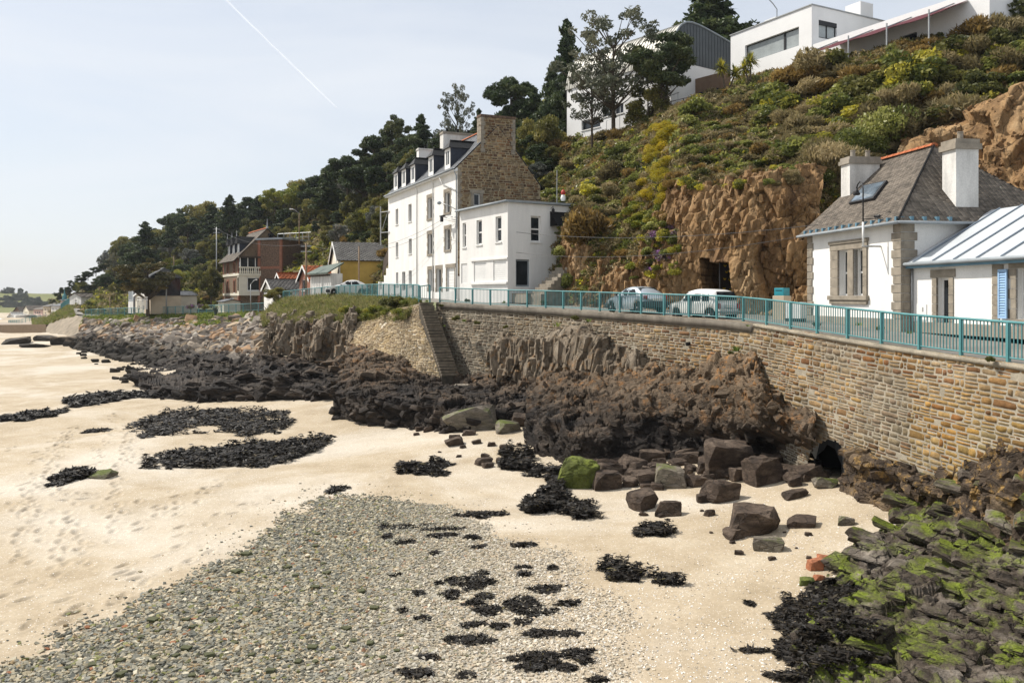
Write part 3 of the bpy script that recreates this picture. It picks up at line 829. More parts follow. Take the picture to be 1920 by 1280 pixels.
_SK = [(0, 1, 9, 8), (1, 2, 10, 9), (2, 3, 11, 10), (3, 4, 12, 11), (4, 5, 13, 12), (5, 6, 14, 13), (6, 7, 15, 14), (7, 0, 8, 15)]
_TOP = [(8 + i, 8 + (i + 1) % 8, 16) for i in range(8)]
def lay_stones(patch, hr, wr, gap, palette, proud=(0.02, 0.06), smax=None, tmax=None, s0=0.0, drop=0.0, seed=3, colour_of=None, lift=1.0):
    """coursed rubble: returns vertices (n,17,3), colours (n,3), size and centre of each stone."""
    r = np.random.default_rng(seed)
    S, T, C = [], [], []
    t = 0.0; Hm = tmax or patch.H.max(); L = smax or patch.L
    rects = []
    while t < Hm:
        h = r.uniform(*hr); s = s0 + r.uniform(-0.3, 0)
        while s < L:
            w = r.uniform(*wr) * (1.5 if r.random() < 0.12 else 1)
            if t < patch.height(min(max(s, 0), patch.L)) and r.random() > drop:
                if h > 0.16 and r.random() < 0.4:      # two thin stones in place of a thick one
                    k = r.uniform(.4, .6); rects.append((s, s + w, t, t + h * k)); rects.append((s, s + w, t + h * k, t + h))
                else: rects.append((s, s + w, t, t + h))
            s += w
        t += h
    R = np.array(rects); n = len(R)
    sa, sb, ta, tb = R[:, 0] + gap, R[:, 1] - gap, R[:, 2] + gap, R[:, 3] - gap
    sm, tm = (sa + sb) / 2, (ta + tb) / 2
    ring_s = np.stack([sa, sm, sb, sb, sb, sm, sa, sa], 1); ring_t = np.stack([ta, ta, ta, tm, tb, tb, tb, tm], 1)
    w, h = (sb - sa)[:, None], (tb - ta)[:, None]
    js, jt = r.uniform(-.09, .09, (n, 8)), r.uniform(-.11, .11, (n, 8))
    pull = np.array([.07, 0, .07, 0, .07, 0, .07, 0])[None] * r.uniform(0.0, 1.7, (n, 1))
    ring_s = ring_s + js * np.minimum(w, h * 1.6) + (sm[:, None] - ring_s) * pull; ring_t = ring_t + jt * h + (tm[:, None] - ring_t) * pull
    wave = 0.05 * vnoise(np.stack([ring_s * 0.25, ring_t * 0.7, 0 * ring_s], -1), seed)
    ring_t = ring_t + wave * .5
    p = r.uniform(*proud, (n, 1))
    in_s, in_t = sm[:, None] + (ring_s - sm[:, None]) * .91, tm[:, None] + (ring_t - tm[:, None]) * .86
    sv = np.concatenate([ring_s, in_s, sm[:, None]], 1); tv = np.concatenate([ring_t, in_t, tm[:, None]], 1)
    dv = np.concatenate([np.full((n, 8), -.03), p * r.uniform(.55, 1.15, (n, 8)), p * 1.12], 1)
    V = patch.at(np.clip(sv, 0, patch.L), tv, dv)
    pal = np.array(palette); c = pal[r.integers(0, len(pal), n)] * r.uniform(.78, 1.2, (n, 1)) * lift
    if colour_of is not None: c = colour_of(c, sm, tm, r)
    return V, c, (sb - sa) * (tb - ta), V[:, 16]

def stones_part(name, V, c, mat, parent, keep=0):
    """the keep largest-looking stones as parts of their own, the rest as one part."""
    n = len(V)
    order = np.arange(n)
    if keep:
        q = proj(V[:, :8]); ok = ((q[..., 0] < 1925) & (q[..., 0] > 0) & (q[..., 1] < 1285)).all(1)
        px = (q[..., 0].max(1) - q[..., 0].min(1)) * (q[..., 1].max(1) - q[..., 1].min(1)) * ok
        order = np.argsort(-px)
        for k in order[:keep]:
            o = V[k, 16]
            me = np_mesh(name, V[k] - o, [np.array(_SK), np.array(_TOP)], np.repeat(c[k][None], 17, 0))
            link_mesh(name, me, mat, parent, tuple(o))
    rest = order[keep:]
    f4 = (np.array(_SK)[None] + (np.arange(len(rest)) * 17)[:, None, None]).reshape(-1, 4)
    f3 = (np.array(_TOP)[None] + (np.arange(len(rest)) * 17)[:, None, None]).reshape(-1, 3)
    o = link_mesh(name + 'work', np_mesh(name + 'work', V[rest].reshape(-1, 3), [f4, f3], np.repeat(c[rest], 17, 0)), mat, parent)
    o['kind'] = 'stuff'
    return o

def stone_material(name, mul=1.0):
    m, nt, o = nodes_of(name)
    v = world_pos(nt)
    a = _n(nt, 'ShaderNodeAttribute', attribute_name='col').outputs['Color']
    mid = noise(nt, v, 5, 5, 0.65); fin = noise(nt, v, 26, 3); big = noise(nt, v, 0.5, 5, 0.6)
    col = mix(nt, a, ramp(nt, mid, [(0.3, 0.62), (0.68, 1.25)]), 0.85, 'MULTIPLY')
    col = mix(nt, col, ramp(nt, big, [(0.35, 0.55), (0.6, 1.12)]), 0.9, 'MULTIPLY')
    lime = ramp(nt, noise(nt, mapped(nt, v, (1, 1, 0.5)), 0.9, 6, 0.7), [(0.6, 0.0), (0.72, 0.6)])
    col = mix(nt, col, (0.42, 0.37, 0.29), lime)
    finish(nt, o, col, 0.9, 0, 0.15, math_node(nt, 'ADD', mid, math_node(nt, 'MULTIPLY', fin, 0.5)), 0.02, 0.8)
    return m
M_stone = stone_material('wall_stone')
M_mortar = simple('lime_mortar', (0.62, 0.55, 0.43), 0.95, 0.25, 1.2, 22, 0.02)
M_gable_mortar = simple('sandy_mortar', (0.36, 0.29, 0.185), 0.95, 0.2, 2.0, 30, 0.01)
M_granite = simple('granite', (0.33, 0.265, 0.185), 0.9, 0.28, 2.2, 40, 0.006, attr=True)
M_plain_granite = simple('dressed_granite', (0.30, 0.26, 0.205), 0.9, 0.25, 2.2, 40, 0.006)
M_dark_step = simple('shaded_step', (0.10, 0.082, 0.06), 0.85, 0.3, 2.0, 20, 0.02, c2=(0.04, 0.035, 0.026))  # core under the treads; shade between the steps put into its dark colour

PAL = [(.36, .26, .15), (.31, .215, .12), (.27, .18, .10), (.33, .265, .18), (.37, .29, .18), (.22, .13, .08), (.30, .25, .18), (.38, .27, .13), (.33, .25, .16), (.25, .15, .085), (.34, .27, .18)]
PAL = [(x * 1.06, y * .98, z * .86) for x, y, z in PAL]
wallp = Patch(wall_top, wall_foot, 900)
sea_wall = empty('sea_wall', (0, 0, 0), 0, 'long coursed rubble sea wall carrying the coast road above the beach', 'wall')
def in_drain(V, grow=0.0):
    q = proj(V); x, y = q[..., 0], q[..., 1]
    return (np.abs(x - 1553) < 24 + grow) & (y > 836 - grow) & (((x - 1553) / (24 + grow)) ** 2 + ((np.minimum(y, 872) - 872) / (40 + grow)) ** 2 < 1) & (V[..., 1] < 36)
grid_obj('mortar_core', wg, M_mortar, sea_wall, mask=~in_drain(wg, 14)[:-1, :-1])
def wall_colour(c, s, t, r):
    D = np.interp(s, wallp.s, wall_top[:, 1])
    left = np.clip((D - 40) / 10, 0, 1)[:, None]
    grey = c.mean(1, keepdims=True) * np.array([1.12, 0.98, 0.78])
    c = c * (1 - 0.75 * left) + grey * 0.75 * left * 0.95
    gold = (np.clip((30 - D) / 6, 0, 1) * np.clip(1 - np.abs(t - 2.6) / 2.2, 0, 1))[:, None]
    c = c * (1 + gold * np.array([0.02, 0.0, -0.3]))
    q = np.stack([s * .35, t * .5, 0 * s], 1); rust = np.clip(fbm(q, 3, 9) * 1.6 - .2, 0, 1)[:, None]
    c = c * (1 + rust * np.array([.05, -.06, -.22])); pale = np.clip(fbm(q + 40, 3, 19) * 2 - .5, 0, .6)[:, None]; c = c * (1 - pale) + pale * np.array([.40, .345, .26])
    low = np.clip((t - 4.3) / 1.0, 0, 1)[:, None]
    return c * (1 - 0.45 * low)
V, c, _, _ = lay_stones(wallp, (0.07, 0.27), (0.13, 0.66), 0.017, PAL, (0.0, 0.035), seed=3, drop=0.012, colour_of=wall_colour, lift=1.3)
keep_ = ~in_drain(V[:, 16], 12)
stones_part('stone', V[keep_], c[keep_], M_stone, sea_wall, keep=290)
# concrete kerb on the raised length, rough coping on the near length
def strip(name, pts, w0, w1, z0, z1, mat, parent):
    """a slab following a line: from w0 to w1 across (seaward positive), z0 to z1 about the line."""
    pts = np.asarray(pts, float); t = np.gradient(pts, axis=0); t[:, 2] = 0; t /= np.linalg.norm(t, axis=1, keepdims=True)
    n = np.stack([-t[:, 1], t[:, 0], 0 * t[:, 0]], -1)
    ring = [pts + n * w1 + [0, 0, z0], pts + n * w1 + [0, 0, z1], pts + n * w0 + [0, 0, z1], pts + n * w0 + [0, 0, z0]]
    g = np.stack(ring + [ring[0]], 1); k = len(pts)
    f = np.concatenate([[(i * 4 + j, i * 4 + (j + 1) % 4, (i + 1) * 4 + (j + 1) % 4, (i + 1) * 4 + j) for j in range(4)] for i in range(k - 1)] + [[(3, 2, 1, 0), (k * 4 - 4, k * 4 - 3, k * 4 - 2, k * 4 - 1)]])
    return link_mesh(name, np_mesh(name, np.stack(ring, 1).reshape(-1, 3), f), mat, parent)
sel = (wall_top[:, 1] > 36.6) & (wall_top[:, 1] < 60.6)
strip('kerb', wall_top[sel], -0.45, 0.12, -0.42, -0.03, M_conc, sea_wall)
sel = wall_top[:, 1] <= 36.6
strip('coping', wall_top[sel] + [0, 0, 0.0], -0.5, 0.07, -0.16, -0.02, M_mortar, sea_wall)
# weep holes and a waste pipe
mb = MB()
for px, py, D in [(1296, 643, 40.7)]:
    a = Vector(P(px, py, D)); mb.tube([a + Vector((0.3, 0.1, 0.05)), a + Vector((-0.25, -0.12, -0.05))], 0.09, 10)
mb.obj('waste_pipe', simple('black_pipe', (0.03, 0.03, 0.03), 0.6), sea_wall)

# rubble face left of the steps
lp = Patch(wall_top, wall_foot, 900)
sea_wall = empty('sea_wall', (0, 0, 0), 0, 'long coursed rubble sea wall carrying the coast road above the beach', 'wall')
def in_drain(V, grow=0.0):
    q = proj(V); x, y = q[..., 0], q[..., 1]
    return (np.abs(x - 1553) < 24 + grow) & (y > 836 - grow) & (((x - 1553) / (24 + grow)) ** 2 + ((np.minimum(y, 872) - 872) / (40 + grow)) ** 2 < 1) & (V[..., 1] < 36)
grid_obj('mortar_core', wg, M_mortar, sea_wall, mask=~in_drain(wg, 14)[:-1, :-1])
def wall_colour(c, s, t, r):
    D = np.interp(s, wallp.s, wall_top[:, 1])
    left = np.clip((D - 40) / 10, 0, 1)[:, None]
    grey = c.mean(1, keepdims=True) * np.array([1.12, 0.98, 0.78])
    c = c * (1 - 0.75 * left) + grey * 0.75 * left * 0.95
    gold = (np.clip((30 - D) / 6, 0, 1) * np.clip(1 - np.abs(t - 2.6) / 2.2, 0, 1))[:, None]
    c = c * (1 + gold * np.array([0.02, 0.0, -0.3]))
    q = np.stack([s * .35, t * .5, 0 * s], 1); rust = np.clip(fbm(q, 3, 9) * 1.6 - .2, 0, 1)[:, None]
    c = c * (1 + rust * np.array([.05, -.06, -.22])); pale = np.clip(fbm(q + 40, 3, 19) * 2 - .5, 0, .6)[:, None]; c = c * (1 - pale) + pale * np.array([.40, .345, .26])
    low = np.clip((t - 4.3) / 1.0, 0, 1)[:, None]
    return c * (1 - 0.45 * low)
V, c, _, _ = lay_stones(wallp, (0.07, 0.27), (0.13, 0.66), 0.017, PAL, (0.0, 0.035), seed=3, drop=0.012, colour_of=wall_colour, lift=1.3)
keep_ = ~in_drain(V[:, 16], 12)
stones_part('stone', V[keep_], c[keep_], M_stone, sea_wall, keep=290)
# concrete kerb on the raised length, rough coping on the near length
def strip(name, pts, w0, w1, z0, z1, mat, parent):
    """a slab following a line: from w0 to w1 across (seaward positive), z0 to z1 about the line."""
    pts = np.asarray(pts, float); t = np.gradient(pts, axis=0); t[:, 2] = 0; t /= np.linalg.norm(t, axis=1, keepdims=True)
    n = np.stack([-t[:, 1], t[:, 0], 0 * t[:, 0]], -1)
    ring = [pts + n * w1 + [0, 0, z0], pts + n * w1 + [0, 0, z1], pts + n * w0 + [0, 0, z1], pts + n * w0 + [0, 0, z0]]
    g = np.stack(ring + [ring[0]], 1); k = len(pts)
    f = np.concatenate([[(i * 4 + j, i * 4 + (j + 1) % 4, (i + 1) * 4 + (j + 1) % 4, (i + 1) * 4 + j) for j in range(4)] for i in range(k - 1)] + [[(3, 2, 1, 0), (k * 4 - 4, k * 4 - 3, k * 4 - 2, k * 4 - 1)]])
    return link_mesh(name, np_mesh(name, np.stack(ring, 1).reshape(-1, 3), f), mat, parent)
sel = (wall_top[:, 1] > 36.6) & (wall_top[:, 1] < 60.6)
strip('kerb', wall_top[sel], -0.45, 0.12, -0.42, -0.03, M_conc, sea_wall)
sel = wall_top[:, 1] <= 36.6
strip('coping', wall_top[sel] + [0, 0, 0.0], -0.5, 0.07, -0.16, -0.02, M_mortar, sea_wall)
# weep holes and a waste pipe
mb = MB()
for px, py, D in [(1296, 643, 40.7)]:
    a = Vector(P(px, py, D)); mb.tube([a + Vector((0.3, 0.1, 0.05)), a + Vector((-0.25, -0.12, -0.05))], 0.09, 10)
mb.obj('waste_pipe', simple('black_pipe', (0.03, 0.03, 0.03), 0.6), sea_wall)

# rubble face left of the steps
lt = [P(660, 604, 68), P(700, 600, 65.8), P(740, 580, 63.4), P(770, 574, 61.6), P(789, 570, 60.4)]
lf = [P(652, 650, 65.5), P(690, 668, 62.2), P(745, 685, 59.2), P(790, 700, 57.4), P(826, 709, 56.1)]
lp = Patch(lt, lf, 300)
rubble = empty('battered_wall', (0, 0, 0), 0, 'leaning rubble wall left of the stone steps', 'wall')
grid_obj('mortar_core', np.stack([lp.top + (lp.foot - lp.top) * k for k in np.linspace(0, 1, 10)]), M_mortar, rubble)
PAL2 = [(.34, .27, .17), (.30, .23, .14), (.27, .21, .135), (.37, .30, .2), (.33, .25, .14), (.24, .18, .11)]
V, c, _, _ = lay_stones(lp, (0.09, 0.2), (0.14, 0.42), 0.012, PAL2, (0.02, 0.09), seed=8, drop=0.02, lift=1.25)
stones_part('stone', V, c, M_stone, rubble, keep=0)
mb = MB(); mb.hexa([tuple(np.array(q) + np.array(d)) for q, d in [(lt[3], (0, 0, -.35)), (lt[4], (.1, -.1, -.35)), (lt[4], (.5, .7, -.35)), (lt[3], (.5, .7, -.35)), (lt[3], (0, 0, .06)), (lt[4], (.1, -.1, .06)), (lt[4], (.5, .7, .06)), (lt[3], (.5, .7, .06))]])
mb.obj('cap_block', M_conc, rubble)

M_step = simple('skylit_tread', (0.20, 0.165, 0.12), 0.9, 0.3, 3, 20, 0.01)  # lighter than the core: light from the sky put into the tread colour
# steps down to the beach
s_top, s_bot = Vector(P(798, 567, 60.3)), Vector(P(844, 705, 56.2))
steps = empty('stone_steps', (0, 0, 0), 0, 'narrow dark stone steps climbing the sea wall to the gap in the railing', 'steps')
NS = 27
d = s_bot - s_top; hd = Vector((d.x, d.y, 0)).normalized(); sd = Vector((-hd.y, hd.x, 0))
for k in range(NS):
    a = s_top + d * (k / NS); run = Vector((d.x, d.y, 0)) / NS
    mb = MB(); w = 0.52 + 0.10 * k / NS
    j = rng.uniform(-.02, .02)
    base = [a - run * .15 - sd * w, a + run * 1.35 - sd * w, a + run * 1.35 + sd * w, a - run * .15 + sd * w]
    zt = a.z + j; zb = zt - 0.13
    mb.hexa([(p.x, p.y, zb) for p in base] + [(p.x + rng.uniform(-.02, .02), p.y, zt + rng.uniform(-.012, .012)) for p in base])
    mb.obj('step', M_step, steps)
mb = MB()
for k in range(NS):
    a = s_top + d * (k / NS); run = Vector((d.x, d.y, 0)) / NS; w = 0.5 + 0.10 * k / NS
    base = [a - sd * w, a + run - sd * w, a + run + sd * w, a + sd * w]
    mb.hexa([(p.x, p.y, a.z - 1.6) for p in base] + [(p.x, p.y, a.z - 0.135) for p in base])
mb.obj('step_core', M_dark_step, steps)
for (px, py, D) in [(868, 722, 54.4), (878, 738, 53.2), (884, 752, 52), (888, 766, 50.8)]:
    a = Vector(P(px, py, D)); mb = MB(); b = [(-.55, -.3), (.55, -.35), (.5, .35), (-.5, .3)]
    mb.hexa([(a.x + x, a.y + y, a.z - .3) for x, y in b] + [(a.x + x, a.y + y, a.z + .05) for x, y in b]); mb.obj('step', M_plain_granite, steps)

# ---------------------------------------------------------------- railings
M_teal = simple('teal_paint', (0.10, 0.27, 0.28), 0.45, 0.25, 2.0, 40, 0.002, spec=0.4, streak=True, c2=(0.055, 0.19, 0.20))
def line_at(pts, s_list):
    pts = np.asarray(pts, float); s = np.concatenate([[0], np.cumsum(np.linalg.norm(np.diff(pts, axis=0), axis=1))])
    return np.stack([np.interp(s_list, s, pts[:, i]) for i in range(3)], -1), s[-1]
def railing(label, pts, post=1.9, bar=0.145, h=1.05, single=True, lift=0.0, group='teal railings'):
    _, L = line_at(pts, [0])
    n = max(1, round(L / post)); posts, _ = line_at(pts, np.linspace(0, L, n + 1)); posts[:, 2] += lift
    root = empty('railing', tuple(posts[0]), 0, label, 'railing', group)
    o0 = posts[0]
    pm = MB(); pm.box(-.045, .045, -.045, .045, -.25, h - .02); pm = pm.mesh('post')
    bm = MB(); bm.box(-.013, .013, -.013, .013, .09, h - .03); bm = bm.mesh('bar')
    for q in posts:
        o = link_mesh('post', pm, M_teal, root, tuple(q - o0)); o.rotation_euler.z = rng.uniform(-.1, .1) + math.atan2(posts[-1][1] - posts[0][1], posts[-1][0] - posts[0][0])
    full, _ = line_at(pts, np.linspace(0, L, n * 2 + 1)); full[:, 2] += lift
    rl = MB(); rl.tube([tuple(q - o0 + [0, 0, h]) for q in full], .038, 8); rl.obj('top_rail', M_teal, root, True)
    rl = MB(); rl.tube([tuple(q - o0 + [0, 0, .1]) for q in full], .024, 6); rl.obj('bottom_rail', M_teal, root, True)
    nb = int(L / bar); allb, _ = line_at(pts, (np.arange(nb) + .5) * L / nb); allb[:, 2] += lift
    near = [b for b in allb if np.min(np.linalg.norm(posts - b, axis=1)) > .06]
    q = proj(np.array(near)); vis = [b for b, k in zip(near, q) if -10 < k[0] < 1935]
    rest = [b for b, k in zip(near, q) if not -10 < k[0] < 1935]
    if single:
        for b in vis[:298]: link_mesh('bar', bm, M_teal, root, tuple(b - o0))
        rest = rest + vis[298:]
    else: rest = near
    if rest:
        m2 = MB()
        for b in rest: m2.box(b[0] - o0[0] - .013, b[0] - o0[0] + .013, b[1] - o0[1] - .013, b[1] - o0[1] + .013, b[2] - o0[2] + .09, b[2] - o0[2] + h - .03)
        tag(m2.obj('bars', M_teal, root), kind='stuff')
    return root
ed = resample(EDGE, 1600)
seg = lambda y0, y1: ed[(ed[:, 1] >= y0) & (ed[:, 1] <= y1)]
inset = lambda a, k=0.18: a - np.stack([-np.gradient(a, axis=0)[:, 1], np.gradient(a, axis=0)[:, 0], 0 * a[:, 0]], -1) / np.linalg.norm(np.gradient(a, axis=0)[:, :2], axis=1)[:, None] * k
a = inset(seg(9.5, 36.4)); b = inset(seg(37.7, 60.9))
a[-1, 2] = a[-2, 2]
railing('teal railing on the near length of sea wall in front of the cottage', np.concatenate([a, b[:1]]))
railing('teal railing on the concrete kerb beside the two parked cars', b)
b3 = np.array([P(806, 563, 61.2), P(790, 566, 60.6), P(784, 562, 62), P(758, 560, 66), P(720, 557, 72), P(680, 556, 79), P(620, 557, 88.5), P(575, 560, 94.5), P(531, 564, 100)])
railing('teal railing above the grassy headland left of the steps', resample(b3, 60, False), bar=0.2, lift=0.05)
far = resample([PX(500, 119, 5.85), PX(480, 121, 5.75), PX(400, 130, 5.4), PX(300, 139.5, 5.0), PX(220, 147.5, 4.7), PX(160, 154, 4.35)], 60)
railing('far teal railing above the green verge and heaped stones', far, post=2.2, bar=0.2, single=False, lift=0.25)
# ================================================================ BUILDINGS
class Frame:
    """house frame: front seen square on, x from its left to its right corner, y into the house, z up from zb."""
    def __init__(self, pxL, DL, pxR, DR, zb):
        self.L = Vector(((pxL - 960) / FPX * DL, DL, zb)); R = Vector(((pxR - 960) / FPX * DR, DR, zb))
        d = R - self.L; self.len = d.length; self.rz = math.atan2(d.y, d.x); self.zb = zb
        self.M = Matrix.Translation(self.L) @ Matrix.Rotation(self.rz, 4, 'Z'); self.inv = self.M.inverted()
        self.R = Matrix.Translation((self.len, 0, 0)) @ Matrix.Rotation(math.radians(90), 4, 'Z')      # right-hand end wall
    def ray(self, px, py, p0, n):
        """local point where the sight line through (px, py) meets a local plane."""
        o = self.inv @ Vector((0, 0, EYE)); d = (self.inv.to_3x3() @ Vector(((px - 960) / FPX, 1, (HY - py) / FPX)))
        n = Vector(n); t = (Vector(p0) - o).dot(n) / d.dot(n)
        return o + d * t
    def front(self, px, py, y=0.0):
        q = self.ray(px, py, (0, y, 0), (0, 1, 0)); return q.x, q.z
    def side(self, px, py, x=None):
        q = self.ray(px, py, (self.len if x is None else x, 0, 0), (1, 0, 0)); return q.y, q.z
    def frect(self, x0, y0, x1, y1, y=0.0):
        m = (y0 + y1) / 2; xm = (x0 + x1) / 2
        return (self.front(x0, m, y)[0], self.front(x1, m, y)[0], self.front(xm, y1, y)[1], self.front(xm, y0, y)[1])
    def srect(self, x0, y0, x1, y1, x=None):
        m = (y0 + y1) / 2; xm = (x0 + x1) / 2
        return (self.side(x0, m, x)[0], self.side(x1, m, x)[0], self.side(xm, y1, x)[1], self.side(xm, y0, x)[1])
    def root(self, name, label, cat, group=None):
        return empty(name, self.L, self.rz, label, cat, group)
    def world(self, p): return self.M @ Vector(p)
    def to_local(self, V):
        A = np.array(self.inv); return V @ A[:3, :3].T + A[:3, 3]

M_white = simple('white_render', (0.80, 0.785, 0.75), 0.85, 0.085, 1.1, 25, 0.004, streak=True)
M_white2 = simple('weathered_white', (0.70, 0.68, 0.64), 0.85, 0.22, 1.6, 14, 0.012, streak=True)
M_frame = simple('white_frame', (0.78, 0.77, 0.74), 0.5, 0.06, 2, 40, 0.001)
M_glass = glass_mat('window_glass')
M_blind = simple('pale_blind', (0.34, 0.37, 0.37), 0.25, 0.12, 1.0, 10, 0.002, spec=0.6)
M_slate = simple('slate', (0.175, 0.147, 0.118), 0.75, 0.25, 1.2, 20, 0.006, attr=True)
M_slate_blue = simple('blue_slate', (0.165, 0.175, 0.19), 0.6, 0.2, 1.2, 20, 0.006, attr=True)
M_navy = simple('slate_cladding', (0.035, 0.042, 0.06), 0.6, 0.2, 1.5, 20, 0.004)
M_terra = simple('terracotta', (0.46, 0.135, 0.05), 0.8, 0.25, 2.5, 20, 0.006, attr=True)
M_zinc = simple('zinc_sheet', (0.53, 0.56, 0.58), 0.42, 0.07, 0.6, 20, 0.002, metal=0.15, spec=0.5)
M_zinc_seam = simple('zinc_seam', (0.20, 0.24, 0.29), 0.5, 0.1, 1, 20, 0.002)
M_gutter = simple('grey_gutter', (0.30, 0.33, 0.35), 0.5, 0.15, 1.5, 20, 0.002)
M_bluewood = simple('blue_paint', (0.12, 0.23, 0.30), 0.6, 0.15, 2, 20, 0.002)
M_shutter = simple('pale_blue_paint', (0.30, 0.47, 0.68), 0.6, 0.1, 2, 20, 0.002)
M_black = simple('black_iron', (0.02, 0.02, 0.022), 0.5, 0.1, 3, 20, 0.002)
M_grey_metal = simple('galvanised', (0.36, 0.37, 0.37), 0.45, 0.12, 3, 20, 0.002, metal=0.4)
M_dark_zinc = simple('dark_zinc', (0.085, 0.095, 0.10), 0.5, 0.15, 0.6, 20, 0.003)
M_maroon = simple('maroon_canvas', (0.09, 0.012, 0.02), 0.8, 0.15, 1.0, 30, 0.004)
M_brown_panel = simple('brown_panel', (0.20, 0.13, 0.085), 0.7, 0.15, 1.5, 20, 0.004)
M_brick = simple('red_brick', (0.27, 0.115, 0.07), 0.9, 0.2, 3.0, 30, 0.006)
M_mansion = simple('dark_rubble', (0.23, 0.165, 0.105), 0.95, 0.35, 6.0, 9, 0.03)
M_mansion_dark = simple('brown_rubble', (0.17, 0.11, 0.075), 0.95, 0.45, 6.0, 9, 0.03)
M_cream = simple('cream_render', (0.70, 0.65, 0.53), 0.85, 0.08, 1.0, 25, 0.003)
M_yellow = simple('ochre_render', (0.60, 0.40, 0.10), 0.9, 0.15, 0.8, 12, 0.004)
M_grey_roof = simple('grey_roofing', (0.19, 0.18, 0.165), 0.85, 0.2, 0.9, 12, 0.01, attr=True)
M_green_roof = simple('green_roofing', (0.085, 0.115, 0.095), 0.7, 0.2, 0.8, 12, 0.01)
M_wood = simple('weathered_boards', (0.27, 0.19, 0.12), 0.8, 0.25, 2.0, 25, 0.006)
M_wood_dark = simple('dark_timber', (0.07, 0.05, 0.035), 0.8, 0.25, 2.0, 25, 0.006)
M_pink = simple('pink_render', (0.60, 0.42, 0.37), 0.9, 0.12, 0.8, 20, 0.004)
M_tan = simple('tan_render', (0.55, 0.46, 0.34), 0.9, 0.12, 0.8, 20, 0.004)
M_red = simple('red_paint', (0.42, 0.04, 0.03), 0.5, 0.1, 3, 20, 0.002)

def window(parent, r, T=None, depth=0.16, nx=1, nz=1, fw=0.06, frame=None, glass=None, sill=True, name='window', sill_mat=None):
    """a window in the hole r=(x0,x1,z0,z1): frame (part) with its pane, and a sill."""
    x0, x1, z0, z1 = r; frame = frame or M_frame
    mb = MB(T); y0, y1 = depth - 0.06, depth - 0.004
    mb.box(x0 + .004, x0 + fw, y0, y1, z0 + .004, z1 - .004); mb.box(x1 - fw, x1 - .004, y0, y1, z0 + .004, z1 - .004)
    mb.box(x0 + fw, x1 - fw, y0, y1, z0 + .004, z0 + fw); mb.box(x0 + fw, x1 - fw, y0, y1, z1 - fw, z1 - .004)
    for k in range(1, nx):
        c = x0 + (x1 - x0) * k / nx; mb.box(c - fw * .6, c + fw * .6, y0 + .004, y1, z0 + fw, z1 - fw)
    for k in range(1, nz):
        c = z0 + (z1 - z0) * k / nz; mb.box(x0 + fw, x1 - fw, y0 + .008, y1, c - fw * .5, c + fw * .5)
    w = mb.obj(name, frame, parent)
    for k in range(nx):
        a, b = x0 + (x1 - x0) * k / nx + fw * .5, x0 + (x1 - x0) * (k + 1) / nx - fw * .5
        p = MB(T); p.box(a, b, depth - .03, depth - .012, z0 + fw * .5, z1 - fw * .5); p.obj('pane', glass or M_glass, w)
    if sill:
        s = MB(T); s.box(x0 - .07, x1 + .07, -.07, depth - .02, z0 - .09, z0 - .002); s.obj('sill', sill_mat or M_frame, w)
    return w

def surround(parent, r, T, w=0.2, proud=0.03, toothed=True, mat=None, sill=True):
    """dressed stone blocks round an opening, each its own block."""
    x0, x1, z0, z1 = r; mat = mat or M_plain_granite
    for sgn, x in ((-1, x0), (1, x1)):
        n = max(3, round((z1 - z0) / 0.36)); h = (z1 - z0) / n
        for k in range(n):
            ww = w + (0.12 if k % 2 == 0 and toothed else 0)
            mb = MB(T); a, b = sorted((x, x + sgn * ww)); mb.box(a, b, -proud, .05, z0 + k * h + .008, z0 + (k + 1) * h - .008); mb.obj('stone', mat, parent)
    boxed(T, (x0 - w - .1, x1 + w + .1, -proud - .004, .05, z1 + .004, z1 + .3), 'lintel', mat, parent)
    if sill: boxed(T, (x0 - w, x1 + w, -proud - .05, .05, z0 - .16, z0 - .004), 'sill', mat, parent)

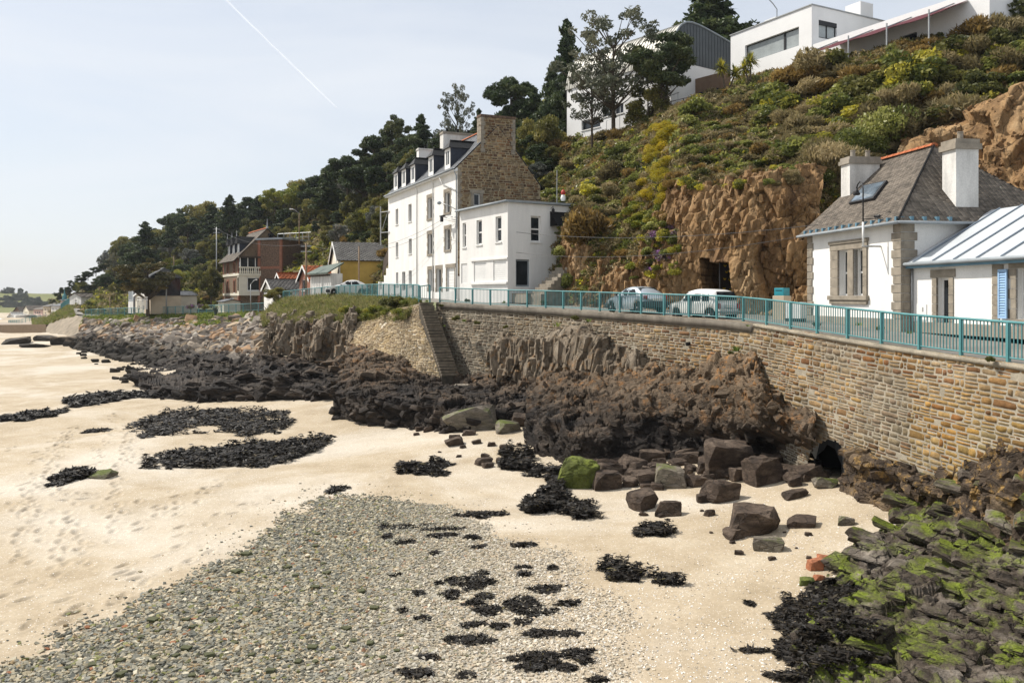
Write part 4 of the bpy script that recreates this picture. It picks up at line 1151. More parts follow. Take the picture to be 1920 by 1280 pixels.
def slates(name, poly, w, h, mat, parent, thick=0.02, shade=(.75, 1.2), deck=True, seed=1, deck_mat=None):
    """a roof slope laid with overlapping slates; poly convex, its first edge the eave (seen from outside left to right)."""
    r = np.random.default_rng(seed)
    P0 = [Vector(p) for p in poly]; e1 = (P0[1] - P0[0]).normalized(); n = Vector((0, 0, 0))
    for i in range(1, len(P0) - 1): n += (P0[i] - P0[0]).cross(P0[i + 1] - P0[0])
    n.normalize()
    if n.z < 0: n = -n
    e2 = n.cross(e1)
    if e2.z < 0: e2 = -e2
    uv = [((p - P0[0]).dot(e1), (p - P0[0]).dot(e2)) for p in P0]
    if deck:
        d = MB(); d.prism([p - n * .02 for p in P0], -n * .07); d.obj('roof_deck', deck_mat or mat, parent)
    vmax = max(v for _, v in uv); v = 0.0; row = 0; vs, cs = [], []
    while v < vmax - h * .3:
        xs = []
        vm = min(v + h * .5, vmax - 1e-3)
        for (a, b), (c, d_) in zip(uv, uv[1:] + uv[:1]):
            if (b - vm) * (d_ - vm) <= 0 and abs(b - d_) > 1e-9: xs.append(a + (c - a) * (vm - b) / (d_ - b))
        if len(xs) >= 2:
            a, b = min(xs), max(xs); u = a - (w * .5 if row % 2 else 0) - r.uniform(0, .1) * w
            while u < b:
                u0, u1 = max(u, a), min(u + w - .006, b)
                if u1 - u0 > .04:
                    t0 = thick * r.uniform(.8, 1.5); j = r.uniform(-.01, .01)
                    q = [(u0, v - .02 + j, 0), (u1, v - .02 + j, 0), (u1, v + h * 1.05, 0), (u0, v + h * 1.05, 0), (u0, v - .02 + j, t0), (u1, v - .02 + j, t0), (u1, v + h * 1.05, .004), (u0, v + h * 1.05, .004)]
                    vs += [P0[0] + e1 * x + e2 * y + n * (z - .012) for x, y, z in q]; cs += [r.uniform(*shade)] * 8
                u += w
        v += h; row += 1
    k = len(vs) // 8
    f = np.array([(4, 5, 6, 7), (0, 1, 5, 4), (1, 2, 6, 5), (3, 0, 4, 7)])[None] + (np.arange(k) * 8)[:, None, None]
    c = np.array(cs)[:, None] * np.ones(3)
    o = link_mesh(name, np_mesh(name, np.array([tuple(p) for p in vs]), f.reshape(-1, 4), c), mat, parent)
    o['kind'] = 'stuff'
    return o

def ridge_tiles(a, b, n, mat, parent, r=0.13, name='ridge_tile'):
    a, b = Vector(a), Vector(b); d = (b - a) / n; t = d.normalized(); s = t.cross(Vector((0, 0, 1))).normalized()
    vs = []
    for f, rr in ((0, r * 1.12), (1.06, r)):
        for k in range(7):
            an = math.pi * k / 6; vs.append(tuple(d * f + s * (rr * math.cos(an)) + Vector((0, 0, rr * .8 * math.sin(an) - .04))))
    me = bpy.data.meshes.new(name); me.from_pydata(vs, [], [(k, k + 1, k + 8, k + 7) for k in range(6)] + [tuple(range(6, -1, -1))]); me.update()
    at = me.attributes.new('col', 'FLOAT_COLOR', 'POINT'); at.data.foreach_set('color', [1.0] * (len(vs) * 4))
    for k in range(n): link_mesh(name, me, mat, parent, tuple(a + d * k))

def chimney(parent, x0, x1, y0, y1, z0, z1, mat, cap_mat, cap=0.22, pots=0, pot_mat=None, over=0.07):
    mb = MB(); mb.box(x0, x1, y0, y1, z0, z1 - cap)
    c = mb.obj('chimney', mat, parent)
    mb = MB(); mb.box(x0 - over, x1 + over, y0 - over, y1 + over, z1 - cap, z1 - cap * .45); mb.box(x0 - over * .4, x1 + over * .4, y0 - over * .4, y1 + over * .4, z1 - cap * .45 + .002, z1)
    mb.obj('cap', cap_mat, c)
    for k in range(pots):
        f = (k + .5) / pots; mb = MB()
        cx, cy = (x0 + x1) / 2, y0 + (y1 - y0) * f
        if (x1 - x0) > (y1 - y0): cx, cy = x0 + (x1 - x0) * f, (y0 + y1) / 2
        mb.lathe([(.13, 0), (.11, .3), (.13, .32), (.13, .36)], (cx, cy, z1), 10); mb.obj('chimney_pot', pot_mat or M_terra, c)
    return c

def shell(fr, depth, h, parent, mat, holesF=(), holesR=(), gable=None, rise=0.0, hb=None, rev=0.16, name='wall'):
    """four walls; gable 'y': ridge along x, end walls peaked; gable 'x': ridge along y, front and back peaked."""
    L = fr.len; hb = h if hb is None else hb
    mb = MB(); mb.wall(0, L, 0, h, holesF, depth=rev)
    if gable == 'x': mb.add([(0, 0, h), (L, 0, h), (L / 2, 0, h + rise)], [(0, 1, 2)])
    mb.T = fr.R; mb.wall(0, depth, 0, min(h, hb), holesR, depth=rev)
    if gable == 'y': mb.add([(0, 0, h), (depth, 0, hb), (depth * .48, 0, h + rise)] if hb >= h else [(0, 0, hb), (depth, 0, hb), (depth * .48, 0, h + rise), (0, 0, h)], [(0, 1, 2)] if hb >= h else [(0, 1, 2, 3)])
    mb.T = Matrix.Translation((L, depth, 0)) @ Matrix.Rotation(math.pi, 4, 'Z'); mb.wall(0, L, 0, hb)
    if gable == 'x': mb.add([(0, 0, h), (L, 0, h), (L / 2, 0, h + rise)], [(0, 1, 2)])
    mb.T = Matrix.Translation((0, depth, 0)) @ Matrix.Rotation(-math.pi / 2, 4, 'Z'); mb.wall(0, depth, 0, min(h, hb))
    if gable == 'y': mb.add([(0, 0, hb), (depth, 0, h), (depth * .52, 0, h + rise)], [(0, 1, 2)])
    mb.T = Matrix.Identity(4); mb.quad((0, 0, .02), (L, 0, .02), (L, depth, .02), (0, depth, .02))
    return mb.obj(name, mat, parent)

def gable_roof(fr, depth, h, rise, parent, mat, over=0.3, w=0.3, hh=0.24, axis='y', hb=None, seed=1, name='roof_slates', verge=0.15, ridge_mat=None, nr=0, thick=.02):
    L = fr.len; hb = h if hb is None else hb
    if axis == 'y':
        k = depth * .48; s1 = rise / k; s2 = (h + rise - hb) / (depth - k)
        slates(name, [(-verge, -over, h - over * s1 + .03), (L + verge, -over, h - over * s1 + .03), (L + verge, k, h + rise + .03), (-verge, k, h + rise + .03)], w, hh, mat, parent, seed=seed, thick=thick)
        slates(name, [(L + verge, depth + over, hb - over * s2 + .03), (-verge, depth + over, hb - over * s2 + .03), (-verge, k, h + rise + .03), (L + verge, k, h + rise + .03)], w * 2, hh * 2, mat, parent, seed=seed + 1, thick=thick)
        if nr: ridge_tiles((-verge, k, h + rise + .06), (L + verge, k, h + rise + .06), nr, ridge_mat, parent)
    else:
        k = L / 2; s1 = rise / k
        slates(name, [(L + over, -verge, h - over * s1 + .03), (L + over, depth + verge, h - over * s1 + .03), (k, depth + verge, h + rise + .03), (k, -verge, h + rise + .03)], w, hh, mat, parent, seed=seed, thick=thick)
        slates(name, [(-over, depth + verge, h - over * s1 + .03), (-over, -verge, h - over * s1 + .03), (k, -verge, h + rise + .03), (k, depth + verge, h + rise + .03)], w, hh, mat, parent, seed=seed + 1, thick=thick)
        if nr: ridge_tiles((k, -verge, h + rise + .06), (k, depth + verge, h + rise + .06), nr, ridge_mat, parent)

def barge(fr, depth, h, rise, parent, mat, over=0.3, wd=0.18, y=-0.2):
    L = fr.len; k = L / 2; s1 = rise / k
    for sg in (-1, 1):
        mb = MB(); a = (k + sg * (k + over), y, h - over * s1 - wd); b = (k, y, h + rise - wd + .05)
        mb.hexa([a, b, (b[0], y + .05, b[2]), (a[0], y + .05, a[2]), (a[0], a[1], a[2] + wd), (b[0], b[1], b[2] + wd), (b[0], y + .05, b[2] + wd), (a[0], y + .05, a[2] + wd)] if sg < 0 else
                [b, a, (a[0], y + .05, a[2]), (b[0], y + .05, b[2]), (b[0], b[1], b[2] + wd), (a[0], a[1], a[2] + wd), (a[0], y + .05, a[2] + wd), (b[0], y + .05, b[2] + wd)])
        mb.obj('bargeboard', mat, parent)

# ---------------------------------------------------------------- the cottage on the right
fr = Frame(1516, 41.53, 1690, 34.0, 6.6)
ct = fr.root('cottage', 'white cottage with brown slate roof and pale metal roofed wing behind the near railing', 'house')
CL, CD, CH = fr.len, 7.6, 11.27 - 6.6
rs = fr.frect(1559, 452, 1627, 572)
o1 = fr.frect(1573, 470, 1590, 558); o2 = fr.frect(1601, 466, 1620, 554)
o1 = (o1[0], o1[1], o2[2], o2[3])
shell(fr, CD, CH, ct, M_white, [o1, o2], [], gable=None, rev=0.35)
mb = MB(Matrix.Translation((0, CD, 0)) @ Matrix.Rotation(-math.pi / 2, 4, 'Z')); RZ = 14.67 - 6.6; RY = 3.85
mb.add([(0, 0, CH), (CD, 0, CH), (CD - RY, 0, RZ)], [(0, 1, 2)]); mb.obj('gable_wall', M_white, ct)
for r in (o1, o2): window(ct, r, None, 0.32, 1, 2, 0.08, sill=False)
x0, x1, z0, z1 = o1[0], o2[1], o1[2], o1[3]
for a, b in ((rs[0], x0), (x1, rs[1])):
    for k in range(5):
        h = (z1 - z0) / 5; boxed(None, (a, b, -.07, .04, z0 + k * h + .006, z0 + (k + 1) * h - .006), 'stone', M_plain_granite, ct)
boxed(None, (o1[1], o2[0], -.05, .2, z0 + .004, z1), 'mullion', M_plain_granite, ct, bevel=.02)
mb = MB(); mb.box(rs[0] - .04, rs[1] + .04, -.075, .04, z1 + .003, z1 + .28); mb.box(rs[0] - .1, rs[1] + .1, -.13, .04, z1 + .283, z1 + .43); mb.obj('lintel', M_plain_granite, ct, bevel=.015)
mb = MB(); mb.box(rs[0] - .12, rs[1] + .12, -.16, .05, z0 - .2, z0 - .003); mb.box(rs[0] - .04, rs[1] + .04, -.1, .05, z0 - .38, z0 - .204); mb.obj('sill', M_plain_granite, ct, bevel=.015)
mb = MB(); mb.box(-.05, CL + .05, -.06, .05, 0, .5); mb.T = fr.R; mb.box(-.05, .7, -.06, .05, 0, .5); mb.obj('plinth', M_conc, ct)
nq = 12; hq = (CH - .5) / nq
for k in range(nq):
    w = .62 if k % 2 else .5
    for xa, xb in ((-.05, w * .8), (CL - w, CL + .05)):
        mb = MB(); mb.box(xa, xb, -.055, .05, .5 + k * hq + .012, .5 + (k + 1) * hq - .012)
        if xb > CL: mb.box(CL, CL + .05, .05, w + .05, .5 + k * hq + .012, .5 + (k + 1) * hq - .012)
        mb.obj('quoin', M_plain_granite, ct, bevel=.015)
ov = .38; sl = (RZ - CH) / RY; RX = CL - 3.55
slates('roof_slates', [(-.3, -ov, CH - ov * sl + .05), (CL + ov, -ov, CH - ov * sl + .05), (RX, RY, RZ + .05), (-.3, RY, RZ + .05)], .21, .135, M_slate, ct, .018, (.62, 1.3), seed=2)
sl2 = (RZ - CH) / 3.55
slates('roof_slates', [(CL + ov, -ov, CH - ov * sl + .05), (CL + ov, CD + ov, CH - ov * sl + .05), (RX, RY, RZ + .05)], .21, .135, M_slate, ct, .018, (.62, 1.3), seed=3)
slates('roof_slates', [(CL + ov, CD + ov, CH - ov * sl + .05), (-.3, CD + ov, CH - ov * sl + .05), (-.3, RY, RZ + .05), (RX, RY, RZ + .05)], .4, .3, M_slate, ct, .018, (.7, 1.2), seed=4)
ridge_tiles((RX + .05, RY, RZ + .09), (-.3, RY, RZ + .09), 9, M_terra, ct, .16)
for a, b in (((CL + ov, -ov, CH - ov * sl + .09), (RX, RY, RZ + .09)),):
    mb = MB(); mb.tube([a, b], .05, 6); mb.obj('hip_roll', M_slate, ct)
mb = MB()
ge = CH - ov * sl - .01
mb.tube([(-.3, -ov - .05, ge), (CL + ov + .05, -ov - .05, ge)], .065, 8); mb.obj('gutter', M_gutter, ct, True)
mb = MB(); mb.tube([(CL + ov + .05, -ov - .05, ge), (CL + ov + .05, 3.0, ge)], .06, 8); mb.obj('gutter', M_gutter, ct, True)
for k in range(14):
    x = .25 + k * (CL - .1) / 13; boxed(None, (x - .06, x + .06, -ov + .02, -.003, CH - .26, CH - .1), 'rafter_end', M_bluewood, ct)
for k in range(4):
    mb = MB(); y = .25 + k * .55; mb.box(CL + .003, CL + ov - .02, y - .06, y + .06, CH - .26, CH - .1); mb.obj('rafter_end', M_bluewood, ct)
sk = [fr.ray(px, py, (0, 0, CH), (0, -sl, 1)) for px, py in ((1595, 386), (1641, 377), (1667, 343), (1622, 352))]
up = Vector((0, -sl, 1)).normalized()
mb = MB(); c = sum(sk, Vector()) / 4
mb.hexa([tuple(p + up * .05) for p in sk] + [tuple(p + up * .17) for p in sk]); skl = mb.obj('skylight', M_black, ct)
mb = MB(); mb.add([tuple(c + (p - c) * .86 + up * .178) for p in sk], [(0, 1, 2, 3)]); mb.obj('pane', glass_mat('sky_pane', (0.10, 0.13, 0.16), .05), skl)
chimney(ct, 6.43, 7.3, 2.6, 3.6, CH + .2, 14.42 - 6.6, M_white2, M_plain_granite, .42, 1, M_plain_granite, .1)
chimney(ct, -.1, .7, 1.75, 3.3, CH + .5, 14.75 - 6.6, M_white2, M_conc, .34, 2, M_conc, .09)
# wing
WH = 9.5 - 6.6; WX = CL + 11.0; wy = .45; WR = 11.5 - 6.6; wry = 3.9
wd = fr.frect(1757, 520, 1780, 632, wy); wd = (wd[0], wd[1], .12, wd[3])
ww = (fr.front(1906, 540, wy)[0], fr.front(1906, 540, wy)[0] + 1.1, fr.front(1906, 598, wy)[1], fr.front(1906, 503, wy)[1])
mb = MB(); mb.wall(CL, WX, 0, WH, [wd, ww], y=wy, depth=.28)
mb.T = Matrix.Translation((WX, wy, 0)) @ Matrix.Rotation(math.radians(90), 4, 'Z'); mb.wall(0, 6.6, 0, WH); mb.add([(0, 0, WH), (6.6, 0, WH), (3.45, 0, WR)], [(0, 1, 2)])
mb.T = Matrix.Translation((WX, wy + 6.6, 0)) @ Matrix.Rotation(math.pi, 4, 'Z'); mb.wall(0, WX - CL, 0, WH)
mb.obj('wing_wall', M_white, ct)
T = Matrix.Translation((0, wy, 0))
window(ct, wd, T, .26, 1, 1, .1, sill=False, name='door', glass=M_glass); window(ct, ww, T, .26, 2, 2, .07, sill_mat=M_plain_granite)
surround(ct, wd, T, .26, .04, False, sill=False); surround(ct, ww, T, .24, .03, True)
sx = fr.front(1871, 540, wy)[0]
for k in range(8):
    mb = MB(T); h = (WH - .1) / 8; mb.box(sx - .25, sx + (.22 if k % 2 else .4) - .12, -.035, .03, .05 + k * h + .008, .05 + (k + 1) * h - .008); mb.obj('quoin', M_plain_granite, ct)
sh = fr.frect(1874, 505, 1893, 597, wy); mb = MB(T); x0, x1, z0, z1 = sh; x0 += .06
mb.box(x0, x0 + .07, -.12, -.075, z0, z1); mb.box(x1 - .07, x1, -.12, -.075, z0, z1); mb.box(x0 + .07, x1 - .07, -.12, -.075, z0, z0 + .09); mb.box(x0 + .07, x1 - .07, -.12, -.075, z1 - .09, z1); mb.box(x0 + .07, x1 - .07, -.085, -.08, z0 + .09, z1 - .09)
shut = mb.obj('shutter', M_shutter, ct)
nl = 17
for k in range(nl):
    z = z0 + .1 + (z1 - z0 - .2) * (k + .5) / nl; mb = MB(T); mb.hexa([(x0 + .07, -.115, z - .04), (x1 - .07, -.115, z - .04), (x1 - .07, -.088, z), (x0 + .07, -.088, z), (x0 + .07, -.115, z - .03), (x1 - .07, -.115, z - .03), (x1 - .07, -.088, z + .01), (x0 + .07, -.088, z + .01)]); mb.obj('slat', M_shutter, shut)
mb = MB(); wo = .3; ws = (WR - WH) / (wry - wy)
mb.prism([(CL + .04, wy - wo, WH - wo * ws), (WX + .2, wy - wo, WH - wo * ws), (WX + .2, wry, WR), (CL + .04, wry, WR)], (0, 0, -.09)); mb.prism([(CL + .04, wry, WR + .004), (WX + .2, wry, WR + .004), (WX + .2, 7.3, WH - .1), (CL + .04, 7.3, WH - .1)], (0, 0, -.09))
mb.obj('metal_roof', M_zinc, ct)
for k in range(9):
    x = CL + .55 + k * 1.22; mb = MB(); mb.tube([(x, wy - wo - .02, WH - wo * ws + .035), (x, wry, WR + .035)], .03, 6); mb.obj('roof_seam', M_zinc_seam, ct)
mb = MB(); mb.tube([(CL + .03, wy - wo - .07, WH - wo * ws - .05), (WX + .2, wy - wo - .07, WH - wo * ws - .05)], .075, 8); mb.obj('gutter', M_gutter, ct, True)
boxed(None, (CL + .05, WX + .1, wy - wo - .004, wy - wo + .03, WH - wo * ws - .22, WH - wo * ws - .1), 'fascia', M_bluewood, ct)
mb = MB(); mb.tube([(CL + .1, wy - .06, WH - .2), (CL + .1, wy - .06, .1)], .04, 8); mb.obj('downpipe', M_grey_metal, ct, True)
lx, lz = fr.front(1764, 494, wy); mb = MB(T @ Matrix.Translation((lx, 0, lz)) @ Matrix.Rotation(math.pi / 2, 4, 'X')); mb.lathe([(.17, 0), (.17, .04), (.13, .09), (.05, .12)], (0, 0, 0), 14); mb.obj('wall_light', simple('opal', (.55, .55, .5), .3), ct, True)
bx = fr.frect(1720, 570, 1738, 600, wy); mb = MB(T); mb.box(bx[0], bx[1], -.03, .02, bx[2], bx[3]); mbx = mb.obj('meter_box', M_frame, ct)
boxed(T, ((bx[0] + bx[1]) / 2 + .05, (bx[0] + bx[1]) / 2 + .13, -.036, -.028, bx[3] - .3, bx[3] - .12), 'meter_dial', M_grey_metal, mbx)
boxed(T, (CL, WX, -.05, .05, 0, .42), 'plinth', M_conc, ct)
# mast lamp carried on the cottage wall
mx, mz = fr.front(1652, 462); mroot = empty('mast_lamp', fr.world((mx, 0, mz)), fr.rz, 'black swan neck lamp on a pale mast bracketed to the cottage wall', 'street lamp')
mb = MB(); mb.tube([(.0, -.02, 0), (0, -.85, 0)], .035, 8); mb.obj('bracket', M_grey_metal, mroot, True)
mb = MB(); mb.tube([(0, -.8, -.02), (0, -.8, 1.0)], .045, 8); mb.obj('mast', M_frame, mroot, True)
mb = MB(); mb.tube([(0, -.8, .98), (0, -.8, 2.35), (-.1, -.78, 2.6), (-.32, -.75, 2.72), (-.52, -.75, 2.6), (-.58, -.75, 2.45)], .03, 8); mb.obj('neck', M_black, mroot, True)
mb = MB(); mb.lathe([(.12, 0), (.15, .05), (.06, .22), (.03, .3)], (-.58, -.75, 2.18), 12); mb.obj('lamp_head', M_black, mroot, True)
for k in range(4):
    mb = MB(); mb.lathe([(.02, 0), (.045, .03), (.045, .08), (.02, .12)], (.22 + k * .1, -.4, 1.15), 8); mb.obj('insulator', M_black, mroot)
mb = MB(); mb.tube([(.0, -.8, 1.12), (.2, -.4, 1.12), (.6, -.3, 1.12)], .018, 6); mb.obj('insulator_arm', M_black, mroot)

# ---------------------------------------------------------------- the tall white house
th = Frame(728, 86.7, 858, 68.0, 7.7)
tr = th.root('townhouse', 'tall white house with stone gable, dormers and slate roof beside the stone steps', 'house')
TL, TD, TH, TB = th.len, 7.3, 18.46 - 7.7, 17.3 - 7.7
TRISE = 21.95 - 18.46
F = lambda x0, y0, x1, y1: th.frect(660 + x0 / 3.556, 200 + y0 / 3.556, 660 + x1 / 3.556, 200 + y1 / 3.556)
plain = [F(291, 682, 308, 786), F(376, 650, 397, 766), F(292, 905, 308, 1002), F(378, 880, 398, 980), F(293, 1105, 308, 1192), F(378, 1092, 398, 1190)]
stone_w = [F(506, 606, 535, 745), F(620, 570, 654, 706), F(508, 848, 536, 982), F(622, 814, 655, 954)]
doors = [F(334, 1100, 355, 1225), F(511, 1086, 538, 1232), F(564, 1080, 596, 1235)]
garage = [F(632, 1072, 684, 1230)]
gwin = th.srect(888, 363, 900, 386)
shell(th, TD, TH, tr, M_white, plain + stone_w + doors + garage, [gwin], gable='y', rise=TRISE, hb=TB, rev=.28)
for r in plain: window(tr, r, None, .24, 1, 1, .05)
for r in stone_w: window(tr, r, None, .26, 2, 1, .05, sill=False); surround(tr, r, None, .2, .03, True)
for i, r in enumerate(doors):
    window(tr, r, None, .25, 1, 1, .07, sill=False, name='door', glass=M_blind if i == 1 else M_glass)
    if i: surround(tr, r, None, .22, .03, True, sill=False)
for r in garage:
    mb = MB(); mb.box(r[0] + .003, r[1] - .003, .14, .2, r[2] + .003, r[3] - .003); g = mb.obj('garage_door', M_frame, tr)
    for k in range(7):
        z = r[2] + (r[3] - r[2]) * (k + 1) / 8; boxed(None, (r[0] + .01, r[1] - .01, .128, .139, z - .02, z + .02), 'slat', M_frame, g)
    surround(tr, r, None, .16, .03, False, sill=False)
# stone gable
gp = Patch([th.world((TL + .01, 0, 15.6)), th.world((TL + .01, TD, 15.6))], [th.world((TL + .01, 0, 2.0)), th.world((TL + .01, TD, 2.0))], 60)
PALG = [(.16, .095, .05), (.12, .07, .04), (.21, .13, .07), (.09, .055, .038), (.25, .17, .09), (.18, .13, .085), (.14, .075, .04), (.28, .20, .11)]
V, c, _, ctr = lay_stones(gp, (.13, .26), (.2, .62), .022, PALG, (.012, .045), seed=12, lift=1.25)
lc = th.to_local(ctr); yy, zz = lc[:, 1], lc[:, 2]
ridge_y = TD * .48; zr = np.where(yy < ridge_y, TH + TRISE * yy / ridge_y, TB + (TH + TRISE - TB) * (TD - yy) / (TD - ridge_y))
cy0, cy1, czt = 2.0, 5.0, 22.7 - 7.7
ok = ((zz < zr - .12) & (yy > .15) & (yy < TD - .12) | ((yy > cy0 + .1) & (yy < cy1 - .1) & (zz < czt - .1))) & ~((yy > gwin[0] - .3) & (yy < gwin[1] + .3) & (zz > gwin[2] - .25) & (zz < gwin[3] + .4))
stones_part('stone', th.to_local(V[ok]), c[ok], M_stone, tr, keep=0)
mb = MB(th.R); mb.wall(.01, TD - .01, 2, TB, [gwin], y=-.005, depth=.2)
mb.add([(.01, -.005, TB), (TD - .01, -.005, TB), (ridge_y, -.005, TH + TRISE - .05), (.01, -.005, TH - .03)], [(0, 1, 2, 3)]); mb.obj('gable_bedding', M_gable_mortar, tr)
window(tr, gwin, th.R @ Matrix.Translation((0, -.01, 0)), .16, 1, 1, .08, sill=False); surround(tr, gwin, th.R @ Matrix.Translation((0, -.03, 0)), .24, .03, False)
mb = MB(); mb.box(TL - .8, TL - .006, cy0, cy1, TH - .5, czt - .18); ch = mb.obj('chimney', M_gable_mortar, tr)
boxed(None, (TL - .86, TL + .1, cy0 - .06, cy1 + .06, czt - .18, czt), 'cap', M_mansion_dark, ch)
for k in range(9):
    z = czt - .2 - (k + 1) * .36
    for ya, yb in ((cy0 - .02, cy0 + (.36 if k % 2 else .24)), (cy1 - (.36 if k % 2 else .24), cy1 + .02)):
        mb = MB(); mb.box(TL - .82, TL + .055, ya, yb, z + .01, z + .35)
        if z > zr[0] * 0 + TH + 1.0: mb.obj('quoin', M_plain_granite, ch)
for k in range(22):
    z = 4.6 + k * .28; w = .34 if k % 2 else .22
    if z < TH - .3: boxed(None, (TL - .02, TL + .055, .02, w, z + .008, z + .27), 'quoin', M_plain_granite, tr)
# roof
gable_roof(th, TD, TH, TRISE, tr, M_slate_blue, .35, .34, .22, 'y', TB, 5, nr=0, verge=.02, thick=.025)
ridge_tiles((-.02, ridge_y, TH + TRISE + .08), (TL - .85, ridge_y, TH + TRISE + .08), 44, M_terra, tr, .14)
boxed(None, (-.05, TL, -.34, -.003, TH - .46, TH - .2), 'cornice', M_frame, tr)
mb = MB(); mb.tube([(-.05, -.4, TH - .3), (TL + .02, -.4, TH - .3)], .075, 8); mb.obj('gutter', M_gutter, tr, True)
for i, (px, mt) in enumerate([(783, M_frame), (813, M_frame), (857.4, M_gutter)]):
    x = min(th.front(px, 430)[0], TL - .08); mb = MB(); mb.tube([(x, -.3, TH - .4), (x, -.08, TH - .8), (x, -.08, .1)], .05, 8); mb.obj('downpipe', mt, tr, True)
mb = MB(); mb.tube([(TL - 3.6, -.32, TH - .45), (TL - 3.5, -.06, TH - 1.1), (TL - .2, -.06, TH - 2.0)], .05, 8); mb.obj('downpipe', M_frame, tr, True)
for px in (742, 757, 774, 808, 839):                                        # dormers
    x = th.front(px, 345)[0]; w = .68; d = empty('dormer', (x, 0, TH), 0); d.parent = tr; y0 = -.02 
    zt = 1.75; yb = 2.2
    mb = MB(); mb.wall(-w, w, -.1, zt, [(-w + .22, w - .22, .3, zt - .2)], y=y0 + .02, depth=.12); mb.obj('front', M_frame, d)
    mb = MB(); a, b = -w + .22, w - .22
    mb.box(-w + .22, w - .22, y0 + .06, y0 + .1, .3, zt - .2); pn = mb.obj('pane', M_glass, d)
    mb = MB(); mb.box(-.035, .035, y0 + .03, y0 + .058, .3, zt - .2); mb.box(a, b, y0 + .03, y0 + .058, .3, .38); mb.box(a, b, y0 + .03, y0 + .058, zt - .28, zt - .2); mb.box(a, a + .07, y0 + .03, y0 + .058, .38, zt - .28); mb.box(b - .07, b, y0 + .03, y0 + .058, .38, zt - .28); mb.obj('window_frame', M_frame, d)
    for sg in (-1, 1):
        mb = MB(); xx = sg * (w + .01); pts = [(xx, y0 + .03, -.1), (xx, y0 + .03, zt), (xx, yb, zt), (xx, .05, -.1)]; mb.prism(pts if sg > 0 else pts[::-1], (sg * .03, 0, 0)); mb.obj('cheek', M_navy, d)
    mb = MB(); o_ = .2
    ridge = (0, y0 + .25, zt + .62)
    mb.add([(-w - o_, y0 - .18, zt - .06), (w + o_, y0 - .18, zt - .06), (w + o_, yb, zt - .06), (-w - o_, yb, zt - .06), ridge, (0, yb + .6, zt + .62)], [(0, 1, 4), (1, 2, 5, 4), (3, 0, 4, 5), (0, 3, 2, 1)]); mb.obj('dormer_roof', M_slate_blue, d)
    mb = MB(); mb.tube([ridge, (0, yb + .5, zt + .63)], .09, 6); mb.obj('ridge_cap', M_terra, d)
# chimneys on the ridge
c1 = th.front(764, 320, ridge_y)[0]
chimney(tr, 3.2, 3.9, 2.0, 5.2, TH, 22.6 - 7.7, M_white, M_white2, .16, 2)
chimney(tr, 10.6, 11.5, 1.9, 5.0, TH, 22.9 - 7.7, M_white2, M_conc, .2, 3)
# pole bracket on the left end, insulators, wall lamp
mb = MB(); mb.box(-1.9, -1.8, -.35, -.25, 5.6, 9.6); br = mb.obj('bracket_post', M_grey_metal, tr)
mb = MB(); mb.tube([(-1.85, -.3, 9.0), (.6, -.05, 8.9)], .05, 6); mb.tube([(-1.85, -.3, 6.9), (.6, -.05, 6.8)], .05, 6); mb.tube([(-1.5, -.3, 6.95), (.0, -.06, 8.9)], .04, 6); mb.obj('bracket_arm', M_grey_metal, tr)
lr = empty('wall_lamp', th.world((TL - 1.2, 0, 7.6)), th.rz, 'small grey street lamp on an arm at the corner of the tall white house', 'street lamp')
mb = MB(); mb.tube([(1.1, -.03, -.4), (.5, -.5, .0), (.0, -1.0, .25)], .035, 6); mb.obj('arm', M_grey_metal, lr, True)
mb = MB(); mb.lathe([(.05, 0), (.16, .06), (.18, .2), (.07, .28)], (-.1, -1.1, .1), 10); mb.obj('lamp_head', M_gutter, lr, True)
ix, iz = th.front(830, 412); ir = empty('cable_bracket', th.world((TL - 1.6, -.02, iz)), th.rz, 'dark cable bracket with insulators on the front of the tall white house', 'bracket')
mb = MB(); mb.tube([(1.5, 0, -.1), (0, -.7, .1)], .035, 6); mb.tube([(1.5, 0, -.35), (0, -.7, .05)], .03, 6); mb.obj('arm', M_grey_metal, ir)
mb = MB(); mb.box(-.5, .4, -.8, -.6, .08, .16); mb.box(-.3, -.05, -.8, -.6, -.35, .08); mb.obj('crossbar', M_black, ir)

# sloping white garden wall at the left end of the tall house
gw = empty('garden_wall', th.world((0, 0, 0)), th.rz, 'sloping white garden wall left of the tall white house', 'wall')
mb = MB()
for k in range(6):
    mb.box(-5.2 + k * .86, -5.2 + (k + 1) * .86 - .002, .5, .9, 0, 1.1 + k * .72)
mb.box(-5.6, -5.202, .45, .95, 0, 1.9); mb.obj('wall_panel', M_white, gw)
mb = MB(); mb.prism([(-5.0, .7, 2.4), (-.1, .7, 5.4), (-.1, .7, 6.9), (-4.4, .7, 4.2)], (0, .03, 0)); mb.obj('fence_panel', M_wood_dark, gw)

# ---------------------------------------------------------------- flat-roofed annexe
an = Frame(862, 67.2, 952, 61.0, 7.55)
ar = an.root('annexe', 'white flat roofed annexe with closed shutters in front of the stone gable', 'house')
AL, AD, AH = an.len, 5.6, 14.75 - 7.55
F = lambda x0, y0, x1, y1: an.frect(660 + x0 / 3.556, 200 + y0 / 3.556, 660 + x1 / 3.556, 200 + y1 / 3.556)
S = lambda x0, y0, x1, y1: an.srect(660 + x0 / 3.556, 200 + y0 / 3.556, 660 + x1 / 3.556, 200 + y1 / 3.556)
fw_ = [F(737, 775, 760, 938), F(830, 756, 866, 920), F(957, 732, 996, 902)]
fs_ = [F(728, 1046, 768, 1178), F(812, 1032, 896, 1168), F(942, 1020, 1026, 1160)]
sw_ = [S(1192, 730, 1260, 902)]; sd_ = [S(1092, 1018, 1186, 1200)]
shell(an, AD, AH, ar, M_white, fw_ + fs_, sw_ + sd_, rev=.22)
for r in fw_: window(ar, r, None, .2, 1, 2, .1)
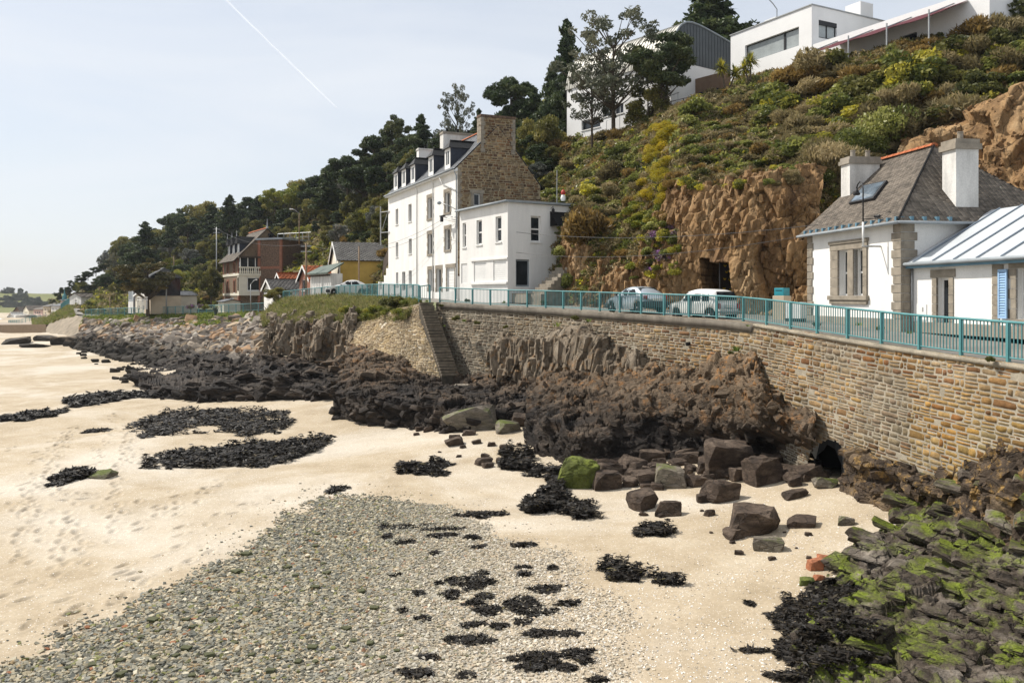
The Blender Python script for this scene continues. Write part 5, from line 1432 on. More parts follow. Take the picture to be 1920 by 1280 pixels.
for r in fs_:
    mb = MB(); mb.box(r[0] + .003, r[1] - .003, .06, .12, r[2] + .003, r[3] - .003); s_ = mb.obj('roller_shutter', M_frame, ar)
    for k in range(9):
        z = r[2] + (r[3] - r[2]) * (k + 1) / 10; boxed(None, (r[0] + .01, r[1] - .01, .05, .058, z - .025, z + .025), 'slat', M_frame, s_)
window(ar, sw_[0], an.R, .2, 1, 2, .11); window(ar, sd_[0], an.R, .18, 1, 1, .12, sill=False, name='door', frame=M_gutter)
zb_ = fs_[1][2]
mb = MB(); mb.box(fs_[1][0] - .4, AL + .02, -.14, -.002, zb_ - .2, zb_ - .05); mb.box(fs_[1][0] - .4, AL + .03, -.09, -.002, fs_[1][3] + .05, fs_[1][3] + .17); mb.obj('string_course', M_white, ar)
mb = MB(); mb.prism([(-.2, -.25, AH - .08), (AL + .2, -.25, AH), (AL + .2, AD + 1.2, AH + .05), (-.2, AD + 1.2, AH - .05)], (0, 0, .16)); mb.obj('flat_roof', M_gutter, ar)
mb = MB(); mb.tube([(-.2, -.3, AH - .05), (AL + .2, -.3, AH + .05)], .07, 8); mb.obj('gutter', M_gutter, ar, True)
cx = an.side(660 + 1400 / 3.556, 385)[0]; mb = MB(an.R)
mb.prism([(cx - 1.1, -.02, AH - .55), (cx - 1.1, -1.0, AH - 1.6), (cx + 1.1, -1.0, AH - 1.6), (cx + 1.1, -.02, AH - .55)], (0, 0, .07)); mb.prism([(cx - 1.08, -.02, AH - .6), (cx - 1.08, -.95, AH - 1.58), (cx - 1.08, -.02, AH - 1.58)], (.05, 0, 0)); mb.obj('canopy', M_slate, ar)
y_, z_ = an.side(660 + 1326 / 3.556, 200 + 690 / 3.556); mb = MB(an.R); mb.tube([(y_, 0, z_ + .1), (y_, -.3, z_ + .25), (y_, -.3, z_ + .1)], .02, 6); mb.lathe([(.05, 0), (.1, .08), (.12, .3), (.02, .45)], (y_, -.3, z_ - .3), 8); mb.obj('lantern', M_black, ar)
mb = MB(); mb.tube([(AL + .1, 4.2, AH), (AL + .1, 4.2, AH + 2.6)], .03, 6); mb.obj('mast', M_grey_metal, ar)
# upper rear white block and right extension
boxed(None, (AL - 2.6, AL, AD, AD + 1.0, 0, AH - .05), 'rear_wall', M_white, ar)
# deck and garden steps right of the annexe
dk = empty('deck', an.world((AL + .1, .3, .0)), an.rz, 'low timber deck in front of the annexe door', 'deck')
boxed(None, (0, 1.9, 0, 4.2, .0, .62), 'base', M_conc, dk)
for k in range(9):
    boxed(None, (-.05, 2.0, k * .47, k * .47 + .45, .622, .68), 'board', M_wood, dk)
gs = empty('garden_steps', P(1012, 554, 59.2), -1.05, 'mossy stone steps climbing beside the annexe', 'steps')
for k in range(9):
    boxed(None, (-.8 + rng.uniform(-.05, .05), .8, k * .27 - .4, k * .27 + .0, -.8, .1 + k * .235), 'step', M_plain_granite, gs, bevel=.02)
orn = empty('garden_ornament', P(1056, 374, 64.5), 0, 'small red and white ornament above the annexe roof', 'ornament')
mb = MB(); mb.lathe([(.16, 0), (.2, .2), (.14, .42), (.08, .46)], (0, 0, -.1), 10); mb.obj('body', M_frame, orn, True)
mb = MB(); mb.lathe([(.1, 0), (.19, .1), (.16, .26), (.05, .4)], (0, 0, .34), 10); mb.obj('head', M_red, orn, True)
# ---------------------------------------------------------------- modern villa on the hill
M_villa = simple('villa_render', (0.76, 0.755, 0.745), 0.85, 0.04, 0.7, 20, 0.004)
vf = Frame(1370, 78.3, 1522, 70.0, 23.5)
vr = vf.root('villa', 'modern white cubic villa with a long dark framed window on the hilltop', 'house')
VL, VD, VH = vf.len, 9.0, 31.9 - 23.5
w1 = vf.frect(1397, 73, 1498, 84); zt = vf.front(1398, 84)[1]; zt = (vf.front(1397, 86)[1] + vf.front(1498, 50)[1]) / 2; zb_ = (vf.front(1427, 109)[1] + vf.front(1498, 86)[1]) / 2
wv = (w1[0], w1[1], zb_, zt)
s1 = vf.srect(1535, 41, 1569, 74)
shell(vf, VD, VH, vr, M_villa, [wv], [s1], rev=.3)
window(vr, wv, None, .3, 1, 1, .1, frame=M_black, glass=M_blind, sill=False)
mx_ = vf.front(1468, 68)[0]; boxed(None, (mx_ - .1, mx_ + .1, .2, .262, wv[2], wv[3]), 'mullion', M_black, vr)
window(vr, s1, vf.R, .2, 2, 1, .12, frame=M_black, glass=M_blind, sill=False)
boxed(vf.R, (s1[0], s1[1], .0, .16, s1[3] - .35, s1[3] - .01), 'blind_box', M_black, vr)
boxed(None, (-.08, VL + .08, -.08, VD + .05, VH + .002, VH + .09), 'parapet_cap', M_grey_metal, vr)
y_, z_ = vf.side(1620, 40); mb = MB(); mb.box(VL - 2.2, VL - .6, 6.6, 8.2, VH - .1, VH + 1.6); c = mb.obj('chimney', M_villa, vr)
boxed(None, (VL - 2.3, VL - .62, 6.9, 8.0, VH + .75, VH + 1.25), 'opening', M_black, c)
boxed(None, (1.2, 2.6, 3, 4.2, VH, VH + 1.5), 'chimney', M_villa, vr)
# lower terrace wing running towards the near end
ZW = 28.65 - 23.5
mb = MB(); WXE = VL + 15
mb.wall(VL, WXE, 0, ZW, [(VL + 8.3, VL + 9.6, 1.2, 3.6)], y=.06, depth=.2); mb.box(VL + .01, WXE, .07, 6, ZW - .25, ZW); mb.quad((WXE, .06, 0), (WXE, 6, 0), (WXE, 6, ZW), (WXE, .06, ZW)); mb.obj('wing_wall', M_villa, vr)
boxed(None, (VL + 8.3, VL + 9.6, .24, .26, 1.2, 3.6), 'pane', M_glass, vr)
boxed(None, (VL + 2.3, VL + 6.0, -1.6, -.9, -2.0, 2.45), 'terrace_wall', M_villa, vr)
# awning
aw = empty('awning', vf.world((VL, 0, 0)), vf.rz, 'maroon canvas awning on thin posts along the villa terrace', 'awning')
a0, a1 = 2.6, 13.5
mb = MB(); n = 14
for k in range(n):
    xa, xb = a0 + (a1 - a0) * k / n, a0 + (a1 - a0) * (k + 1) / n
    sg = lambda x: -.12 * math.sin(math.pi * ((x - a0) % 3.6) / 3.6)
    for (ya, za), (yb, zb2) in zip([(-2.7, 3.55), (-1.8, 3.95), (-.9, 4.3)], [(-1.8, 3.95), (-.9, 4.3), (0.03, 4.7)]):
        mb.quad((xa, ya, za + sg(xa)), (xb, ya, za + sg(xb)), (xb, yb, zb2 + sg(xb) * .5), (xa, yb, zb2 + sg(xa) * .5))
o = mb.obj('canvas', M_maroon, aw); sm = o.modifiers.new('thick', 'SOLIDIFY'); sm.thickness = .03
for k in range(4):
    x = a0 + (a1 - a0) * k / 3.3; mb = MB(); mb.tube([(x, -2.7, -2.5), (x, -2.7, 3.9)], .06, 6); mb.obj('post', M_grey_metal, aw)
    mb = MB(); mb.tube([(x, -2.75, 3.6), (x, .0, 4.75)], .05, 6); mb.obj('rafter', M_grey_metal, aw)
ll = empty('terrace_lamp', P(1455, 24, 76), .3, 'black lamp on a curved arm above the villa roof', 'street lamp')
mb = MB(); mb.tube([(0.1, 0, -2.5), (0.1, 0, .3), (-.3, 0, .75), (-.9, 0, 1.25)], .045, 6); mb.obj('pole', M_grey_metal, ll, True)
mb = MB(); mb.lathe([(.06, 0), (.2, .05), (.24, .14), (.1, .26)], (-.98, 0, 1.05), 10); mb.obj('lamp_head', M_black, ll, True)
# pale block at the far right top
bf = Frame(1845, 66, 1990, 58, 26.5)
br_ = bf.root('outbuilding', 'pale grey flat roofed building at the top right of the hill', 'house')
shell(bf, 6, 4.0, br_, M_villa, [(1.5, 2.6, 1, 2.6)], []); window(br_, (1.5, 2.6, 1, 2.6), None, .12, 1, 1)
boxed(None, (-.2, bf.len + .2, -.2, 6.2, 4.0, 4.2), 'flat_roof', M_gutter, br_)

# ---------------------------------------------------------------- barrel-roofed house
hf = Frame(1063, 91.7, 1258, 79.8, 22.0)
hr = hf.root('barrel_house', 'white house with rounded zinc roof standing behind trees on the hill', 'house')
HL, HD, HH = hf.len, 13.0, 30.15 - 22.0
F = lambda x0, y0, x1, y1: hf.frect(1040 + x0 / 4.266, y0 / 4.266, 1040 + x1 / 4.266, y1 / 4.266)
ws_ = [F(215, 950, 365, 1030), F(385, 850, 470, 930), F(715, 940, 860, 1050), F(480, 830, 550, 910), F(460, 1040, 555, 1120)]
shell(hf, HD, HH, hr, M_villa, ws_, [], rev=.25)
for r in ws_: window(hr, r, None, .22, 2, 1, .09, frame=M_grey_metal, glass=M_glass)
ak = np.array([(-.12, 0), (.0, .9), (.25, 1.8), (.7, 2.75), (1.3, 3.45), (2.0, 3.85), (2.9, 4.0), (4.2, 3.9), (6.5, 3.5), (9.5, 2.9), (13, 2.2), (13.05, 0)])
na = 26; arc = [(float(np.interp(t, range(12), ak[:, 0])), HH + float(np.interp(t, range(12), ak[:, 1]))) for t in np.linspace(0, 11, na + 1)]
mb = MB()
for (ya, za), (yb, zb2) in zip(arc, arc[1:]): mb.quad((-.1, ya, za), (HL + .1, ya, za), (HL + .1, yb, zb2), (-.1, yb, zb2))
mb.add([(HL - .02, y, z) for y, z in arc], [tuple(range(na + 1))]); mb.add([(.02, y, z) for y, z in arc], [tuple(range(na, -1, -1))])
mb.obj('barrel_roof', simple('barrel_zinc', (0.47, 0.455, 0.40), 0.5, 0.15, 0.8, 20, .003, metal=.1), hr)
for k in range(int(HL / .42)):
    x = .1 + k * .42; mb = MB(); mb.tube([(x, y - .0, z + .03) for y, z in arc[:18]], .035, 4); mb.obj('roof_seam', simple('seam_zinc', (0.33, 0.32, 0.28), .5) if k == 0 else bpy.data.materials['seam_zinc'], hr)
mb = MB(hf.R)
low_ = lambda y: HH + .1 if y < 0 else HH + .1
pts = [(y, -.02, z) for y, z in arc if z > HH + .05]
mb.add([(0.15, -.02, HH + .0)] + pts + [(HD - .15, -.02, HH + .0)], [tuple(range(len(pts) + 2))]); mb.obj('gable_cladding', M_dark_zinc, hr)
for k in range(27):
    y = .5 + k * .44; ztop = np.interp(y, [p[0] for p in arc], [p[1] for p in arc]); boxed(hf.R, (y - .025, y + .025, -.06, -.022, HH + .02, ztop - .03), 'cladding_seam', M_dark_zinc, hr)
mb = MB(); mb.tube([(HL + .06, y, z + .02) for y, z in arc], .09, 6); mb.obj('verge_trim', M_gutter, hr)
boxed(None, (HL + .0, HL + 3.2, 3.4, 7.8, HH - 7, HH - 1.3), 'link_block', M_brown_panel, hr)
boxed(None, (HL + .3, HL + 2.8, 3.36, 3.395, HH - 5.4, HH - 2.7), 'pane', M_glass, hr)
mb = MB(); mb.box(HL - 1.5, HL + 4.4, -1.6, 3.3, HH - 5.75, HH - 5.5); bal = mb.obj('balcony', M_wood_dark, hr)
mb = MB()
for a, b in (((HL - 1.5, -1.55), (HL + 4.4, -1.55)), ((HL + 4.35, -1.55), (HL + 4.35, 3.3))):
    for z in (.3, .55, .8, 1.1): mb.tube([(a[0], a[1], HH - 5.5 + z), (b[0], b[1], HH - 5.5 + z)], .03 if z > 1 else .015, 4)
mb.obj('balcony_rail', simple('plum_rail', (0.10, 0.045, 0.07), .5), bal)
for k in range(5): mb = MB(); x = HL - 1.5 + k * 1.46; mb.box(x, x + .06, -1.58, -1.52, HH - 5.5, HH - 4.4); mb.obj('baluster', M_wood_dark, bal)
pc = empty('garden_chair', hf.world((HL + 2.6, -.6, HH - 5.5)), .5, 'bright pink chair on the balcony of the barrel roofed house', 'chair')
M_pinkc = simple('pink_plastic', (.65, .10, .30), .5)
boxed(None, (-.3, .3, -.3, .3, .4, .46), 'seat', M_pinkc, pc); boxed(None, (-.3, .3, .26, .32, .46, 1.0), 'backrest', M_pinkc, pc)
for x in (-.26, .24):
    for y in (-.26, .24): boxed(None, (x, x + .04, y, y + .04, 0, .4), 'leg', M_pinkc, pc)
gr_ = empty('garden_railing', hf.world((8.5, -2.2, 2.2)), hf.rz, 'thin grey garden railing below the barrel roofed house', 'railing')
mb = MB(); mb.tube([(0, 0, 1.0), (9.4, 0, 2.0)], .03, 5); mb.obj('top_rail', M_grey_metal, gr_)
for k in range(6): mb = MB(); mb.tube([(k * 1.85, 0, -.6 + k * .2), (k * 1.85, 0, 1.0 + k * .2)], .025, 5); mb.obj('post', M_grey_metal, gr_)

# ---------------------------------------------------------------- houses along the road to the left
# brick mansion
mf = Frame(419, 150, 447.5, 139, 5.4)
mr_ = mf.root('mansion', 'tall old brick and stone mansion with dormers and a white bay', 'house')
ML, MD = mf.len, 9.5; MH = mf.front(433, 482)[1]
F = lambda x0, y0, x1, y1: mf.frect(400 + x0 / 5.333, 380 + y0 / 5.333, 400 + x1 / 5.333, 380 + y1 / 5.333)
wins = [F(138, 622, 154, 712), F(203, 608, 219, 705), F(138, 788, 154, 905), F(204, 780, 220, 898), F(132, 968, 143, 1025), F(222, 985, 236, 1060)]
big = F(165, 945, 202, 1058)
shell(mf, MD, MH, mr_, M_mansion, wins + [big], [], gable='y', rise=4.6, rev=.3)
for r in wins:
    window(mr_, r, None, .26, 1, 2, .1, frame=M_brick)
    mb = MB(); w = .35; mb.box(r[0] - w, r[0], -.06, .02, r[2] - .3, r[3] + .3); mb.box(r[1], r[1] + w, -.06, .02, r[2] - .3, r[3] + .3); mb.box(r[0], r[1], -.06, .02, r[3] + .003, r[3] + .35); mb.obj('brick_surround', M_brick, mr_)
window(mr_, big, None, .2, 2, 1, .1, glass=M_frame)
for z in (MH - .5, mf.front(433, 516)[1], mf.front(433, 552)[1]):
    boxed(None, (-.1, ML + .1, -.09, -.003, z - .2, z + .2), 'string_course', M_cream if z < MH - 1 else M_brick, mr_)
for xx in (0, ML): boxed(None, (xx - .5 if xx else -.05, xx + .05 if xx else .5, -.08, .3, 0, MH - .71), 'brick_quoin', M_brick, mr_)
gable_roof(mf, MD, MH, 4.6, mr_, M_slate, .9, .6, .4, 'y', None, 31, nr=0, verge=.3, thick=.03)
ridge_tiles((-.3, MD * .48, MH + 4.66), (ML + .3, MD * .48, MH + 4.66), 14, M_terra, mr_, .2)
for k in range(3):
    x = ML * (.2 + .3 * k); d = empty('dormer', (x, .5, MH), 0); d.parent = mr_
    boxed(None, (-.8, .8, 0, 2.6, 0.2, 2.2), 'cheek', M_navy, d)
    mb = MB(); mb.box(-.5, .5, -.04, -.003, .7, 2.0); p_ = mb.obj('pane', M_glass, d)
    mb = MB(); mb.box(-.62, -.5, -.08, -.003, .55, 2.1); mb.box(.5, .62, -.08, -.003, .55, 2.1); mb.obj('window_frame', M_frame, d)
    mb = MB(); mb.add([(-1.1, -.4, 2.1), (1.1, -.4, 2.1), (1.1, 3.4, 2.1), (-1.1, 3.4, 2.1), (0, -.4, 3.3), (0, 4.2, 3.3)], [(0, 1, 4), (1, 2, 5, 4), (3, 0, 4, 5), (0, 3, 2, 1)]); mb.obj('dormer_roof', M_slate, d)
    mb = MB(); mb.lathe([(.1, 0), (.05, .5), (.02, 1.0)], (0, -.3, 3.3), 6); mb.obj('finial', M_grey_metal, d)
for x in (ML + .2,): mb = MB(); mb.lathe([(.25, 0), (.12, .4), (.03, 1.6)], (x, MD * .48, MH + 4.6), 8); mb.obj('finial', M_grey_metal, mr_)
# white bay with balcony on the near end, glazed veranda above, stone tower behind
S = lambda x0, y0, x1, y1: mf.srect(400 + x0 / 5.333, 380 + y0 / 5.333, 400 + x1 / 5.333, 380 + y1 / 5.333, ML + 1.4)
b0, b1, bz0, bz1 = S(258, 730, 503, 915)
TB_ = Matrix.Translation((ML + 1.4, 0, 0)) @ Matrix.Rotation(math.radians(90), 4, 'Z')
bw = S(340, 748, 480, 880); bw2 = (b0 + .3, b0 + .9, bw[2], bw[3])
mb = MB(TB_); mb.wall(b0, b1, bz0, bz1, [bw], depth=.2); mb.box(b0 - .05, b1 + .05, .003, 1.4, bz0 - .2, bz0 - .003); mb.box(b0, b1, .3, 1.4, bz0, bz1); mb.obj('bay', M_cream, mr_)
window(mr_, bw, TB_, .18, 1, 1, .12, frame=M_frame)
q = mf.frect(450, 519, 459, 545); boxed(None, (ML + .25, ML + 1.05, b0 - .03, b0 - .004, bw[2], bw[3]), 'pane', M_glass, mr_)
mb = MB(TB_); mb.box(b0 - .1, b1 + .1, -.12, 1.4, bz1 + .003, bz1 + .35); mb.box(b0, b1, -.08, .08, bz1 + 1.25, bz1 + 1.45); mb.obj('balcony', M_cream, mr_)
for k in range(12):
    y = b0 + .2 + (b1 - b0 - .4) * k / 11; mb = MB(TB_); mb.lathe([(.1, 0), (.14, .25), (.06, .6), (.1, .9)], (y, 0, bz1 + .35), 6); mb.obj('baluster', M_cream, mr_)
boxed(TB_, (b0 + .2, b1, .5, 1.38, bz1 + .36, bz1 + 2.9), 'veranda', M_glass, mr_)
boxed(TB_, (b0, b1 + .2, -.1, 1.39, bz1 + 2.9, bz1 + 3.15), 'veranda_roof', M_wood_dark, mr_)
for k in range(4): mb = MB(TB_); y = b0 + .2 + (b1 - b0 - .3) * k / 3; mb.box(y, y + .14, .42, .49, bz1 + .36, bz1 + 2.9); mb.obj('post', M_frame, mr_)
tf = Frame(484, 139.5, 528, 137.5, 5.4); TO = mf.inv @ tf.M
zt = EYE + (556 - 450) / 1600 * 139 - 5.4
boxed(TO, (0, tf.len, 0, 6, 0, zt), 'tower', M_mansion_dark, mr_)
boxed(TO, (-.3, tf.len + .4, -.3, 6.3, zt + .003, zt + .3), 'tower_roof', M_gutter, mr_)
for xa, xb in ((-.06, .5), (tf.len - .4, tf.len + .06)): boxed(TO, (xa, xb, -.06, .3, 0, zt - .02), 'brick_quoin', M_brick, mr_)
for z in (zt - 4.7, zt - 8.2): boxed(TO, (.52, tf.len - .42, -.05, .1, z, z + .4), 'string_course', M_cream if z < zt - 6 else M_brick, mr_)
mb = MB(TO); mb.lathe([(.35, 0), (.35, .8), (.5, .85), (.4, 1.2)], (.9, 2, zt), 8); mb.obj('chimney', M_terra, mr_)
mb = MB()
mb.T = TO; 
for z in (.3, 1.0): mb.tube([(3.2, 1, zt + z), (9.5, 1.5, zt + z + .1)], .05, 5)
for k in range(6): mb.tube([(3.2 + k * 1.25, 1, zt - .2), (3.2 + k * 1.25, 1, zt + 1.05)], .05, 5)
mb.obj('roof_railing', M_grey_metal, mr_)

def small_house(name, label, fr, depth, py_e, py_r, wall, roof, axis, wins=(), swins=(), over=.35, w=.45, hh=.3, rt=None, barge_m=None, gcat='house', group=None, seed=1, frame=None, roofname='roof_slates', tk=.03):
    """py_e, py_r: rows of eave and ridge at the right corner of the front."""
    root = fr.root(name, label, gcat, group)
    xR = fr.len; yy = (fr.M @ Vector((xR, 0, 0))).y
    h = EYE + (556 - py_e) / 1600 * yy - fr.zb
    rise = EYE + (556 - py_r) / 1600 * yy - fr.zb - h
    hf_ = [fr.frect(*q) for q in wins]; hs_ = [fr.srect(*q) for q in swins]
    cl = lambda r, L: (max(.1, r[0]), min(L - .1, r[1]), max(.1, r[2]), min(h - .1, r[3]))
    hf_ = [cl(r, fr.len) for r in hf_]; hs_ = [cl(r, depth) for r in hs_]
    hf_ = [r for r in hf_ if r[1] > r[0] and r[3] > r[2]]; hs_ = [r for r in hs_ if r[1] > r[0] and r[3] > r[2]]
    shell(fr, depth, h, root, wall, hf_, hs_, gable=axis, rise=rise, rev=.2)
    for r in hf_: window(root, r, None, .18, 1, 1, .09, frame=frame)
    for r in hs_: window(root, r, fr.R, .18, 1, 1, .09, frame=frame)
    gable_roof(fr, depth, h, rise, root, roof, over, w, hh, axis, None, seed, roofname, .3, rt, 12 if rt else 0, tk)
    if barge_m and axis == 'x': barge(fr, depth, h, rise, root, barge_m, over, .3, -.36)
    return root, h, rise

fr1 = Frame(514, 121, 533, 115, 6.2); r_, h_, s_ = small_house('garage', 'low red brick garage with orange tiled roof nearest the mansion', fr1, 9.0, 535, 511, M_brick, M_terra, 'x', [(519, 538, 525, 552)], [(537, 536, 545, 548), (551, 537, 558, 548)], .5, .5, .42, None, M_frame, seed=41, roofname='roof_tiles')
fr2 = Frame(561, 109, 582, 103, 7.0); small_house('garage', 'taller red brick garage with orange tiled roof beside the white shed', fr2, 7.5, 521, 496, M_brick, M_terra, 'x', [(566, 524, 573, 545)], [], .5, .5, .42, None, M_frame, seed=43, roofname='roof_tiles')
fr3 = Frame(495, 114, 511, 110, 6.0); small_house('shed', 'small white gabled shed with grey roof beside the bushes', fr3, 4.0, 540, 523, M_white, M_grey_roof, 'x', [(500, 550, 505, 560)], [], .4, .5, .4, None, M_frame, seed=45)
fy_ = Frame(621, 106, 635.5, 97, 7.6); yr, h_, s_ = small_house('yellow_house', 'yellow rendered house with steep grey roof left of the tall white house', fy_, 11.0, 485, 449, M_yellow, M_grey_roof, 'x', [(624, 497, 628, 535)], [], .45, .45, .3, None, M_frame, seed=47, tk=.012)
mb = MB(); mb.wall(.02, fy_.len - .02, 0, h_, y=-.03); mb.add([(.02, -.03, h_), (fy_.len - .02, -.03, h_), (fy_.len / 2, -.03, h_ + s_ - .05)], [(0, 1, 2)]); mb.obj('gable_wall', M_cream, yr)
boxed(fy_.R, (.5, 2.2, -.25, -.003, .3, 2.0), 'cupboard', M_yellow, yr)
boxed(fy_.R, (.0, .15, -.08, -.003, 0, h_), 'downpipe', M_frame, yr)
fs = Frame(582, 101, 621, 94.5, 7.5); sr = fs.root('shed', 'white boarded shed with green lean to roof beside the yellow house', 'shed')
hl, hrr = fs.front(583, 515)[1], fs.front(620, 509)[1]
mb = MB(); mb.wall(0, fs.len, 0, hl, top=lambda x: hl); mb.box(0, fs.len, .02, 1.3, 0, hl); mb.obj('wall', M_white2, sr)
for k in range(8): mb = MB(); x = fs.len * (k + .5) / 8; mb.box(x - .04, x + .04, -.04, -.003, .1, hl - .1); mb.obj('batten', M_frame, sr)
mb = MB(); mb.prism([(-.3, -.5, hl - .05), (fs.len + .2, -.5, hl - .05), (fs.len + .2, 1.4, hl + 1.1), (-.3, 1.4, hl + .9)], (0, 0, .15)); mb.obj('lean_to_roof', M_green_roof, sr)
for k in range(10): mb = MB(); x = fs.len * (k + .5) / 10; mb.box(x - .06, x + .06, -.55, -.003, hl - .28, hl - .12); mb.obj('rafter_end', M_wood_dark, sr)

# glass-walled house under the cedar
gf = Frame(254, 150, 276, 142, 5.2)
ghr, gh, _ = small_house('seaside_house', 'white house with dark glazed veranda under the spreading cypress', gf, 8.0, 553, 545, M_cream, M_slate_blue, 'x', [(257, 557, 260, 566), (265, 557, 269, 566), (258, 572, 262, 582), (267, 572, 271, 582)], [], .3, .6, .5, None, M_frame, seed=51)
mb = MB(); x0 = gf.len + .02
mb.box(x0, x0 + 4.6, -.4, 4.2, 3.0, 5.8); mb.obj('veranda', M_glass, ghr)
boxed(None, (x0, x0 + 4.7, -.45, 4.3, .0, 2.9), 'base_wall', M_tan, ghr)
mb = MB(); mb.add([(x0 - .2, -.7, 5.85), (x0 + 5, -.7, 5.85), (x0 + 5, 4.6, 5.85), (x0 - .2, 4.6, 5.85), (x0 + 1.5, 2, 7.6), (x0 + 3, 2, 7.6)], [(0, 1, 5, 4), (1, 2, 5), (2, 3, 4, 5), (3, 0, 4), (3, 2, 1, 0)]); mb.obj('veranda_roof', M_slate_blue, ghr)
for k in range(6): boxed(None, (x0 + k * .9, x0 + k * .9 + .12, -.48, -.41, 3.0, 5.8), 'post', M_black, ghr)
mb = MB()
for z in (3.2, 3.7): mb.box(x0, x0 + 8, -1.6, -1.52, z - 1, z - .9)
for k in range(12): mb.box(x0 + k * .7, x0 + k * .7 + .08, -1.6, -1.52, .8, 2.8)
mb.obj('fence_rail', M_frame, ghr)
gf2 = Frame(241, 156, 250, 151, 5.0); g2 = gf2.root('cabin', 'small grey and brick building left of the glazed seaside house', 'house')
shell(gf2, 4.5, 4.8, g2, M_gutter, [(1.2, 2.0, 2.4, 4.0), (2.8, 3.6, 2.4, 4.0)], []); window(g2, (1.2, 2.0, 2.4, 4.0)); window(g2, (2.8, 3.6, 2.4, 4.0))
boxed(None, (-.05, gf2.len + .05, -.05, .02, 0, 2.1), 'base_wall', M_white2, g2); boxed(None, (gf2.len + .02, gf2.len + 1.3, .3, 3, 0, 5.2), 'brick_pier', M_brick, g2)
boxed(None, (-.2, gf2.len + .2, -.2, 4.7, 4.8, 4.95), 'flat_roof', M_gutter, g2)
kf = Frame(409, 132, 420, 129.5, 5.6); small_house('kiosk', 'small pale kiosk with grey roof at the left foot of the mansion', kf, 2.5, 565, 561, M_cream, M_slate_blue, 'y', [(412, 568, 414, 578)], [], .2, .4, .4, seed=55)

# far houses round the headland
fa = [('far_house', 'plain pale gabled house at the end of the road round the headland', (130, 206, 152, 200), 6.1, 7, 556, 549, M_white2, M_slate, 'x', [(142, 553.5, 144.5, 556), (141, 562, 143.5, 566)], 61),
      ('far_house', 'pink terrace house with green turret beside the pale gabled house', (114, 232, 129, 222), 4.5, 8, 562, 558, M_pink, M_slate_blue, 'y', [(117, 565, 119, 569), (122, 564.5, 124, 568.5)], 63),
      ('far_house', 'cream far house with grey roof below the pink terrace', (96, 262, 113, 250), 2.5, 8, 573, 567, M_white2, M_slate_blue, 'y', [(98, 577, 100, 581), (104, 577, 106, 581)], 65),
      ('far_house', 'tan tall far house with pale hipped roof', (81, 285, 94, 275), 2.0, 8, 574, 568, M_tan, M_grey_roof, 'y', [(84, 578, 86, 582), (89, 578, 91, 582), (84, 585, 86, 589)], 67),
      ('far_house', 'red and white far house with three tall windows', (63, 305, 80, 295), 1.6, 8, 580, 575, M_pink, M_slate, 'y', [(65, 583, 67.5, 588), (69, 583, 71.5, 588), (73, 583, 75.5, 588)], 69),
      ('far_house', 'cream far house with steep dark roof and gable', (44, 325, 54, 316), 1.4, 9, 581, 573, M_cream, M_slate, 'x', [(46, 584, 47.6, 589), (49.5, 584, 51, 589)], 71),
      ('far_house', 'dark gabled far house at the left end of the row', (24, 345, 41, 338), 1.2, 9, 586, 575, M_mansion_dark, M_slate, 'x', [(28, 590, 30, 594)], 73),
      ('far_house', 'low white far house with pale roof nearest the far beach', (13, 330, 29, 322), 1.0, 7, 597, 586, M_white, M_white2, 'x', [(22, 598, 24, 603)], 75)]
for nm, lb, f, zb, dp, pe, pr, wm, rm, ax, wn_, sd in fa:
    small_house(nm, lb, Frame(*f, zb), dp, pe, pr, wm, rm, ax, wn_, [], .5, 1.2, .9, group='houses round the far headland', seed=sd)
mb = MB(); q = P(121, 557, 228); mb.lathe([(.7, -1), (.55, .4), (.2, 1.0), (.05, 2.0)], q, 8); t = mb.obj('turret', M_teal); tag(t, 'slim green turret roof rising above the pink terrace house', 'turret')

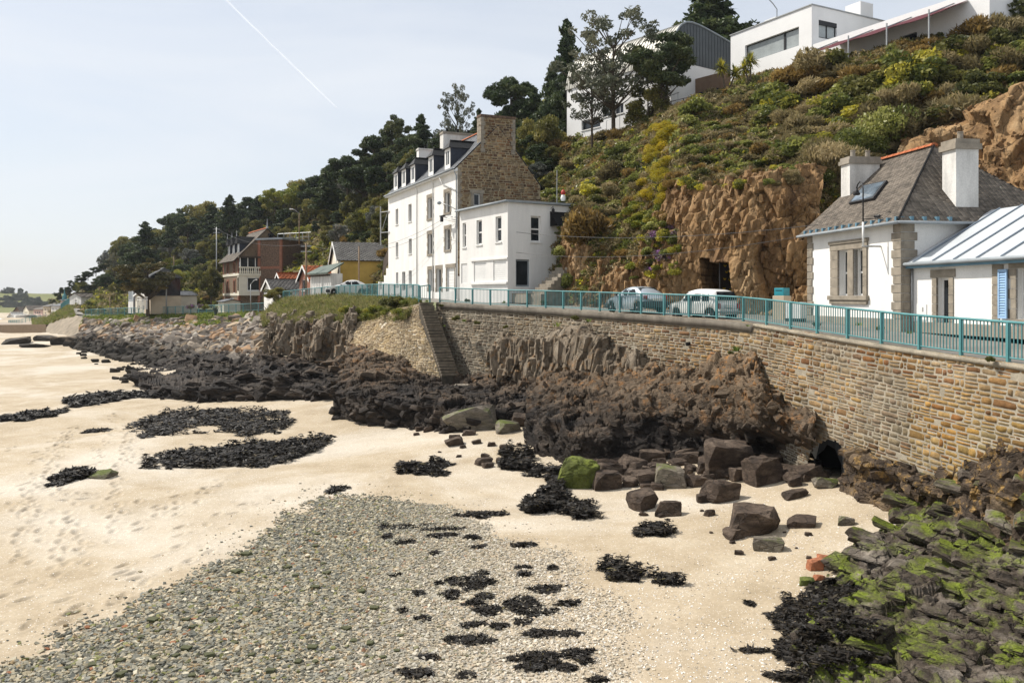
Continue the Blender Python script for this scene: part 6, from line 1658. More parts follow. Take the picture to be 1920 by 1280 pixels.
# ---------------------------------------------------------------- cars
M_car_white = simple('car_white', (0.70, 0.69, 0.66), 0.25, 0.05, 1.0, 10, 0.001, spec=0.6)
M_car_silver = simple('car_silver', (0.44, 0.49, 0.53), 0.25, 0.05, 1.0, 10, 0.001, metal=.35, spec=0.6)
M_car_glass = glass_mat('car_glass', (0.018, 0.022, 0.024), .04)
M_tyre = simple('tyre', (0.018, 0.018, 0.018), .8)
M_hub = simple('hub', (0.5, 0.5, 0.5), .35, metal=.5)
M_trim = simple('grey_trim', (0.05, 0.055, 0.06), .6)
M_lamp_red = simple('tail_lamp', (0.35, 0.02, 0.015), .25)
M_lamp_clear = simple('lamp_glass', (0.55, 0.55, 0.5), .15)
M_plate = simple('plate', (0.65, 0.64, 0.58), .5)
def car(label, loc, rz, prof, belt, width, wheels, wr, paint, roof_in, side_w, rear_win, kind, group='cars parked by the railing', nose=None):
    """prof: (x, bottom, top) stations front to rear; belt(x): height where the glass begins; x forward is -1."""
    root = empty('parked_car', loc, rz, label, 'car', group)
    xs = np.array([p[0] for p in prof]); st = np.linspace(xs[0], xs[-1], 46)
    zb = np.interp(st, xs, [p[1] for p in prof]); ztp = np.interp(st, xs, [p[2] for p in prof])
    k = np.array([.25, .5, .25]); ztp[1:-1] = np.convolve(ztp, k, 'valid'); ztp[1:-1] = np.convolve(ztp, k, 'valid')
    taper = 1 - .22 * np.clip(np.abs((st - st.mean()) / (np.ptp(st) / 2)), 0, 1) ** 5
    rows = []
    for x, b, t, tp in zip(st, zb, ztp, taper):
        w = width / 2 * tp; bl = min(belt(x), t - .02); cab = t - bl; wt = w - roof_in * min(1, cab / .45)
        arch = 0
        for wx in wheels:
            dx = abs(x - wx)
            if dx < wr * 1.18: arch = max(arch, math.sqrt(max(0, (wr * 1.18) ** 2 - dx * dx)) + wr - b)
        bb = b + max(0, arch)
        lower = [(w * .96, bb), (w, max(bb + .02, b + (bl - b) * .45)), (w * .985, max(bb + .04, bl - .07)), (w * .955, bl)]
        upper = [(wt + .01, bl + max(cab - .11, .003)), (wt - .05, bl + max(cab - .03, .006)), (wt * .6, t), (0.0, t + .012)]
        half = lower + upper
        rows.append([(x, -y, z) for y, z in half] + [(x, y, z) for y, z in half[::-1][1:]])
    g = np.array(rows); n, m = g.shape[:2]
    f = grid_faces(n, m)
    caps = [np.array([[0 * m + i for i in (j, j + 1, m - 2 - j, m - 1 - j)] for j in range(m // 2)]), np.array([[(n - 1) * m + i for i in (m - 1 - j, m - 2 - j, j + 1, j)] for j in range(m // 2)])]
    me = np_mesh('body', g.reshape(-1, 3), [f] + caps, smooth=True)
    link_mesh('body', me, paint, root)
    # side windows, set 8 mm proud of the flank
    for sg in (-1, 1):
        for (xa, xb, xa2, xb2, za, zb2) in side_w:
            ys = lambda x, z: (width / 2 * np.interp(x, st, taper)) * .955 - (roof_in - .02) * (z - belt(x)) / max(.2, np.interp(x, st, ztp) - belt(x) - .08)
            p = [(xa, za), (xb, za), (xb2, zb2), ((xb2 * .5 + xa2 * .5), zb2 + .015), (xa2, zb2)]
            mb = MB(); mb.add([(x, sg * (ys(x, z) + .014), z) for x, z in p], [tuple(range(5)) if sg > 0 else tuple(range(4, -1, -1))]); mb.obj('side_window', M_car_glass, root)
    for pts in rear_win:
        mb = MB(); mb.add(pts, [tuple(range(len(pts)))]); mb.obj('windscreen' if pts[0][0] < st.mean() else 'rear_window', M_car_glass, root)
    for wx in wheels:
        for sg in (-1, 1):
            mb = MB(Matrix.Translation((wx, sg * (width / 2 - .12), wr)) @ Matrix.Rotation(-sg * math.pi / 2, 4, 'X'))
            mb.lathe([(wr * .6, -.09), (wr * .95, -.09), (wr, -.05), (wr, .06), (wr * .93, .1), (wr * .66, .1)], (0, 0, 0), 24); ty = mb.obj('wheel', M_tyre, root)
            mb = MB(Matrix.Translation((wx, sg * (width / 2 - .12), wr)) @ Matrix.Rotation(-sg * math.pi / 2, 4, 'X')); mb.lathe([(wr * .65, .06), (wr * .6, .095), (wr * .25, .085), (wr * .18, .12), (.02, .12)], (0, 0, 0), 18); mb.obj('rim', M_hub, ty, True)
            mb = MB(Matrix.Translation((wx, sg * (width / 2 - .12), wr)) @ Matrix.Rotation(-sg * math.pi / 2, 4, 'X'))
            for j in range(6):
                a = j * math.pi / 3; mb.box(wr * .3 * math.cos(a) - .025, wr * .3 * math.cos(a) + .025, wr * .3 * math.sin(a) - .025, wr * .3 * math.sin(a) + .025, .09, .1)
            mb.obj('wheel_hole', M_tyre, ty)
    return root, st, ztp
# silver hatch with humped roof
def kabelt(x): return .82 + .10 * (x + 1.8) / 3.6
rt, st, zt = car('silver rounded two door hatchback behind the railing, parked ahead of the white estate', P(1192, 586, 46.2), 0, [(-1.8, .22, .55), (-1.65, .2, .72), (-1.1, .2, .88), (-.75, .2, .96), (-.1, .2, 1.33), (.4, .2, 1.41), (.9, .2, 1.36), (1.35, .2, 1.12), (1.65, .22, .9), (1.8, .3, .75)], kabelt, 1.66, (-1.18, 1.2), .29, M_car_silver, .2,
   [(-.62, .28, -.05, .26, .93, 1.27), (.36, 1.05, .34, .78, .95, 1.27)], [[(.95, -.56, 1.345), (1.45, -.62, 1.02), (1.45, .62, 1.02), (.95, .56, 1.345)], [(-.74, .62, .985), (-.74, -.62, .985), (-.16, -.55, 1.33), (-.16, .55, 1.33)]], 'hatch')
CAR_DIR = math.atan2(46.2 - 41.6, 6.7 - 9.2)
rt.rotation_euler.z = CAR_DIR + math.pi - .0
for sg in (-1, 1):
    boxed(None, (1.66, 1.8, sg * .66 - .1, sg * .66 + .1, .74, .92), 'tail_light', M_lamp_red, rt, bevel=.02)
    mb = MB(); mb.lathe([(.05, 0), (.13, .05), (.1, .12)], (-1.72, sg * .58, .56), 10); mb.obj('headlight', M_lamp_clear, rt, True)
    boxed(None, (-.62, -.5, sg * .82, sg * .95, .9, 1.0), 'wing_mirror', M_trim, rt, bevel=.02)
boxed(None, (1.45, 1.87, -.8, .8, .3, .62), 'rear_bumper', M_trim, rt, bevel=.06)
boxed(None, (-1.87, -1.5, -.8, .8, .24, .52), 'front_bumper', M_trim, rt, bevel=.06)
boxed(None, (1.83, 1.885, -.26, .26, .66, .77), 'number_plate', M_plate, rt)
for sg in (-1, 1): boxed(None, (.12, .2, sg * .83 - .012, sg * .83 + .012, .78, .82), 'door_handle', M_trim, rt)
# white box-shaped estate
def rbelt(x): return .9
re_, st, zt = car('old white boxy estate car with upright tail behind the railing', P(1318, 601, 41.4), 0, [(-1.83, .3, .62), (-1.75, .28, .82), (-1.2, .27, .93), (-.85, .27, .95), (-.45, .27, 1.42), (.2, .27, 1.54), (1.1, .27, 1.5), (1.5, .27, 1.42), (1.72, .28, .95), (1.8, .34, .6)], rbelt, 1.5, (-1.15, 1.25), .3, M_car_white, .12,
   [(-.62, -.12, -.4, -.12, .95, 1.36), (-.04, .62, -.04, .6, .95, 1.38), (.72, 1.22, .7, 1.14, .95, 1.36)], [[(1.545, -.55, 1.40), (1.74, -.6, 1.0), (1.74, .6, 1.0), (1.545, .55, 1.40)], [(-.86, .58, .98), (-.86, -.58, .98), (-.5, -.54, 1.38), (-.5, .54, 1.38)]], 'estate')
re_.rotation_euler.z = CAR_DIR + math.pi
for sg in (-1, 1):
    boxed(None, (1.74, 1.84, sg * .6 - .07, sg * .6 + .07, .6, .85), 'tail_light', M_lamp_red, re_, bevel=.02)
    mb = MB(); mb.lathe([(.05, 0), (.12, .04), (.1, .1)], (-1.84, sg * .5, .62), 10); mb.obj('headlight', M_lamp_clear, re_, True)
for x, nm in ((1.86, 'rear_bumper'), (-1.88, 'front_bumper')): mb = MB(); mb.tube([(x, -.7, .45), (x, .7, .45)], .045, 8); mb.obj(nm, M_grey_metal, re_, True)
boxed(None, (1.80, 1.85, -.24, .24, .66, .78), 'number_plate', M_plate, re_)
for x in (-.1, .66):
    for sg in (-1, 1): boxed(None, (x, x + .012, sg * .75 - .006, sg * .75 + .006, .4, .88), 'door_seam', M_trim, re_)
boxed(None, (-1.2, 1.3, -.74, .74, .3, .36), 'sill_trim', M_trim, re_)

# white car by the shed, further along: same body as the estate, lower
wc = empty('parked_car', P(652, 553, 88), 0.2, 'white car half hidden by the railing in front of the yellow house', 'car', 'cars parked by the railing')
for ch in list(rt.children):
    c = ch.copy(); COL.objects.link(c); c.parent = wc
    if ch.name.startswith('body'): c.data = ch.data.copy(); c.data.materials[0] = M_car_white
    for g2_ in ch.children: e = g2_.copy(); COL.objects.link(e); e.parent = c
wc.scale = (1.18, 1.05, 1.1)
for i, (px, py, D) in enumerate([(8, 607, 300), (2, 605, 305)]):
    c = empty('parked_car', P(px, py, D), .4 + i, 'tiny pale car parked on the distant quay', 'car', 'cars parked on the distant quay')
    for ch in list(re_.children):
        if ch.name.split('.')[0] in ('body', 'side_window', 'wheel'):
            q = ch.copy(); COL.objects.link(q); q.parent = c

# ---------------------------------------------------------------- posts, letterboxes, poles, cables
pb = empty('letterbox_pillar', P(1466, 607, 41), -.9, 'teal letterbox standing on a cream pillar by the cottage', 'letterbox')
boxed(None, (-.32, .32, -.3, .3, 0, 1.35), 'pillar', M_tan, pb, bevel=.02)
mb = MB(); mb.box(-.27, .27, -.24, .24, 1.352, 1.72); lb = mb.obj('letterbox', simple('teal_box', (.03, .28, .34), .4), pb, bevel=.02)
boxed(None, (-.18, .18, -.245, -.238, 1.58, 1.62), 'slot', M_black, lb)
p2 = empty('white_cabinet', P(1492, 609, 39.5), -.9, 'low white service cabinet on a dark base beside the letterbox pillar', 'cabinet')
boxed(None, (-.42, .42, -.22, .22, .3, 1.05), 'cabinet', M_frame, p2, bevel=.01); boxed(None, (-.4, .4, -.2, .2, 0, .3), 'base', M_black, p2)
def pole(label, px, py_top, py_base, D, r=.11, lamp=None, arms=0, mat=None, group='poles along the road'):
    b = P(px, py_base, D); h = (py_base - py_top) / 1600 * D
    ro = empty('utility_pole' if not lamp else 'street_lamp', b, 0, label, 'pole' if not lamp else 'street lamp', group)
    mb = MB(); mb.tube([(0, 0, -.5), (0, 0, h)], r, 8, r * .7); mb.obj('pole', mat or M_wood, ro, True)
    for k in range(arms): boxed(None, (-.6, .6, -.05, .05, h - .4 - k * .6, h - .3 - k * .6), 'crossarm', M_grey_metal, ro)
    if lamp: mb = MB(); mb.tube([(0, 0, h), (lamp * .6, 0, h + .5), (lamp, 0, h + .65)], .05, 6); mb.obj('arm', M_grey_metal, ro, True); boxed(None, (min(lamp, lamp * 1.3), max(lamp, lamp * 1.3), -.15, .15, h + .55, h + .72), 'lamp_head', M_frame, ro, bevel=.04)
    return b, h
pl = [pole('tall thin street lamp standing in the scrub above the orange roofed garages', 561, 400, 452, 128, .1, -1.1),
      pole('weathered pole with crossarms in front of the taller brick garage', 574, 456, 545, 98, .13, None, 2),
      pole('slim dark pole in front of the yellow house', 673, 462, 545, 88, .1, None, 0),
      pole('pale pole right of the spreading cypress', 312, 510, 583, 138, .14, None, 1, M_grey_metal),
      pole('grey pole just left of the brick mansion', 406, 426, 560, 152, .12, None, 2, M_grey_metal),
      pole('slim pole beside the glazed seaside house, in the grassy slope', 206, 556, 584, 160, .12),
      pole('short grey street lamp before the bay of the mansion', 470, 533, 578, 118, .08, .7, 0, M_grey_metal),
      pole('slim pole standing in the wooded slope behind the cypress', 326, 480, 520, 190, .14),
      pole('distant dark pole at the foot of the grassy slope', 186, 540, 575, 200, .12)]
def cable(label, a, b, sag=.4, r=.012):
    a, b = Vector(a), Vector(b); pts = [a.lerp(b, k / 16) - Vector((0, 0, sag * 4 * (k / 16) * (1 - k / 16))) for k in range(17)]
    mb = MB(); mb.tube(pts, r, 4); o = mb.obj('overhead_cable', M_black); tag(o, label, 'cable', 'overhead cables')
A = P(830, 411, 70); 
cable('thin dark cable from the tall white house to the pole by the yellow house', A, P(673, 465, 88), .6)
cable('lower thin cable from the tall white house to the pole by the yellow house', (A[0], A[1], A[2] - .35), P(673, 470, 88), .7)
cable('thin dark cable from the tall white house across the cliff to the cottage mast', A, P(1637, 408, 38.5), 1.2, .014)
cable('lower thin cable crossing the cliff to the cottage mast', (A[0], A[1], A[2] - 1.5), P(1637, 416, 38.5), 1.6, .012)
cable('thin cable between the garage pole and the yellow house pole', P(574, 458, 98), P(673, 464, 88), .4)
cable('thin cable between the mansion pole and the garage pole', P(406, 428, 152), P(574, 458, 98), 1.2, .016)

# far wall and quay at the end of the bay
fq = [P(-60, 609, 195), P(0, 609, 190), P(50, 608.5, 182), P(86, 608, 176)]
fw2 = empty('quay_wall', (0, 0, 0), 0, 'long low brown quay wall closing the far end of the beach', 'wall')
mb = MB()
for a, b in zip(fq, fq[1:]):
    mb.hexa([(a[0], a[1], -.6), (b[0], b[1], -.6), (b[0] + .3, b[1] + 1.2, -.6), (a[0] + .3, a[1] + 1.2, -.6), a, b, (b[0] + .3, b[1] + 1.2, b[2]), (a[0] + .3, a[1] + 1.2, a[2])])
mb.obj('wall_face', M_mansion, fw2)
qg = loft([[P(-140, 609.5, 196), P(0, 609.5, 191), P(86, 608.5, 177), P(150, 600, 172)], [P(-140, 603, 330), P(0, 602, 320), P(70, 600, 290), P(128, 580, 215)], [P(-140, 598, 480), P(0, 597, 470), P(60, 590, 430), P(120, 570, 330)]], 40, 20)
tag(grid_obj('quay', qg, M_pave, smooth=True), 'paved quay behind the far wall', 'quay', kind='structure')
# battered stone bastion of the headland
ba = empty('bastion', (0, 0, 0), 0, 'sloping stone bastion where the road rounds the headland', 'wall')
bg = loft([[P(88, 606, 180), P(118, 592, 172), P(140, 590, 164), P(156, 596, 156), P(172, 604, 150)], [P(86, 620, 172), P(112, 612, 164), P(136, 608, 157), P(155, 612, 151), P(168, 618, 146)], [P(90, 640, 158), P(110, 641, 152), P(128, 641, 147.5), P(150, 636, 144), P(165, 640, 138)]], 60, 24)
bg = bg + 0.12 * blocky(bg, (.8, .8, .8), 7)[..., None] * np.array([-.6, -.6, .3])
grid_obj('stone_face', bg, simple('bastion_stone', (0.30, 0.25, 0.185), .95, .3, .8, 6, .03), ba)
tg = loft([[P(60, 602, 235), P(88, 597, 215), P(112, 584, 195), P(132, 576, 178)], [P(62, 607, 200), P(88, 603, 188), P(116, 590, 176), P(138, 588, 167)], [P(60, 612, 186), P(86, 610, 178), P(114, 600, 170), P(140, 595, 163)]], 40, 16)
tg[..., 2] += .3 * fbm(tg * .3, 3, 4)
tag(grid_obj('bank', tg, M_bank, smooth=True), 'grassy bank above the stone bastion on the headland', 'bank', kind='structure')
rg = loft([[P(157, 590, 163), P(150, 580, 185), P(146, 573, 215)], [P(130, 588, 166), P(133, 579, 188), P(134, 573, 216)]], 20, 6)
tag(grid_obj('lane', rg, M_road, smooth=True), 'grey lane climbing round the headland to the pale gabled house', 'lane', kind='structure')
railing('distant teal railing climbing the grassy headland bank', resample([P(114, 579, 205), P(122, 573, 198), P(130, 569, 190)], 12), post=2.2, bar=.25, single=False, h=1.2)
railing('distant teal railing along the quay below the far houses', resample([P(16, 607, 250), P(36, 606.5, 240), P(56, 601, 235), P(76, 598, 230)], 12), post=2.5, bar=.3, single=False, h=1.1)
# green hill across the bay
fh = loft([[P(-300, 600, 560), P(-100, 600, 560), P(0, 598, 560), P(60, 596, 560), P(120, 592, 560), P(200, 590, 560)],
           [P(-300, 560, 680), P(-100, 566, 680), P(0, 568, 680), P(60, 570, 680), P(120, 572, 680), P(200, 575, 680)],
           [P(-300, 530, 800), P(-100, 543, 800), P(0, 549, 800), P(60, 550.5, 800), P(120, 551.5, 800), P(200, 556, 800)],
           [P(-300, 560, 1100), P(-100, 560, 1100), P(0, 562, 1100), P(60, 562, 1100), P(120, 562, 1100), P(200, 565, 1100)]], 90, 60)
fh[..., 2] += 1.5 * fbm(fh * .02, 3, 5)
far_hill = tag(grid_obj('hill', fh, M_far, smooth=True), 'green field hill far across the bay', 'hill', kind='structure')
wide = loft([[(-2500, 430, -.3), (-300, 430, -.3), (60, 430, 0), (600, 430, 10)], [(-2500, 2500, -.3), (-300, 2500, 2), (60, 2500, 10), (600, 2500, 20)]], 20, 20)
tag(grid_obj('land', wide, M_far, smooth=True), 'low land beyond the bay', 'land', kind='structure')

# contrail
ct_pts = [P(415, -8, 3000), P(632, 203, 3600)]
a, b = Vector(ct_pts[0]), Vector(ct_pts[1]); m, nt, o = nodes_of('vapour')
tr_ = nt.nodes.new('ShaderNodeBsdfTransparent'); tl_ = nt.nodes.new('ShaderNodeBsdfTranslucent'); tl_.inputs['Color'].default_value = (.95, .95, .95, 1); df = nt.nodes.new('ShaderNodeBsdfDiffuse'); df.inputs['Color'].default_value = (.95, .95, .95, 1)
ad = nt.nodes.new('ShaderNodeMixShader'); nt.links.new(df.outputs[0], ad.inputs[1]); nt.links.new(tl_.outputs[0], ad.inputs[2])
ms = nt.nodes.new('ShaderNodeMixShader'); ms.inputs['Fac'].default_value = .35
lw = nt.nodes.new('ShaderNodeLayerWeight'); lw.inputs['Blend'].default_value = .35
nt.links.new(math_node(nt, 'MULTIPLY', math_node(nt, 'SUBTRACT', 1.0, lw.outputs['Facing']), math_node(nt, 'ADD', .0, math_node(nt, 'MULTIPLY', noise(nt, coords(nt), .01, 4), .3))), ms.inputs['Fac'])
nt.links.new(tr_.outputs[0], ms.inputs[1]); nt.links.new(ad.outputs[0], ms.inputs[2]); nt.links.new(ms.outputs[0], o.inputs['Surface'])
mb = MB(); mb.tube([a.lerp(b, k / 20) + Vector((rng.normal(0, .4), 0, rng.normal(0, .4))) for k in range(21)], 4.5, 10, 3.0)
tag(mb.obj('contrail', m, None, True), 'thin white contrail slanting down the pale sky', 'contrail')
# ================================================================ PLANTS
def leaf_cloud(pts, size, elong, r, tint, flat=0.0, updir=None):
    """diamond leaves at the points, randomly turned; returns vertices, quads and tints."""
    n = len(pts)
    a = r.normal(size=(n, 3)); a[:, 2] *= (1 - flat)
    if updir is not None: a = a * .7 + updir
    a /= np.linalg.norm(a, axis=1, keepdims=True) + 1e-9
    b = np.cross(a, r.normal(size=(n, 3))); b[:, 2] *= (1 - flat); b /= np.linalg.norm(b, axis=1, keepdims=True) + 1e-9
    s = size * r.uniform(.6, 1.35, (n, 1))
    V = np.stack([pts - a * s * elong * .5, pts + b * s * .42, pts + a * s * elong * .5, pts - b * s * .42], 1)
    return V.reshape(-1, 3), np.repeat(tint, 4)
def quads(n): return np.arange(n * 4).reshape(n, 4)
def crown_mesh(name, pts, size, elong, r, tint, mat, **k):
    V, t = leaf_cloud(pts, size, elong, r, tint, **k)
    me = np_mesh(name, V, quads(len(pts)), np.repeat(t[:, None], 3, 1)); me.materials.append(mat)
    return me
def ball(r, n, rad=(1, 1, 1), shell=.55):
    d = r.normal(size=(n, 3)); d /= np.linalg.norm(d, axis=1, keepdims=True)
    return d * (r.uniform(shell ** 3, 1, (n, 1)) ** (1 / 3)) * np.array(rad)
def clumps(r, centres, radii, per, squash=.75):
    """leaf positions in many small clumps, one tint per clump with a spread."""
    P_, T_ = [], []
    for c, q in zip(centres, radii):
        n = int(per * q ** 1.6) + 6
        P_.append(np.asarray(c) + ball(r, n, (q, q, q * squash), .45)); T_.append(np.clip(r.uniform(.15, .75) + r.normal(0, .12, n), 0, 1))
    return np.concatenate(P_), np.concatenate(T_)

L_dark = leaf_mat('dark_needles', [(0.02, 0.032, 0.014), (0.042, 0.066, 0.025), (0.08, 0.104, 0.038), (0.125, 0.135, 0.05)], .25)
L_pine = leaf_mat('pine_needles', [(0.034, 0.053, 0.022), (0.060, 0.083, 0.031), (0.104, 0.118, 0.042), (0.151, 0.147, 0.057)], .15)
L_cyp = leaf_mat('bronze_cypress', [(0.032, 0.035, 0.014), (0.079, 0.074, 0.025), (0.149, 0.119, 0.035), (0.210, 0.149, 0.045)], .15)
L_euc = leaf_mat('grey_leaves', [(0.052, 0.063, 0.038), (0.105, 0.116, 0.074), (0.175, 0.172, 0.108), (0.228, 0.175, 0.105)], .25)
L_oak = leaf_mat('olive_leaves', [(0.044, 0.053, 0.018), (0.112, 0.115, 0.030), (0.213, 0.194, 0.050), (0.312, 0.256, 0.075)], .42)
L_lime = leaf_mat('lime_leaves', [(0.075, 0.100, 0.013), (0.175, 0.200, 0.025), (0.288, 0.275, 0.037), (0.375, 0.325, 0.050)], .3)
L_leafy = leaf_mat('fresh_leaves', [(0.056, 0.073, 0.019), (0.150, 0.169, 0.037), (0.288, 0.294, 0.075), (0.450, 0.425, 0.175)], .42, .4)
L_scrub = leaf_mat('dry_scrub', [(0.084, 0.067, 0.030), (0.199, 0.164, 0.072), (0.316, 0.252, 0.126), (0.440, 0.347, 0.190)], .42)
L_rust = leaf_mat('rusty_scrub', [(0.081, 0.055, 0.021), (0.184, 0.121, 0.039), (0.287, 0.190, 0.057), (0.380, 0.270, 0.098)], .42)
L_gorse = leaf_mat('yellow_bloom', [(0.053, 0.077, 0.018), (0.140, 0.157, 0.035), (0.386, 0.334, 0.044), (0.700, 0.632, 0.053)], .42)
L_creep = leaf_mat('yellow_creeper', [(0.168, 0.156, 0.014), (0.336, 0.282, 0.022), (0.528, 0.396, 0.024), (0.696, 0.504, 0.036)], .35)
L_purple = leaf_mat('purple_bloom', [(0.068, 0.081, 0.027), (0.135, 0.108, 0.081), (0.338, 0.135, 0.405), (0.513, 0.270, 0.600)], .25)
L_grass = leaf_mat('grass_blades', [(0.068, 0.088, 0.024), (0.149, 0.162, 0.047), (0.257, 0.230, 0.088), (0.365, 0.297, 0.149)], .42)
L_green_grass = leaf_mat('green_grass_blades', [(0.054, 0.088, 0.016), (0.121, 0.176, 0.030), (0.230, 0.270, 0.047), (0.338, 0.338, 0.095)], .42)
L_bluegrey = leaf_mat('grey_haze_leaves', [(0.062, 0.077, 0.062), (0.112, 0.125, 0.100), (0.175, 0.175, 0.144), (0.237, 0.219, 0.188)], .2)  # grey leaves; on the far trees this colour stands in for haze
M_bark = simple('bark', (0.10, 0.075, 0.05), .95, .3, 3, 14, .02)
M_twig = simple('twigs', (0.13, 0.10, 0.07), .95, .3, 3, 14, .01)

def conifer(seed, h=10.0, w=3.2, n=5200, drop=-.25, gap=.1, mat=None):
    r = np.random.default_rng(seed); C, Q = [], []
    z = h * .08
    while z < h * .97:
        f = 1 - z / h; L = w * (f ** .8) * r.uniform(.75, 1.25) + .15
        for k in range(max(3, int(5 + 4 * f))):
            if r.random() < gap: continue
            a = r.uniform(0, 6.283); l = L * r.uniform(.6, 1.2)
            for s in np.arange(.25, 1.01, .22):
                C.append((math.cos(a) * l * s, math.sin(a) * l * s, z + l * s * drop * (1 - .9 * s) + r.normal(0, .1))); Q.append(.30 + .42 * f * (1.15 - s * .6))
        z += h * r.uniform(.035, .06)
    C.append((0, 0, h)); Q.append(.25)
    P_, T_ = clumps(r, C, Q, n / len(C) * 4.2, .75)
    return crown_mesh('crown', P_, .28, 2.0, r, T_, mat or L_dark)
def irregular(seed, h=9.0, w=4.0, k=26, per=330, base=.25, squash=.65, size=.22, elong=1.7, mat=None, top=.8):
    """broad crown of uneven clumps."""
    r = np.random.default_rng(seed); C, Q = [], []
    for _ in range(int(k * 1.8)):
        d = r.normal(size=3); d /= np.linalg.norm(d); u = r.uniform(.35, 1) ** .6
        C.append((d[0] * w * u * .8, d[1] * w * u * .8, h * (base + (1 - base) * .5) + d[2] * h * (1 - base) * .5 * u * top)); Q.append(w * r.uniform(.13, .31))
    P_, T_ = clumps(r, C, Q, per * 1.15, squash)
    return crown_mesh('crown', P_, size, elong, r, T_, mat or L_oak), C
def airy(seed, h=11.0, w=4.8, k=90, per=150, mat=None, size=.18):
    r = np.random.default_rng(seed); C, Q = [], []
    for _ in range(k):
        z = h * r.uniform(.3, 1); rad = w * math.sqrt(max(.05, 1 - ((z / h - .62) / .45) ** 2)) * r.uniform(.2, 1)
        a = r.uniform(0, 6.283); C.append((rad * math.cos(a), rad * math.sin(a), z)); Q.append(r.uniform(.35, .8))
    P_, T_ = clumps(r, C, Q, per, .7)
    return crown_mesh('crown', P_, size, 2.0, r, T_, mat or L_euc), C
def trunk_mesh(h, r0, limbs=(), lean=(0, 0), fork=.3):
    mb = MB(); mb.tube([(lean[0] * t, lean[1] * t, h * t) for t in np.linspace(-.08, 1, 7)], r0, 7, r0 * .35)
    for c in limbs:
        c = np.asarray(c); s = np.array([lean[0] * fork, lean[1] * fork, max(h * fork, c[2] - np.hypot(c[0], c[1]) * .9 - .5)])
        s[2] = min(s[2], h * .95); m_ = (s + c) / 2 + np.array([0, 0, -.15]); mb.tube([s, m_, c], r0 * .35, 5, r0 * .1)
    return mb.mesh('trunk')
rr = np.random.default_rng(99)
CR = {}
CR['con'] = [(conifer(i, 10, 3.0 + .4 * (i % 3), 6500, -.3 + .1 * (i % 2)), trunk_mesh(9.0, .22), 10.0, 3.0) for i in range(4)]
def pack(key, n, fn, h, w, r0, lim=9):
    CR[key] = []
    for i in range(n):
        me, C = fn(i); CR[key].append((me, trunk_mesh(h * .75, r0, [C[j] for j in range(0, len(C), max(1, len(C) // lim))]), h, w))
pack('dark', 4, lambda i: irregular(20 + i, 9, 3.6, 24, 340, .2, .6, .22, 1.9, L_dark), 9.0, 3.6, .22)
pack('pine', 3, lambda i: irregular(30 + i, 10, 3.6, 22, 330, .42, .6, .18, 2.6, L_pine, 1.0), 10.0, 3.6, .2, 16)
pack('euc', 3, lambda i: airy(40 + i), 11.0, 4.5, .2, 34)
pack('oak', 4, lambda i: irregular(50 + i, 7, 3.6, 28, 300, .12, .7, .2, 1.5, L_oak), 7.0, 3.6, .2)
pack('lime', 2, lambda i: irregular(60 + i, 6, 3.2, 26, 280, .12, .75, .19, 1.4, L_lime), 6.0, 3.2, .18)
pack('cyp', 2, lambda i: irregular(70 + i, 9, 5.5, 30, 230, .35, .3, .2, 1.9, L_cyp, 1.0), 9.0, 5.5, .35, 20)
pack('grey', 2, lambda i: irregular(80 + i, 7, 3.6, 26, 240, .15, .75, .22, 1.5, L_bluegrey), 7.0, 3.6, .2)

def tree(kind, name, base, h, label, group=None, w=None, cat='tree'):
    me, tk, h0, w0 = CR[kind][rr.integers(len(CR[kind]))]
    o = empty(name, tuple(base), rr.uniform(0, 6.28), label, cat, group)
    s = h / h0; sx = s if w is None else w / (2 * w0)
    o.scale = (sx, sx, s)
    link_mesh('crown', me, None, o); link_mesh('trunk', tk, M_bark, o)
    return o
def tree_at(kind, name, px, py_base, py_top, label, D=None, group=None, wpx=None, sink=.3):
    b = np.array(P(px, py_base, D)) if D else on_hill(px, py_base)
    D = b[1]; b = b - [0, 0, sink]
    top = EYE + (HY - py_top) / FPX * D
    return tree(kind, name, b, max(1.2, top - b[2]), label, group, None if wpx is None else wpx / FPX * D)

